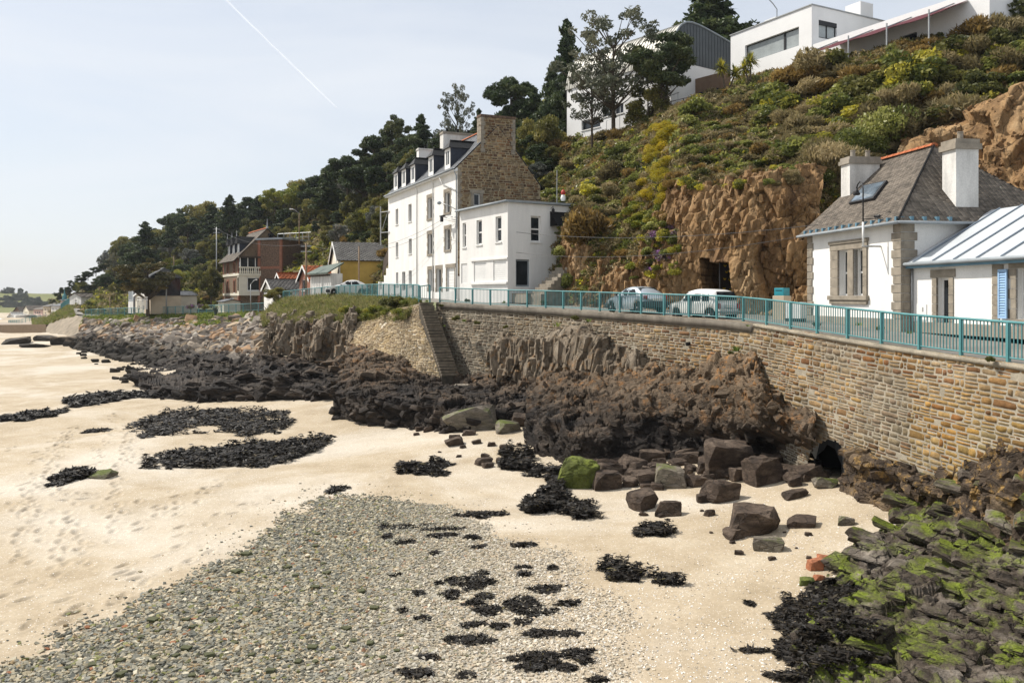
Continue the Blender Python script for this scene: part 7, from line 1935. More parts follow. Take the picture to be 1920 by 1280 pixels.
# skyline trees one by one
for a in [
 ('con', 'conifer', 1332, 120, -55, 'large dark conifer filling the gap between the two modern houses', 104, None, 190),
 ('con', 'conifer', 1062, 262, 38, 'tallest dark conifer left of the barrel roofed house', 100, None, 100),
 ('con', 'conifer', 1035, 280, 120, 'dark conifer leaning against the tallest one beside the barrel house', 104, None, 80),
 ('euc', 'eucalyptus', 1150, 254, 25, 'airy eucalyptus in front of the left end of the barrel roofed house', 79, None, 205),
 ('pine', 'umbrella_pine', 1240, 236, 70, 'dense umbrella pine standing before the dark cladding of the barrel house', 76, None, 150),
 ('euc', 'eucalyptus', 1110, 262, 120, 'lower leafy eucalyptus against the white end wall of the barrel roofed house', 81, None, 110),
 ('oak', 'bushy_tree', 1215, 256, 150, 'low bushy tree below the umbrella pine', 77, None, 110),
 ('dark', 'cypress', 958, 270, 126, 'dark spiky cypress on the skyline behind the stone chimney', 112, None, 115),
 ('con', 'conifer', 1000, 290, 165, 'dark conifer between the stone chimney and the tallest conifer', 108, None, 80),
 ('con', 'conifer', 898, 290, 205, 'narrow dark conifer left of the stone chimney', 118, None, 45),
 ('euc', 'eucalyptus', 857, 300, 164, 'slender pale eucalyptus standing alone on the skyline', 130, None, 72),
 ('oak', 'bushy_tree', 1010, 345, 205, 'rounded yellowish green tree right of the stone chimney', 92, None, 100),
 ('oak', 'bushy_tree', 1050, 350, 240, 'olive bushy tree between stone gable and barrel house', 92, None, 90),
 ('pine', 'pine', 742, 330, 218, 'gaunt open pine on the skyline above the tall white house', 140, None, 70),
 ('con', 'conifer', 790, 330, 216, 'dark pointed conifer above the white end chimney', 138, None, 75),
 ('dark', 'cypress', 765, 345, 240, 'dark broad tree between the gaunt pine and the pointed conifer', 136, None, 80),
 ('grey', 'bushy_tree', 832, 320, 236, 'grey green round tree beside the slender eucalyptus', 134, None, 70),
 ('dark', 'pine_tree', 700, 350, 246, 'tall black green pine left of the gaunt pine', 142, None, 90),
 ('dark', 'pine_tree', 652, 375, 282, 'broad black green pine on the shoulder of the hill', 146, None, 90),
 ('dark', 'pine_tree', 680, 380, 300, 'black green pine in the middle of the dark clump', 140, None, 100),
 ('dark', 'pine_tree', 725, 390, 300, 'black green pine behind the left end of the tall white house', 128, None, 90),
 ('con', 'conifer', 612, 390, 318, 'dark conifer at the lower edge of the pine clump', 152, None, 60),
 ('lime', 'lime_tree', 515, 398, 352, 'bright lime green tree on the skyline above the mansion', 190, None, 60),
 ('lime', 'lime_tree', 555, 396, 342, 'second lime green tree, nearer the pine clump', 180, None, 60),
 ('con', 'conifer', 430, 428, 366, 'pointed conifer on the skyline above the left of the mansion', 200, None, 50),
 ('con', 'conifer', 398, 436, 384, 'small dark conifer left of the pointed one', 205, None, 50),
 ('dark', 'cypress', 352, 452, 402, 'dark rounded tree near the top of the left slope', 210, None, 50),
 ('con', 'conifer', 318, 462, 404, 'slim dark conifer beside the dark rounded tree', 205, None, 36),
 ('con', 'conifer', 272, 500, 416, 'big dark triangular conifer standing out on the left skyline', 195, None, 72),
 ('dark', 'cypress', 243, 505, 448, 'dark tree at the left foot of the triangular conifer', 205, None, 50),
 ('euc', 'eucalyptus', 215, 520, 473, 'thin feathery tree at the left end of the wooded slope', 215, None, 30),
 ('cyp', 'cypress', 277, 583, 484, 'spreading bronze cypress over the glazed seaside house', 137, None, 118),
 ('oak', 'bushy_tree', 396, 570, 496, 'round olive tree beside the left wall of the mansion', 147, None, 56),
 ('oak', 'bushy_tree', 522, 570, 536, 'low bush with bare twigs by the small white shed', 104, None, 60),
]:
    tree_at(*a)
# wooded slope behind the houses
def by(x, table):
    for lim, t in table:
        if x < lim: return t
    return table[-1][1]
WHERE = [(240, 'above the grassy slope'), (300, 'around the triangular conifer'), (360, 'above the spreading cypress'), (420, 'left of the mansion chimney line'), (480, 'directly above the mansion'), (540, 'right above the mansion tower'), (600, 'above the orange roofed garages'), (660, 'above the white shed'), (730, 'above the yellow house'), (800, 'behind the left of the tall house'), (890, 'behind the tall house chimneys'), (2000, 'right of the stone chimney')]
def wood_label(l, x, y, hp):
    lv = y - np.interp(x, [180, 300, 450, 600, 720, 850, 950, 1040], [525, 500, 455, 415, 360, 320, 290, 300])
    return ('smaller ' if hp < 34 else 'taller ') + l.replace(' on the wooded slope', '').replace(' crowding the wooded slope', '').replace(' among the trees of the wooded slope', '') + by(lv, [(12, ' on the skyline '), (40, ' high on the slope '), (75, ' halfway down the slope '), (999, ' low on the slope ')]) + by(x, WHERE)
def in_poly(x, y, poly):
    c = False; n = len(poly)
    for i in range(n):
        (x1, y1), (x2, y2) = poly[i], poly[i - 1]
        if (y1 > y) != (y2 > y) and x < (x2 - x1) * (y - y1) / (y2 - y1) + x1: c = not c
    return c
def spread(poly, n, dmin, tries=40):
    xs = [p[0] for p in poly]; ys = [p[1] for p in poly]; out = []
    for _ in range(n * tries):
        x, y = rr.uniform(min(xs), max(xs)), rr.uniform(min(ys), max(ys))
        if in_poly(x, y, poly) and all((x - a) ** 2 + (2.0 * (y - b)) ** 2 > dmin ** 2 for a, b in out):
            out.append((x, y))
            if len(out) >= n: break
    return sorted(out, key=lambda q: q[1])
WOOD = [(180, 545), (230, 515), (300, 492), (450, 445), (600, 402), (720, 345), (850, 300), (950, 270), (1030, 290), (1040, 360), (900, 400), (730, 450), (690, 470), (560, 455), (440, 470), (420, 520), (320, 560), (300, 500), (230, 560)]
names = {'dark': ('dark dense evergreen crowding the wooded slope', 'evergreen_tree', 'dark evergreens of the wooded slope'), 'con': ('dark pointed conifer among the trees of the wooded slope', 'conifer', 'pointed conifers of the wooded slope'),
         'oak': ('olive green bushy tree on the wooded slope', 'bushy_tree', 'bushy trees of the wooded slope'), 'lime': ('yellow green tree on the wooded slope', 'lime_tree', 'yellow green trees of the wooded slope'), 'grey': ('grey green tree on the wooded slope', 'bushy_tree', 'grey trees of the wooded slope')}
for x, y in spread(WOOD, 190, 21):
    up_ = np.interp(x, [180, 300, 450, 600, 720, 850, 950, 1040], [525, 500, 455, 415, 360, 320, 290, 300]); depth = y - up_
    k = rr.choice(['dark', 'con', 'oak', 'grey', 'lime'], p=[.30, .12, .44, .08, .06] if depth < 45 else [.16, .04, .60, .10, .10])
    D = on_hill(x, y)[1]; hp = rr.uniform(24, 42) * (1.25 if depth < 30 else .95)
    if x > 640: hp *= 1.35
    l, nm, g_ = names[k]
    tree_at(k, nm, x, y, y - hp, wood_label(l, x, y, hp), None, g_, hp * rr.uniform(.95, 1.4), .4)

CREST = [(205, 512), (222, 508), (240, 502), (258, 500), (290, 494), (306, 486), (322, 480), (338, 474), (354, 468), (370, 462), (386, 456), (402, 452), (418, 448), (436, 444), (452, 440), (470, 436), (488, 430), (506, 426), (524, 422), (542, 418), (560, 414), (578, 408), (596, 404), (614, 398), (632, 388), (650, 380), (668, 374), (686, 366), (704, 358), (722, 350), (740, 344), (760, 340), (780, 336), (800, 330), (820, 322), (840, 312), (862, 305), (884, 298), (905, 292), (925, 286), (945, 280), (970, 276)]
for i, (x, y) in enumerate(CREST):
    k = str(rr.choice(['dark', 'oak', 'con', 'grey'], p=[.45, .35, .12, .08])); l, nm, g_ = names[k]
    hp = rr.uniform(34, 50) * (1.0 if x < 240 else 1.75 if x < 400 else 1.5 if x < 560 else 1.9 if x < 760 else 1.5)
    tree_at(k, nm, x, y + 6, y - hp, wood_label(l, x, y, hp), None, g_, hp * rr.uniform(1.0, 1.3), .5)
# shrubs: single bushes
def shrub_mesh(name, seed, mat, n, size, elong, lumps=9, squash=.75, h=1.0, flat=0.0, up=False, tilt=0.0):
    r = np.random.default_rng(seed); C, Q = [], []
    for _ in range(lumps):
        a = r.uniform(0, 6.283); q = r.uniform(0, .75); C.append((q * math.cos(a), q * math.sin(a), h * r.uniform(.25, .75) * (1 - .4 * q))); Q.append(r.uniform(.28, .5))
    P_, T_ = clumps(r, C, Q, n / lumps / .25, squash)
    P_[:, 2] = np.maximum(P_[:, 2], -.15)
    ud = None
    if up: ud = P_ / (np.linalg.norm(P_, axis=1, keepdims=True) + .1) * .8 + np.array([0, 0, .6])
    return crown_mesh(name, P_, size, elong, r, T_, mat, flat=flat, updir=ud)
SH = {
 'leafy': [shrub_mesh('leafy_shrub', 200 + i, L_leafy, 1500, .15, 1.5) for i in range(3)],
 'scrub': [shrub_mesh('dry_shrub', 210 + i, L_scrub, 2600, .075, 4.0, up=True) for i in range(4)],
 'rust': [shrub_mesh('rusty_shrub', 220 + i, L_rust, 2400, .08, 3.4, up=True) for i in range(3)],
 'gorse': [shrub_mesh('flowering_shrub', 230 + i, L_gorse, 1600, .11, 1.7) for i in range(3)],
 'olive': [shrub_mesh('olive_shrub', 240 + i, L_oak, 1900, .12, 1.7) for i in range(3)],
 'purple': [shrub_mesh('purple_shrub', 250 + i, L_purple, 900, .09, 1.5, lumps=6) for i in range(2)],
 'lime': [shrub_mesh('lime_shrub', 260 + i, L_lime, 1500, .11, 1.6) for i in range(2)],
 'ivy': [shrub_mesh('ivy_mass', 280 + i, L_leafy, 5200, .062, 1.5, lumps=14) for i in range(2)],
 'brush': [shrub_mesh('dry_brush', 290 + i, L_scrub, 7000, .032, 4.0, up=True, lumps=14) for i in range(2)],
 'creep': [shrub_mesh('yellow_creeper', 270 + i, L_creep, 4200, .048, 2.4, squash=1.0, h=1.0) for i in range(2)],
}
SHN = {'ivy': ('ivy_mass', 'ivy mass'), 'brush': ('dry_brush', 'straw brown bush'), 'leafy': ('leafy_shrub', 'fresh green leafy shrub'), 'scrub': ('dry_shrub', 'straw brown twiggy shrub'), 'rust': ('rusty_shrub', 'rust brown shrub'), 'gorse': ('flowering_shrub', 'yellow flowering shrub'),
       'olive': ('olive_shrub', 'dark olive shrub'), 'purple': ('purple_shrub', 'purple flowering plant'), 'lime': ('lime_shrub', 'bright yellow green shrub'), 'creep': ('yellow_creeper', 'golden yellow creeper')}
cliff_px = proj(cliff_g)
def on_cliff(px, py):
    d = (cliff_px[..., 0] - px) ** 2 + (cliff_px[..., 1] - py) ** 2 + .02 * cliff_g[..., 1]
    return cliff_g[np.unravel_index(np.argmin(d), d.shape)]
def shrub(kind, base, rad, where, group=None, hs=1.0, label=None):
    nm, lb = SHN[kind]
    me = SH[kind][rr.integers(len(SH[kind]))]
    o = link_mesh(nm, me, None, None, tuple(base)); o.rotation_euler = (rr.uniform(-.15, .15), rr.uniform(-.15, .15), rr.uniform(0, 6.28)); o.scale = (rad, rad * rr.uniform(.85, 1.15), rad * hs)
    return tag(o, label or lb + ' ' + where, 'shrub', group or (lb + 's ' + where))
NEAR = [(600, ''), (700, ', left part'), (1090, ''), (1150, ', above the bronze bush'), (1210, ', left of the golden creeper'), (1290, ', near the gully'), (1350, ', above the cave'), (1420, ', under the palms'), (1490, ', under the villa corner'), (1560, ', under the long window'), (1640, ', above the cottage roof'), (1720, ', under the awning'), (1800, ', above the cottage chimney'), (3000, ', towards the top right')]
def zone(poly, n, dmin, kinds, probs, size, where, surf=None, hs=(.5, .95)):
    for x, y in spread(poly, n, dmin):
        b = (surf or on_hill)(x, y); px = rr.uniform(*size) * .5
        k = str(rr.choice(kinds, p=probs)); f = (2 * px - size[0]) / (size[1] - size[0])
        ys = [p[1] for p in poly if abs(p[0] - x) < 90] or [p[1] for p in poly]; v = (y - min(ys)) / max(1, max(ys) - min(ys))
        lb = by(f, [(.33, 'small '), (.66, ''), (9, 'large ')]) + SHN[k][1] + by(v, [(.33, ' high '), (.66, ' midway '), (9, ' low ')]) + where + by(x, NEAR)
        shrub(k, b - [0, 0, .08], px / FPX * b[1], where, SHN[k][1] + 's ' + where, rr.uniform(*hs), lb)
K = ['leafy', 'scrub', 'rust', 'gorse', 'olive']
zone([(1400, 188), (1500, 148), (1600, 128), (1700, 102), (1800, 70), (1925, 36), (1925, 165), (1800, 225), (1700, 262), (1640, 330), (1500, 350), (1480, 260), (1420, 220)], 125, 27, K, [.20, .36, .14, .08, .22], (54, 118), 'on the slope below the villa', None, (.6, 1.05))
zone([(1290, 255), (1380, 210), (1470, 250), (1480, 345), (1400, 345), (1290, 335)], 46, 20, K, [.42, .2, .08, .22, .08], (30, 62), 'above the ochre cliff')
zone([(1030, 300), (1120, 262), (1215, 250), (1210, 330), (1185, 400), (1120, 425), (1040, 420), (1020, 360)], 56, 21, K, [.36, .22, .14, .10, .18], (36, 74), 'on the slope below the barrel roofed house')
zone([(1150, 410), (1235, 400), (1275, 440), (1270, 520), (1180, 525), (1145, 480)], 46, 14, ['leafy', 'gorse', 'purple', 'rust', 'lime'], [.26, .34, .14, .14, .12], (28, 58), 'clinging to the rock above the silver car', on_cliff)
zone([(1640, 330), (1720, 260), (1800, 230), (1925, 160), (1925, 200), (1800, 260), (1720, 300)], 22, 24, K, [.3, .3, .25, .05, .1], (26, 50), 'along the top of the brown rock face')
zone([(1800, 300), (1920, 260), (1920, 390), (1840, 380)], 9, 30, ['leafy', 'gorse', 'rust'], [.4, .3, .3], (18, 36), 'on the brown rock face behind the chimney')
zone([(560, 470), (690, 440), (728, 470), (728, 510), (690, 500), (630, 470), (570, 500), (545, 490)], 26, 18, ['gorse', 'olive', 'lime', 'leafy', 'rust'], [.3, .25, .2, .15, .1], (24, 48), 'on the slope behind the yellow house')
zone([(150, 560), (240, 545), (260, 570), (160, 580)], 14, 14, ['lime', 'olive', 'gorse', 'leafy'], [.3, .3, .2, .2], (12, 24), 'on the grassy slope at the left')
zone([(300, 560), (400, 510), (420, 575), (310, 582)], 22, 16, ['olive', 'leafy', 'lime', 'rust', 'gorse'], [.3, .25, .15, .15, .15], (14, 32), 'between the cypress and the mansion')
zone([(1240, 326), (1480, 326), (1510, 316), (1510, 336), (1480, 352), (1240, 358)], 26, 15, ['leafy', 'gorse', 'rust', 'scrub', 'olive'], [.34, .2, .16, .2, .1], (22, 44), 'draped over the edge of the ochre cliff', on_cliff, (.7, 1.1))
zone([(1040, 420), (1140, 420), (1230, 455), (1230, 470), (1130, 470), (1040, 440)], 16, 16, ['leafy', 'gorse', 'rust', 'lime'], [.3, .3, .3, .1], (22, 40), 'over the low rock right of the annexe', on_cliff)
# golden creeper hanging down the rock
for i in range(44):
    t = i / 43; y = 238 + 185 * t; x = np.interp(t, [0, .4, .7, 1], [1248, 1228, 1212, 1196]) + rr.uniform(-24, 24) * (1 - .45 * t)
    if i % 3 == 2 and t > .35: x = 1252 + rr.uniform(-10, 12)
    b = on_hill(x, y + 6); shrub('creep' if t < .75 else 'lime', b + np.array([0, -.2, -.15]), rr.uniform(23, 31) / FPX * b[1], '', 'strands of the golden curtain', .65, by(i % 3, [(1, 'golden yellow creeper'), (2, 'yellow green creeper'), (9, 'loose creeper strand')]) + by(t, [(.3, ' at the top of'), (.65, ' halfway down'), (9, ' at the lower end of')]) + ' the golden curtain beside the ochre cliff')
# single bushes worth naming
big = [('rust', 1100, 452, 62, 1.0, 'large bronze bush overhanging the rock right of the annexe'), ('brush', 1145, 430, 46, .9, 'straw coloured bush at the right end of the bronze bush'), ('olive', 1062, 440, 44, .9, 'dark bush against the annexe wall'),
       ('leafy', 1044, 480, 20, 1.2, 'small leafy creeper hanging at the annexe corner'), ('leafy', 1068, 535, 20, 1.3, 'rounded leafy bush at the foot of the rock beside the garden steps'), ('leafy', 1098, 545, 16, 1.0, 'low leafy plant right of the rounded bush'),
       ('brush', 1545, 330, 90, .9, 'largest straw coloured bush above the cottage roof'), ('brush', 1480, 300, 60, .9, 'straw coloured bush left of the largest one'), ('ivy', 1650, 265, 70, 1.1, 'dark ivy mass beside the cottage ridge'), ('ivy', 1600, 290, 60, 1.0, 'ivy mass above the left cottage chimney'),
       ('olive', 1535, 150, 55, 1.1, 'dark shrub against the white villa wall'), ('leafy', 1438, 225, 26, 1.0, 'round leafy bush on the open slope below the villa'), ('leafy', 1300, 215, 36, 1.0, 'leafy laurel clump under the balcony'), ('leafy', 1290, 240, 30, 1.0, 'leafy laurel beside the golden creeper'),
       ('rust', 1668, 70, 40, 1.1, 'russet bush under the maroon awning'), ('rust', 1815, 28, 60, .8, 'orange brown dying palm like bush at the top right')]
for k, x, y, s, hs, lb in big:
    b = (on_cliff if y > 425 and x < 1200 else on_hill)(x, y); shrub(k, b - [0, 0.3, .15], s / FPX * b[1], '', 'single named bushes', hs, lb)
# cordylines
def cordyline(px, pyb, pyt, D, label, heads):
    b = np.array(P(px, pyb, D)); o = empty('cordyline', tuple(b), 0, label, 'palm', 'cordyline palms below the villa')
    H = (pyb - pyt) / FPX * D; r = np.random.default_rng(px)
    for dx, f in heads:
        top = np.array([dx, 0, H * f - .75]); mb = MB(); mb.tube([(0, 0, -.4), (dx * .3, 0, H * .3), tuple(top)], .09, 6, .07); mb.obj('trunk', M_twig, o)
        vs, fs = [], []
        for k in range(110):
            a = r.uniform(0, 6.283); e = r.uniform(-.7, 1.45); L = r.uniform(.75, 1.05); u = np.array([math.cos(a) * math.cos(e), math.sin(a) * math.cos(e), math.sin(e)]); s = np.array([-math.sin(a), math.cos(a), 0]) * .06
            m_ = top + u * L * .55; t = top + u * L - np.array([0, 0, .22 * math.cos(e)]); n = len(vs)
            vs += [top - s * .6, top + s * .6, m_ + s, m_ - s, t]; fs += [(n, n + 1, n + 2, n + 3), (n + 3, n + 2, n + 4)]
        me = bpy.data.meshes.new('crown'); me.from_pydata([tuple(v) for v in vs], [], fs); at = me.attributes.new('col', 'FLOAT_COLOR', 'POINT'); at.data.foreach_set('color', np.repeat(np.clip(r.uniform(.2, .8, len(vs) // 5), 0, 1), 5 * 4).astype(np.float32)); me.update()
        link_mesh('crown', me, L_gorse, o)
cordyline(1362, 192, 112, 73, 'twin headed cordyline palm left of the villa corner', [(-.4, 1.0), (.75, .88)])
cordyline(1407, 172, 100, 72, 'single headed cordyline palm in front of the villa wall', [(.0, 1.0), (-.5, .82)])

# ---------------------------------------------------------------- scattered ground cover (one object each)
def scatter(name, label, pts, rot, scl, meshes, kind='stuff'):
    """copies of small meshes on points: one object, by geometry nodes."""
    n = len(pts); me = bpy.data.meshes.new(name); me.vertices.add(n); me.vertices.foreach_set('co', np.asarray(pts, np.float32).ravel())
    for nm, ty, dat, key in (('turn', 'FLOAT_VECTOR', rot, 'vector'), ('size', 'FLOAT_VECTOR', scl, 'vector')):
        a = me.attributes.new(nm, ty, 'POINT'); a.data.foreach_set(key, np.asarray(dat, np.float32).ravel())
    a = me.attributes.new('pick', 'INT', 'POINT'); a.data.foreach_set('value', rr.integers(0, len(meshes), n).astype(np.int32))
    o = link_mesh(name, me); tag(o, label, kind=kind)
    col = bpy.data.collections.new(name + '_pieces')
    for i, m_ in enumerate(meshes): col.objects.link(bpy.data.objects.new('%s_piece_%02d' % (name, i), m_))
    ng = bpy.data.node_groups.new(name, 'GeometryNodeTree')
    ng.interface.new_socket('Geometry', in_out='INPUT', socket_type='NodeSocketGeometry'); ng.interface.new_socket('Geometry', in_out='OUTPUT', socket_type='NodeSocketGeometry')
    N = ng.nodes; gi, go, ins, ci = N.new('NodeGroupInput'), N.new('NodeGroupOutput'), N.new('GeometryNodeInstanceOnPoints'), N.new('GeometryNodeCollectionInfo')
    ci.inputs['Collection'].default_value = col; ci.inputs['Separate Children'].default_value = True; ci.inputs['Reset Children'].default_value = True; ins.inputs['Pick Instance'].default_value = True
    def attr(nm, ty):
        a = N.new('GeometryNodeInputNamedAttribute'); a.data_type = ty; a.inputs['Name'].default_value = nm
        return next(s for s in a.outputs if s.enabled and s.name == 'Attribute')
    Lk = ng.links.new
    Lk(gi.outputs[0], ins.inputs['Points']); Lk(ci.outputs[0], ins.inputs['Instance']); Lk(attr('pick', 'INT'), ins.inputs['Instance Index']); Lk(attr('size', 'FLOAT_VECTOR'), ins.inputs['Scale'])
    e2r = N.new('FunctionNodeEulerToRotation'); Lk(attr('turn', 'FLOAT_VECTOR'), e2r.inputs[0]); Lk(e2r.outputs[0], ins.inputs['Rotation'])
    Lk(ins.outputs[0], go.inputs[0])
    md = o.modifiers.new('scatter', 'NODES'); md.node_group = ng
    return o
def tuft(name, seed, mat, n=26, h=.5, spread_=.16, wid=.02):
    r = np.random.default_rng(seed); vs, fs, ts = [], [], []
    for k in range(n):
        a = r.uniform(0, 6.283); d = np.array([math.cos(a), math.sin(a), 0]); b = d * r.uniform(0, spread_); s = np.array([-d[1], d[0], 0]) * wid; L = h * r.uniform(.5, 1.1); lean = r.uniform(.1, .8)
        m_ = b + d * L * lean * .35 + np.array([0, 0, L * .6]); t = b + d * L * lean + np.array([0, 0, L * (1 - .4 * lean)]); i = len(vs)
        vs += [b - s, b + s, m_ + s * .7, m_ - s * .7, t]; fs += [(i, i + 1, i + 2, i + 3), (i + 3, i + 2, i + 4)]; ts += [r.uniform(.1, .9)] * 5
    me = bpy.data.meshes.new(name); me.from_pydata([tuple(v) for v in vs], [], fs); at = me.attributes.new('col', 'FLOAT_COLOR', 'POINT'); at.data.foreach_set('color', np.repeat(np.array(ts, np.float32), 4)); me.update(); me.materials.append(mat)
    return me
def sprig(name, seed, mat, n=60, size=.1, rad=.3, elong=1.6):
    r = np.random.default_rng(seed); P_ = ball(r, n, (rad, rad, rad * .7), .2); P_[:, 2] = np.abs(P_[:, 2])
    return crown_mesh(name, P_, size, elong, r, np.clip(r.normal(.45, .22, n), 0, 1), mat)
tuf = [tuft('grass_tuft', 300 + i, L_grass) for i in range(3)] 
gtuf = [tuft('green_tuft', 310 + i, L_green_grass, 26, .4) for i in range(3)]
spr = [sprig('sprig', 320, L_leafy), sprig('sprig', 321, L_scrub, 90, .06, .35, 3.5), sprig('sprig', 322, L_oak), sprig('sprig', 323, L_rust, 90, .06, .3, 3.2), sprig('sprig', 324, L_gorse, 50, .09, .25), sprig('sprig', 325, L_scrub, 90, .06, .35, 3.5)]
def cover(g, n, weight=None):
    """random points on a grid surface, even by picture area."""
    q = proj(g); a = np.abs(np.cross(q[:-1, 1:] - q[:-1, :-1], q[1:, :-1] - q[:-1, :-1])); vis = (q[:-1, :-1, 0] > -30) & (q[:-1, :-1, 0] < 1960) & (q[:-1, :-1, 1] > -30) & (q[:-1, :-1, 1] < 1300)
    a = np.minimum(a, np.percentile(a[vis], 98)) * vis
    if weight is not None: a = a * weight[:-1, :-1]
    k = rr.choice(a.size, n, p=(a / a.sum()).ravel()); i, j = np.unravel_index(k, a.shape); u, v = rr.random((n, 1)), rr.random((n, 1))
    return g[i, j] * (1 - u) * (1 - v) + g[i, j + 1] * u * (1 - v) + g[i + 1, j] * (1 - u) * v + g[i + 1, j + 1] * u * v
def rots(n, tilt=.35): return np.stack([rr.normal(0, tilt, n), rr.normal(0, tilt, n), rr.uniform(0, 6.28, n)], 1)
def sizes(n, a, b, D=None, ref=60.0):
    s = rr.uniform(a, b, (n, 1)) * np.ones(3)
    return s if D is None else s * np.clip(D / ref, .8, 3.0)[:, None]
n = 15000; w_ = ((hill_px[..., 0] > 1000) & ~((hill_px[..., 0] > 1290) & (hill_px[..., 0] < 1400) & (hill_px[..., 1] > 455))).astype(float); p = cover(hill_g, n, w_); scatter('undergrowth', 'mixed dry and green undergrowth covering the steep slope', p - [0, 0, .05], rots(n), sizes(n, .8, 1.9, p[:, 1]), spr)
n = 7000; w_ = (hill_px[..., 0] <= 1010).astype(float); p = cover(hill_g, n, w_); scatter('undergrowth', 'green undergrowth between the trees of the wooded slope', p - [0, 0, .05], rots(n), sizes(n, .8, 1.6, p[:, 1]), [spr[0], spr[2], spr[4], spr[2], spr[1]])
n = 3800; p = cover(bank_g, n); scatter('grass', 'long dry grass on the headland bank', p - [0, 0, .05], rots(n, .2), sizes(n, .7, 1.6, p[:, 1], 75), tuf + [gtuf[0]])
n = 2600; p = cover(verge_g, n); scatter('grass', 'bright green grass along the verge above the heaped stones', p - [0, 0, .05], rots(n, .2), sizes(n, .9, 1.8, p[:, 1], 90), gtuf + [spr[0], spr[4]])
n = 700; p = cover(tg, n); scatter('grass', 'rough grass on the headland above the bastion', p, rots(n, .2), sizes(n, .8, 1.5, p[:, 1], 120), tuf + gtuf)
# mats hanging over the edge of the rubble wall, tufts in the sea wall
for x, y, D, s in [(700, 588, 67, 22), (715, 598, 66, 18), (735, 575, 65, 24), (752, 590, 62.6, 18), (690, 598, 67, 20), (675, 604, 68, 16), (745, 568, 64.6, 18), (728, 592, 64.6, 18), (762, 572, 63, 14), (668, 590, 69.5, 20), (650, 586, 72, 18)]:
    shrub('olive' if x % 2 else 'lime', np.array(P(x, y, D)), s / FPX * D, 'hanging over the edge of the leaning rubble wall', None, .8)
M_ = lambda s, t: wallp.at(np.array([s]), np.array([t]), np.array([.05]))[0]
for i, (x, y, D, s) in enumerate([(855, 600, 57.5, 12), (870, 603, 57, 10), (893, 608, 56, 10), (1045, 612, 49.4, 16), (1078, 600, 48, 12), (1103, 603, 47.4, 12), (1135, 640, 46.5, 14), (1380, 658, 37.0, 20), (1368, 664, 37.2, 10), (1195, 672, 44, 8), (1855, 678, 23.0, 14), (1402, 612, 36.6, 8), (948, 615, 54.3, 8), (800, 566, 59.9, 10), (826, 575, 58.7, 8), (833, 612, 57.4, 6), (1530, 612, 36, 12), (1610, 610, 35, 14), (1650, 618, 33.5, 12), (1705, 625, 33, 12), (875, 566, 62, 9), (945, 568, 58, 9), (1020, 570, 56, 10), (1070, 568, 54, 10), (1110, 570, 52, 10)]):
    o = link_mesh('wall_plant', gtuf[i % 3] if i % 2 else SH['olive'][i % 3], None, None, P(x, y, D)); k = s / FPX * D * (1.6 if i % 2 else .8); o.scale = (k * (1.6 if i % 2 else 1),) * 2 + (k,)
    tag(o, 'small green plant rooted in the sea wall or along its foot', 'plant', 'small plants of the sea wall')
for i, (x, y, s, k) in enumerate([(352, 580, 9, 'purple'), (362, 579, 10, 'purple'), (374, 579, 10, 'purple'), (386, 580, 9, 'leafy')]):
    b = P(x, y, 127); shrub(k, np.array(b), s / FPX * 127, 'in the pink flower bed left of the mansion', None, 1.1)
ag = empty('agave', P(404, 590, 121), 0, 'blue green agave with stiff leaves in front of the mansion railing', 'plant'); link_mesh('leaves', tuft('agave_leaves', 5, leaf_mat('agave', [(.06, .09, .08), (.10, .14, .12), (.14, .18, .15)], .1), 22, 1.9, .1, .09), None, ag)
# trees and woods on the far side of the bay
for i, (x, yb, yt, k) in enumerate([(5, 550, 542, 'grey'), (14, 550, 536, 'grey'), (22, 549, 537, 'grey'), (39, 548, 538, 'dark'), (49, 549, 544, 'dark'), (72, 558, 554, 'dark')]):
    D = on_far = 790; b = np.array(P(x, yb, D)); tree(k, 'far_tree', b - [0, 0, 3], max(4, (yb - yt) / FPX * D + 3), 'distant tree standing on the green field hill', 'trees on the far field hill', (yb - yt) / FPX * D * 1.2)
for x, y in spread([(-20, 568), (30, 555), (52, 558), (92, 577), (60, 584), (20, 603), (-20, 603)], 60, 8):
    D = np.interp(y, [555, 600], [740, 570]); hp = rr.uniform(9, 15); b = np.array(P(x, y, D)); tree('grey', 'far_tree', b - [0, 0, 2], hp / FPX * D + 2, 'hazy tree of the far wood behind the distant houses', 'trees of the far wood', hp * 1.25 / FPX * D)
for x, y, h, k in [(132, 548, 12, 'dark'), (120, 549, 12, 'dark'), (108, 556, 10, 'dark'), (98, 568, 8, 'dark'), (145, 545, 12, 'lime'), (155, 540, 14, 'lime'), (160, 545, 12, 'dark'), (170, 548, 16, 'dark'), (175, 560, 20, 'oak'), (185, 540, 18, 'oak'), (150, 556, 8, 'oak'), (112, 562, 8, 'dark'), (125, 552, 10, 'oak'), (138, 538, 14, 'dark'), (152, 528, 14, 'dark'), (165, 520, 14, 'dark'), (180, 512, 14, 'dark'), (195, 505, 14, 'dark'), (205, 498, 14, 'dark')]:
    tree_at(k, 'bushy_tree', x, y + 3, y - h, 'small tree on the headland ridge above the far houses', 262 if x < 150 else 235, 'trees on the headland ridge', h * 1.9)
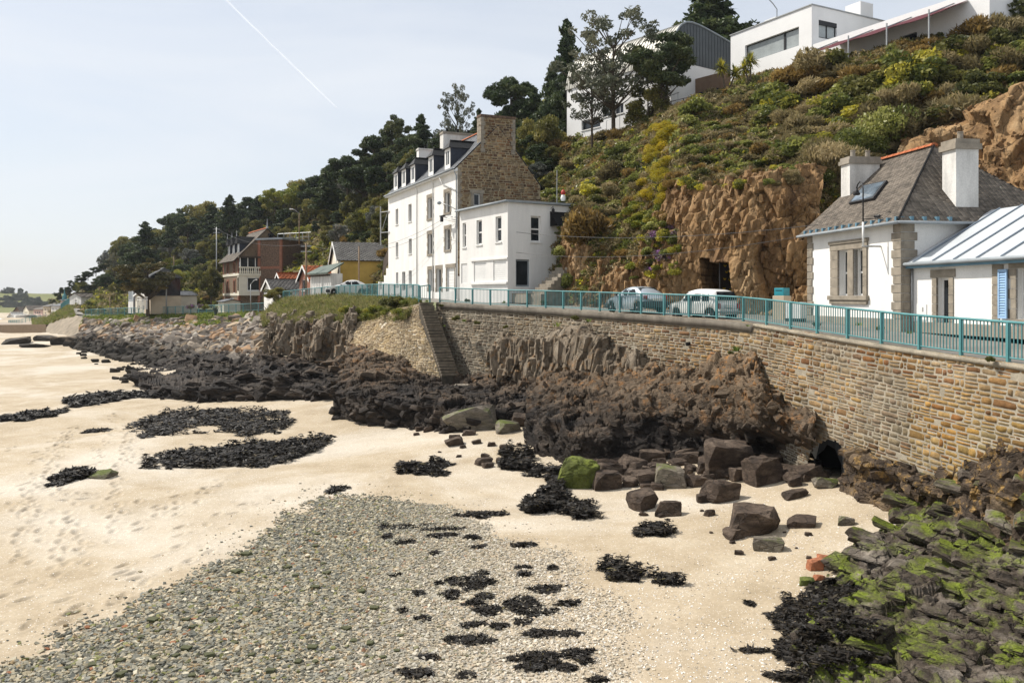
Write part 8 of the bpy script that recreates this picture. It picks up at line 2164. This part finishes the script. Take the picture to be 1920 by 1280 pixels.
# ================================================================ ROCKS, WEED AND SHINGLE ON THE BEACH
import bmesh
def chunk(name, seed, dims, mat, chip=.22, sub=0, rough=0.0, extra=0):
    """angular block: hull of a jittered box with chipped corners."""
    r = np.random.default_rng(seed); bm = bmesh.new()
    for sx in (-1, 1):
        for sy in (-1, 1):
            for sz in (-1, 1):
                j = 1 + r.uniform(-.3, .18, 3)
                for ax in range(3):
                    c = np.array([sx, sy, sz], float) * j; c[ax] *= 1 - chip * r.uniform(.3, 1.6)
                    bm.verts.new(c * np.array(dims) * .5)
    for _ in range(extra):
        d = r.normal(size=3); d /= np.linalg.norm(d); bm.verts.new(d * np.array(dims) * .5 * r.uniform(1.0, 1.3))
    res = bmesh.ops.convex_hull(bm, input=list(bm.verts))
    bmesh.ops.delete(bm, geom=[g for g in res['geom_interior'] if isinstance(g, bmesh.types.BMVert)], context='VERTS')
    bmesh.ops.delete(bm, geom=[v for v in bm.verts if not v.link_faces], context='VERTS')
    bmesh.ops.recalc_face_normals(bm, faces=list(bm.faces))
    if sub:
        bmesh.ops.triangulate(bm, faces=list(bm.faces))
        bmesh.ops.subdivide_edges(bm, edges=list(bm.edges), cuts=sub, use_grid_fill=True)
        co = np.array([v.co for v in bm.verts]); s = 3.0 / max(dims)
        d = rough * (fbm(co * s, 3, seed) + .7 * blocky(co, (s * .8, s * .8, s * 1.2), seed + 3))
        no = np.array([v.normal for v in bm.verts])
        for v, q in zip(bm.verts, co + no * d[:, None]): v.co = q
    me = bpy.data.meshes.new(name); bm.to_mesh(me); bm.free()
    me.materials.append(mat)
    return me

M_bould = rock_mat('boulder_rock', (0.075, 0.053, 0.038), (0.15, 0.112, 0.083), (0.026, 0.019, 0.015), strata=(1, 1, 2), scale=2.2, bump_d=0.04)
M_bould_moss = rock_mat('mossy_boulder_rock', (0.085, 0.10, 0.022), (0.13, 0.145, 0.035), (0.035, 0.042, 0.014), moss=(0.16, 0.19, 0.025), strata=(1, 1, 1), scale=2.2, bump_d=0.04)
M_slabgrey = rock_mat('grey_slab_rock', (0.16, 0.135, 0.105), (0.26, 0.225, 0.18), (0.06, 0.05, 0.04), moss=(0.09, 0.11, 0.02), strata=(.6, 1, 2), scale=2.0, bump_d=0.04)
M_redbrick = simple('broken_brick', (0.36, 0.14, 0.07), .9, .3, 5, 30, .01)

def armour_material():
    m, nt, o = nodes_of('armour_stone')
    v = world_pos(nt); rnd = nt.nodes.new('ShaderNodeObjectInfo').outputs['Random']
    c = ramp(nt, rnd, [(0.0, (.16, .135, .11)), (.18, (.30, .25, .195)), (.36, (.23, .20, .17)), (.52, (.35, .27, .185)), (.66, (.20, .17, .145)), (.8, (.34, .215, .125)), (.92, (.40, .36, .30))], 'CONSTANT')
    mid = noise(nt, v, 1.6, 5, .65); fin = noise(nt, v, 7, 4)
    c = mix(nt, c, ramp(nt, mid, [(.3, .6), (.7, 1.25)]), .8, 'MULTIPLY')
    sp = nt.nodes.new('ShaderNodeSeparateXYZ'); nt.links.new(v, sp.inputs[0])
    mr = _n(nt, 'ShaderNodeMapRange'); mr.inputs['From Min'].default_value = 1.1; mr.inputs['From Max'].default_value = 2.6
    nt.links.new(math_node(nt, 'ADD', sp.outputs[2], math_node(nt, 'MULTIPLY', math_node(nt, 'SUBTRACT', mid, .5), 2.5)), mr.inputs['Value'])
    c = mix(nt, (.032, .027, .021), c, mr.outputs[0])
    finish(nt, o, c, .9, 0, .2, math_node(nt, 'ADD', mid, fin), .05, .8)
    return m
M_arm = armour_material()

def place(points, rot_base, tilt, szr, seed):
    r = np.random.default_rng(seed); n = len(points)
    rot = np.stack([rot_base[0] + r.normal(0, tilt, n), rot_base[1] + r.normal(0, tilt, n), rot_base[2] + r.normal(0, tilt * 1.3, n)], 1)
    s = szr[0] + (szr[1] - szr[0]) * r.random((n, 1)) ** 2.2
    return rot, s * r.uniform(.75, 1.3, (n, 3))

def ledges(parent_pair, n, dims, mat, rot_base, tilt, szr, seed, name='ledge_blocks', label=None, sink=.25, wfun=None, nvar=8, ref=None, chip=.3, extra=3, back=0, rough=.035):
    """angular blocks breaking out of a rock face; one part of that outcrop."""
    o, g = parent_pair
    w = None if wfun is None else wfun(g)
    p = cover(g, n, w)
    ms = [chunk(name, seed * 17 + i, dims, mat, chip, 1 if rough else 0, rough * max(dims), extra) for i in range(nvar)]
    rot, s = place(p, rot_base, tilt, szr, seed)
    if ref: s = s * np.clip(p[:, 1] / ref, .7, 1.6)[:, None]
    p = p + np.array([0.3, 1, 0]) * (s[:, 1:2] * dims[1] * back) - np.array([0, 0, 1]) * (s[:, 2:3] * dims[2] * sink)
    q = scatter(name, None, p, rot, s, ms); q.parent = o
    return q
beds = (0.30, 0.22, 0.55)
ledges(OUT[0], 600, (1.4, .8, .55), M_shelf, (0.12, 0.15, 0.35), .22, (.15, .75), 1, sink=.35)
ledges(OUT[1], 800, (1.1, .8, .6), M_shelf, (0.28, 0.42, -0.75), .4, (.12, .5), 22, sink=.4)
ledges(OUT[2], 200, (1.2, .6, .45), M_upper, (0.1, 0.1, -1.2), .25, (.2, .6), 3, sink=.35)
ledges(LEFT, 900, (1.9, .9, .5), M_shelf, (0.1, 0.1, 0.2), .22, (.2, .9), 4, sink=.35)
ledges(HEAD, 320, (.8, .8, 1.7), M_grey_cliff, (0.05, 0.05, 0.3), .16, (.25, .8), 5, sink=.15)
ledges(COLS, 300, (.7, .7, 1.6), M_grey_cliff, (0.05, 0.12, 0.3), .13, (.2, .75), 6, sink=.15, wfun=lambda g: (proj(g)[..., 1] > 640) * 1.0)
inner_ = lambda g: (np.linspace(0, 1, g.shape[0]) < .8)[:, None] * np.ones((1, g.shape[1]))
ledges(FORE, 330, (1.4, .8, .22), M_fore, (0.16, 0.24, -0.62), .10, (.2, .85), 7, sink=.4, ref=20, wfun=inner_)
ledges(FORE, 500, (1.0, .7, .45), M_fore, (0.2, 0.3, -0.62), .35, (.08, .35), 17, sink=.35, ref=20, wfun=inner_)
ledges(UPPER, 220, (1.0, .7, .6), M_upper, (0.3, 0.3, -0.8), .35, (.12, .6), 8, sink=.4, ref=21)
def not_cave(g):
    q = proj(g); return 1.0 - ((q[..., 0] > 1298) & (q[..., 0] < 1392) & (q[..., 1] > 466)).astype(float)
ledges((cliff_o, cliff_g), 1500, (1.1, .4, 1.0), M_cliff, (0.05, 0.08, 0.5), .16, (.12, .6), 9, sink=.0, wfun=not_cave, back=.2, chip=.4, rough=0)
ledges(SCAR, 450, (.9, .7, .8), M_cliff, (0.3, 0.3, 0.4), .4, (.08, .4), 10, sink=.0, rough=0)

# cave: eyes painted on a dark board
gb = empty('painted_board', P(1364, 535, 48.6), .75, 'black board painted with yellow crescent eyes in the cave mouth', 'painting')
mb = MB(); mb.box(-.75, .75, 0, .06, -1.5, 1.6); mb.obj('board', M_black, gb)
M_yel = simple('yellow_paint', (.62, .46, .02), .6)
for x, z in [(-.25, 1.2), (-.28, .45), (.25, .4), (-.1, .85), (.2, .9), (-.35, -.1), (.3, -.15), (.05, -.5), (.1, 1.35)]:
    mb = MB(); k = 6
    for i in range(k):
        a0_, a1_ = math.pi * (1.08 + .84 * i / k), math.pi * (1.08 + .84 * (i + 1) / k); w = lambda a: .05 + .05 * math.sin((a / math.pi - 1.08) / .84 * math.pi)
        mb.quad((x + .16 * math.cos(a0_), -.006, z + .16 * math.sin(a0_)), (x + .16 * math.cos(a1_), -.006, z + .16 * math.sin(a1_)), (x + (.16 - w(a1_)) * math.cos(a1_), -.006, z + (.16 - w(a1_)) * math.sin(a1_)), (x + (.16 - w(a0_)) * math.cos(a0_), -.006, z + (.16 - w(a0_)) * math.sin(a0_)))
    mb.obj('eye', M_yel, gb)

# drain through the wall: dark tunnel
dr = empty('drain', (0, 0, 0), 0, 'low dark drain mouth at the foot of the sea wall', 'drain')
D0 = WD(1553, 880); ang = math.atan2(*(tang[np.argmin(abs(wall_top[:, 1] - D0))][1::-1]))
prof = [(1528, 915), (1528, 872), (1531, 854), (1545, 843), (1551, 833), (1566, 842), (1571, 855), (1578, 872), (1578, 915)]
ring0 = [np.array(P(x, y, D0 + .4 + (900 - y) * .006)) for x, y in prof]; back = [p + np.array([1.2, 3.0, 0]) for p in ring0]
M_dark = simple('dark_tunnel', (.02, .017, .014), .95)  # near-black colour stands in for the shade inside the drain
mb = MB()
for a_, b_, c_, d_ in zip(ring0, ring0[1:], back[1:], back): mb.quad(tuple(a_), tuple(b_), tuple(c_), tuple(d_))
mb.add([tuple(p) for p in back], [tuple(range(len(back)))]); mb.obj('tunnel', M_dark, dr)

# named boulders
BO = [chunk('boulder', 400 + i, (1, .85, .8), M_bould, .5, 2, .03, 7) for i in range(6)]
FL = [chunk('boulder', 420 + i, (1, .8, .42), M_bould, .5, 2, .03, 6) for i in range(5)]
RB = chunk('boulder', 77, (1, .95, .95), M_bould_moss, .75, 3, .05, 40)
def boulder(px, py, w, h, label, mat=None, flat=None, group=None, name='boulder', lift=.32):
    """a loose rock whose foot is seen at (px, py); w and h its picture size."""
    g = G(px, py); D = g[1]; W = w / FPX * D; Hh = h / FPX * D * 1.05
    me = (FL if (flat if flat is not None else h < .5 * w) else BO)[rr.integers(5)]
    if 'bright green moss' in label: me, mat = RB, None
    base_h = max(v.co.z for v in me.vertices) - min(v.co.z for v in me.vertices)
    o = bpy.data.objects.new(name, me); COL.objects.link(o)
    if mat: o.data = me.copy(); o.data.materials[0] = mat
    o.location = (g[0], g[1] + W * .35, g[2] + Hh * lift); o.rotation_euler = (rr.normal(0, .12), rr.normal(0, .12), rr.uniform(-.5, .5) + (math.pi if rr.random() < .5 else 0))
    o.scale = (W, W * rr.uniform(.75, 1.0), Hh / base_h * 1.12)
    return tag(o, label, 'rock', group)
for a in [(1421, 1003, 82, 54, 'largest lone flat topped boulder on the open sand', None, False), (1088, 916, 68, 64, 'round boulder covered in bright green moss', M_bould_moss, False),
          (1356, 941, 58, 40, 'pointed brown rock with a green flank on the sand edge', None, False), (1370, 893, 86, 66, 'biggest angular dark boulder at the sand edge of the rubble', None, False),
          (1436, 908, 62, 52, 'square dark boulder right of the biggest angular one', None, False), (1262, 915, 58, 40, 'low boulder with a green weed patch left of the angular boulders', M_slabgrey, False),
          (1140, 919, 52, 36, 'tilted brown slab right of the mossy boulder', None, True), (1208, 956, 48, 34, 'pitted brown rock alone below the rubble', None, False), (1256, 968, 44, 28, 'split brown rock right of the pitted one', None, True),
          (1386, 1010, 50, 18, 'thin flat stone at the foot of the largest lone boulder', None, True), (1447, 1034, 50, 24, 'pale triangular slab lying on the sand', M_slabgrey, True), (1507, 990, 50, 18, 'twin low stones on the sand right of the lone boulder', None, True),
          (1494, 935, 44, 15, 'small flat stone on the sand under the drain', None, True), (1332, 967, 20, 12, 'small stone on the sand left of the lone boulder', None, True), (1524, 900, 54, 26, 'reddish low boulder before the drain', None, True),
          (1552, 915, 40, 18, 'pale slab lying before the drain mouth', M_slabgrey, True), (885, 808, 92, 46, 'large grey green slab lying against the shelf below the steps', M_slabgrey, True), (952, 812, 46, 22, 'pale flat slab between the two dark rock masses', M_slabgrey, True),
          (975, 800, 30, 26, 'dark block wedged between the two dark rock masses', None, False), (852, 836, 32, 16, 'small wedge of rock on the sand below the grey green slab', None, True), (905, 872, 30, 14, 'dark wedge lying by the black weed rock', None, True), (786, 808, 14, 9, 'tiny dark stone on the sand below the shelf', None, True),
          (1320, 942, 22, 16, 'small dark block left of the pointed brown rock', None, False), (1516, 1098, 26, 14, 'dark green stained block beside the broken bricks', M_bould_moss, False), (1590, 985, 26, 16, 'weedy stone at the upper edge of the green slabs', M_slabgrey, True), (186, 897, 40, 12, 'low weed streaked stones left on the open beach', M_slabgrey, True),
          (1532, 1070, 28, 22, 'orange broken brick standing on edge near the green slabs', M_redbrick, False), (1556, 1062, 36, 16, 'long orange broken brick right of the other', M_redbrick, True), (1538, 1088, 20, 10, 'small red brick piece below the two bricks', M_redbrick, True)]:
    boulder(*a)
for x, y in spread([(1100, 862), (1180, 845), (1300, 838), (1400, 850), (1500, 860), (1560, 895), (1490, 915), (1400, 900), (1300, 915), (1220, 925), (1150, 905), (1110, 895)], 150, 12):
    w = rr.uniform(11, 40) * (1 if rr.random() < .88 else 1.4); boulder(x, y, w, w * rr.uniform(.4, .75), by(w, [(26, 'small'), (40, 'middling'), (999, 'large')]) + ' broken rock ' + by(y, [(868, 'at the back of'), (890, 'in the middle of'), (999, 'on the front edge of')]) + ' the rubble' + by(x, [(1180, ' near the mossy boulder'), (1260, ' right of the mossy boulder'), (1340, ' left of the big angular boulder'), (1420, ' about the big angular boulder'), (1490, ' by the square dark boulder'), (9999, ' near the drain')]), None, None, 'rubble rocks below the dark rock mass')
for x, y in spread([(760, 800), (900, 810), (1000, 830), (990, 880), (900, 880), (820, 850)], 18, 20):
    w = rr.uniform(6, 22); boulder(x, y, w, w * .5, 'small loose stone on the sand below the steps', None, True, 'loose stones below the steps', 'stone')
for x, y in spread([(1160, 935), (1300, 945), (1480, 925), (1560, 960), (1520, 1060), (1400, 1080), (1250, 1000)], 16, 30):
    w = rr.uniform(5, 16); boulder(x, y, w, w * .5, 'small loose stone on the open sand by the rubble', None, True, 'loose stones by the rubble', 'stone')
for x, y in spread([(120, 650), (270, 700), (310, 745), (240, 735), (180, 690)], 22, 10):
    w = rr.uniform(6, 18); boulder(x, y, w, w * .5, 'dark stray stone on the sand below the armour stones', M_arm, True, 'stray stones below the armour', 'stone')
for x, y, w, h, l in [(20, 646, 50, 12, 'low dark rock far out on the left sand'), (78, 640, 40, 12, 'dark rocks at the foot of the bastion'), (112, 646, 40, 16, 'rusty dark rock under the bastion'), (60, 652, 50, 6, 'thin dark ledge across the far sand')]:
    boulder(x, y, w, h, l, M_arm, True, None, 'rock_ledge')

# armour stones on the embankment
AR = [chunk('armour_stone', 460 + i, (1.15, .8, .6), M_arm, .4, 1, .03, 4) for i in range(10)]
p = cover(emb_g, 2600, np.clip(np.linspace(-.4, 3, 80), 0, 1)[:, None] * np.ones((1, 200)))
sz = rr.uniform(.55, 1.15, len(p)) * np.where(rr.random(len(p)) < .12, 1.45, 1); pq = proj(p); look = sz / p[:, 1]
look[(pq[:, 0] > 494)] = 0
order = np.argsort(-look)
for k in order[:298]:
    o = link_mesh('armour_stone', AR[k % 10], None, None, tuple(p[k] + [0, 0, .15])); o.rotation_euler = (rr.normal(0, .4), rr.normal(0, .4), rr.uniform(0, 6.28)); o.scale = tuple(sz[k] * rr.uniform(.8, 1.3, 3))
    tag(o, ('bigger' if sz[k] > 1.2 else 'rough') + ' angular armour stone ' + by(pq[k, 1], [(620, 'high on'), (640, 'midway up'), (660, 'low on'), (900, 'at the foot of')]) + ' the embankment ' + by(pq[k, 0], [(260, 'under the far railing end'), (340, 'under the cypress'), (410, 'left of the agave'), (600, 'below the mansion')]), 'rock', 'armour stones on the embankment')
k = order[298:]; scatter('armour_stones', 'smaller armour stones filling the embankment', p[k] + [0, 0, .1], np.stack([rr.normal(0, .4, len(k)), rr.normal(0, .4, len(k)), rr.uniform(0, 6.28, len(k))], 1), sz[k][:, None] * rr.uniform(.8, 1.25, (len(k), 3)), AR)

# ---------------------------------------------------------------- seaweed
def weed_material():
    m, nt, o = nodes_of('black_weed')
    a = _n(nt, 'ShaderNodeAttribute', attribute_name='col').outputs['Fac']
    c = ramp(nt, a, [(.1, (.006, .005, .004)), (.6, (.018, .013, .008)), (.88, (.045, .034, .016)), (.97, (.10, .08, .028))])
    finish(nt, o, c, .6, 0, .3)
    return m
M_weed = weed_material()
def weed(px, py, w, h, label, tall=.12, group=None, dens=1.0, poly=None, z=None, name='seaweed'):
    """a heap of weed lying on sand or rock: fronds over a low mound."""
    r = np.random.default_rng(int(px * 7 + py)); g0 = G(px, py)
    if poly is not None:
        pts = np.array([G(*q)[:2] for q in poly]); lo, hi = pts.min(0), pts.max(0); area = abs(sum(a_[0] * b_[1] - b_[0] * a_[1] for a_, b_ in zip(pts, np.roll(pts, -1, 0)))) / 2
        n = min(9000, int(area * 520 * dens)); q = lo + (hi - lo) * r.random((n * 4, 2)); k_ = math.sqrt(area) * .16; q = q[fbm(np.c_[q / k_ * .5, np.zeros(len(q))], 3, 25) > -.75]; wob = k_ * np.stack([fbm(np.c_[q / k_ * .35, np.zeros(len(q))], 4, 5, .7), fbm(np.c_[q / k_ * .35, np.zeros(len(q))], 4, 15, .7)], 1); q = q[[in_poly(*(a_ + b_), [tuple(c) for c in pts]) for a_, b_ in zip(q, wob)]][:n]
    else:
        D = g0[1]; W, Hy = w / FPX * D / 2, h / FPX * D * D / (EYE - .4) / 2
        n = min(4000, int(math.pi * W * Hy * 1300 * dens)) + 60; a_ = r.uniform(0, 6.283, n); rad = 1.22 * r.random(n) ** .68 * (1 + .45 * vnoise(np.stack([np.cos(a_) * 1.8 + px, np.sin(a_) * 1.8, 0 * a_], -1), 3)) * (1 + .25 * vnoise(np.stack([np.cos(a_) * 5 + px, np.sin(a_) * 5, 0 * a_], -1), 4))
        q = np.stack([g0[0] + W * rad * np.cos(a_), g0[1] + Hy * rad * np.sin(a_)], 1)
    ground = bz(q[:, 0], q[:, 1]) if z is None else z(q)
    lump = np.clip(fbm(np.c_[q * 1.4, np.zeros(len(q))], 3, 8) * .6 + .5, 0, 1.3)
    pts = np.c_[q, ground + r.random(len(q)) ** 1.3 * tall * lump + .015] - np.array([g0[0], g0[1], g0[2]])
    V, t = leaf_cloud(pts, .07 * (g0[1] / 22) ** .7, 2.8, r, np.clip(r.normal(.4, .22, len(pts)), 0, 1), flat=.82)
    me = np_mesh(name, V, quads(len(pts)), np.repeat(t[:, None], 3, 1)); me.materials.append(M_weed)
    return tag(link_mesh(name, me, None, None, g0), label, 'seaweed', group)
for lb, poly, tall in [('broad mat of black seaweed below the dark ledges', [(272, 797), (300, 776), (335, 766), (440, 766), (500, 780), (540, 800), (485, 826), (420, 818), (350, 814), (296, 820)], .4),
    ('long tongue of black seaweed pointing right across the sand', [(262, 878), (300, 846), (380, 838), (440, 828), (530, 832), (615, 818), (622, 826), (570, 844), (530, 862), (490, 872), (400, 876), (330, 880)], .4),
    ('black weedy rocks along the sand at the left end of the ledges', [(118, 760), (150, 744), (215, 738), (290, 736), (288, 748), (220, 752), (160, 765)], .45),
    ('dark weed covered ledge running down into the sand beside the mossy boulder', [(936, 842), (990, 852), (1030, 880), (1060, 905), (1082, 938), (1060, 958), (1000, 966), (965, 950), (1005, 925), (985, 890), (940, 870)], .55),
    ('bow shaped heap of seaweed alone on the open sand', [(1118, 1066), (1150, 1058), (1190, 1068), (1210, 1076), (1250, 1074), (1290, 1096), (1245, 1100), (1200, 1086), (1150, 1084), (1122, 1080)], .38)]:
    c = np.mean(poly, 0); weed(c[0], c[1], 0, 0, lb, tall, None, 1.5, poly)
for i, (x, y, w, h, lb) in enumerate([(50, 782, 62, 16, 'small black weed heap at the far left of the sand'), (135, 897, 62, 18, 'weed heap on the green stones at the left'), (796, 877, 92, 18, 'narrow black weed strip on the sand above the pebbles'), (826, 888, 26, 8, 'small weed scrap right of the narrow strip'),
     (905, 965, 66, 9, 'thin dark weed line at the top right of the pebble bank'), (1085, 958, 50, 26, 'weed topped rock at the lower end of the weedy ledge'), (1224, 996, 54, 22, 'weed capped rock on the sand left of the lone boulder'), (1405, 1131, 14, 8, 'tiny weed scrap on the shelly sand'),
     (182, 808, 34, 5, 'flat weed scrap on the trodden sand'), (632, 918, 26, 8, 'brown weed scrap at the top of the pebble bank'), (1410, 1220, 46, 8, 'brown ribbon of weed on the shelly sand')]):
    weed(x, y, w, h, lb, .3 if h > 14 else .08)
PW_ = [(140, 345, 170, 35), (345, 360, 170, 30), (350, 400, 120, 30), (120, 440, 80, 30), (530, 410, 60, 25), (845, 455, 90, 28), (300, 505, 45, 25), (560, 468, 70, 18), (420, 665, 60, 50), (520, 655, 90, 35), (590, 625, 60, 30), (520, 700, 110, 50), (625, 680, 60, 30), (400, 750, 80, 50), (210, 745, 50, 40), (610, 765, 70, 35), (540, 800, 90, 45), (630, 850, 120, 60), (840, 630, 60, 28), (835, 590, 70, 15), (970, 715, 150, 60), (830, 800, 150, 90), (920, 860, 150, 60), (825, 920, 75, 45), (1100, 810, 100, 35), (960, 985, 160, 60), (1130, 985, 80, 50), (230, 895, 85, 40), (110, 850, 40, 35), (535, 935, 100, 35), (695, 945, 80, 40), (415, 1025, 60, 45), (520, 1025, 110, 60), (620, 1035, 80, 25), (870, 1130, 190, 60), (950, 1180, 180, 70), (1000, 1120, 80, 40), (1160, 1110, 120, 60), (1200, 1150, 60, 40), (1110, 1195, 60, 40), (265, 1130, 90, 35), (215, 1225, 150, 70), (490, 1235, 80, 45), (1280, 1265, 80, 40), (0, 345, 40, 40), (20, 405, 40, 30), (75, 635, 50, 25), (330, 685, 30, 20), (1010, 590, 40, 25)]
for x, y, w, h in PW_:
    weed(720 + x / 3.2, 880 + y / 3.2, w / 3.2 * 1.15, h / 3.2 * .7, by(w * h, [(2200, 'small'), (5000, 'middling'), (1e9, 'broad')]) + ' black clump of seaweed ' + by(y, [(480, 'at the top of'), (720, 'on the upper middle of'), (900, 'on the lower middle of'), (1100, 'on the lower part of'), (2000, 'at the bottom of')]) + ' the pebble bank' + by(x, [(180, ', far left'), (420, ', left'), (640, ', middle'), (880, ', right'), (2000, ', far right')]), .06, 'seaweed clumps on the pebble bank', 1.6)
fg = FORE[1][::3, ::3].reshape(-1, 3)
def fore_z(q):
    return np.array([max(bz(a_, b_), fg[np.argmin((fg[:, 0] - a_) ** 2 + (fg[:, 1] - b_) ** 2), 2] + .1) for a_, b_ in q])
for x, y, w, h, lb in [(1560, 1118, 60, 34, 'black weed hanging on the tip of the near slabs'), (1535, 1175, 110, 80, 'thick black weed over the left edge of the near slabs'), (1505, 1225, 70, 50, 'black weed heap at the outer corner of the near slabs'), (1590, 1245, 120, 50, 'black weed among the pale slabs at the bottom right'), (1490, 1272, 70, 18, 'weed tangle on the sand at the bottom edge')]:
    weed(x, y, w, h, lb, .16, None, 1.5, None, fore_z)

# ---------------------------------------------------------------- shingle
def shingle_material():
    m, nt, o = nodes_of('shingle')
    v = world_pos(nt); rnd = nt.nodes.new('ShaderNodeObjectInfo').outputs['Random']
    c = ramp(nt, rnd, [(0.0, (.20, .205, .20)), (.14, (.34, .33, .30)), (.28, (.15, .16, .165)), (.40, (.40, .36, .29)), (.52, (.26, .255, .24)), (.63, (.46, .43, .38)), (.72, (.11, .11, .10)), (.79, (.34, .26, .17)), (.85, (.20, .21, .09)), (.90, (.28, .29, .30)), (.95, (.62, .59, .54)), (.985, (.30, .13, .07))], 'CONSTANT')
    sx = nt.nodes.new('ShaderNodeSeparateXYZ'); nt.links.new(v, sx.inputs[0])
    mr = _n(nt, 'ShaderNodeMapRange'); mr.inputs['From Min'].default_value = -3.5; mr.inputs['From Max'].default_value = 2.5
    nt.links.new(math_node(nt, 'ADD', sx.outputs[0], math_node(nt, 'MULTIPLY', noise(nt, v, .5, 3), 2)), mr.inputs['Value'])
    pale = ramp(nt, rnd, [(0.0, (.44, .37, .27)), (.2, (.56, .50, .40)), (.4, (.33, .28, .21)), (.55, (.68, .63, .55)), (.75, (.40, .35, .28)), (.88, (.17, .15, .13)), (.93, (.62, .52, .38))], 'CONSTANT')
    c = mix(nt, c, (.80, .76, .62), 1.0, 'MULTIPLY'); c = mix(nt, c, pale, math_node(nt, 'MULTIPLY', mr.outputs[0], .85))
    c = mix(nt, c, ramp(nt, noise(nt, v, 30, 3), [(.3, .75), (.7, 1.2)]), .7, 'MULTIPLY')
    finish(nt, o, c, .8, 0, .3)
    return m
M_shin = shingle_material()
PB = [chunk('pebble', 500 + i, (1, .78, .42), M_shin, .45) for i in range(9)]
shp = [(0, 1300), (0, 1262), (120, 1195), (300, 1108), (430, 1050), (500, 1000), (570, 955), (640, 925), (760, 938), (880, 965), (960, 1012), (1050, 1052), (1110, 1105), (1160, 1170), (1190, 1300)]
def shingle(n, poly, s0, s1, soft):
    gp_ = np.array([G(*q)[:2] for q in poly]); lo, hi = gp_.min(0) - soft, gp_.max(0) + soft
    out = []
    a_ = np.array(gp_); b_ = np.roll(a_, -1, 0)
    q = lo + (hi - lo) * rr.random((int(n * 3.2), 2))
    ins = np.zeros(len(q), bool); dist = np.full(len(q), 1e9)
    for (x1, y1), (x2, y2) in zip(a_, b_):
        with np.errstate(divide='ignore', invalid='ignore'):
            ins ^= ((y1 > q[:, 1]) != (y2 > q[:, 1])) & (q[:, 0] < (x2 - x1) * (q[:, 1] - y1) / (y2 - y1) + x1)
        ab = np.array([x2 - x1, y2 - y1]); t = np.clip(((q - [x1, y1]) @ ab) / (ab @ ab), 0, 1); dist = np.minimum(dist, np.linalg.norm(q - ([x1, y1] + t[:, None] * ab), axis=1))
    sd = np.where(ins, dist, -dist) + .7 * fbm(np.c_[q * .8, np.zeros(len(q))], 3, 44)
    pr = np.clip((sd + soft) / (soft * 1.3), 0, 1) ** 2.2; keep = rr.random(len(q)) < pr
    q = q[keep][:n]; k = len(q); zz_ = bz(q[:, 0], q[:, 1])
    left_ = np.clip((2 - q[:, 0]) / 9, 0, 1); s = (s0 + (s1 - s0) * rr.random(k) ** 3) * (.62 + .55 * left_)
    return np.c_[q, zz_ + s * .12], s
p, s = shingle(85000, shp, .03, .115, .8)
scatter('pebbles', 'grey and pale pebbles forming a broad bank on the sand', p, rots(len(p), .3), s[:, None] * rr.uniform(.75, 1.25, (len(p), 3)), PB)
p, s = shingle(7500, shp, .028, .09, 2.8)
scatter('pebbles', 'thin scatter of small pebbles around the bank', p, rots(len(p), .3), s[:, None] * rr.uniform(.75, 1.25, (len(p), 3)), PB)
M_alg = simple('algae_stone', (.085, .09, .032), .8, .3, 9, 40, .01, c2=(.05, .05, .035))
BG = [chunk('stone', 520 + i, (1, .8, .5), M_alg, .4) for i in range(4)]
for x, y in spread([(20, 1260), (150, 1195), (320, 1120), (480, 1030), (600, 1000), (720, 1120), (780, 1240), (420, 1270), (100, 1275)], 60, 30):
    g = G(x, y); w = rr.uniform(9, 20) / FPX * g[1]
    o = link_mesh('stone', BG[rr.integers(4)], None, None, (g[0], g[1], g[2] + w * .18)); o.scale = (w, w, w * .8); o.rotation_euler = (0, 0, rr.uniform(0, 6.28)); tag(o, by(w * FPX / g[1], [(13, 'small'), (17, 'middling'), (99, 'large')]) + ' olive green algae covered stone ' + by(y, [(1080, 'high in'), (1170, 'midway down'), (1999, 'low in')]) + ' the pebble bank' + by(x, [(250, ', far left'), (420, ', left'), (600, ', middle'), (9999, ', right')]), 'stone', 'green stones in the pebble bank')
# broken shell on the sand
M_shell = simple('shell', (.74, .70, .64), .5, .1, 5, 40, .001)
SHL = [chunk('shell', 540 + i, (1, .7, .15), M_shell, .6) for i in range(3)]
q = np.array([G(x, y) for x, y in zip(rr.uniform(780, 1640, 3500), 935 + 345 * rr.random(3500) ** .8)])
w_ = fbm(q * .35, 3, 71) > -.15; q = q[w_]
scatter('shells', 'broken white shell strewn over the sand', q + [0, 0, .006], rots(len(q), .5), (rr.uniform(.02, .05, len(q)))[:, None] * np.ones(3), SHL)

# ---------------------------------------------------------------- sea air
m, nt, o = nodes_of('haze')
pv = nt.nodes.new('ShaderNodeVolumePrincipled'); pv.inputs['Color'].default_value = (.86, .92, 1.0, 1); pv.inputs['Density'].default_value = .00011; pv.inputs['Anisotropy'].default_value = .2
nt.links.new(pv.outputs[0], o.inputs['Volume'])
mb = MB(); mb.box(-2700, 800, -40, 2700, -4, 75); tag(mb.obj('haze', m), 'thin sea haze over the bay', kind='stuff')
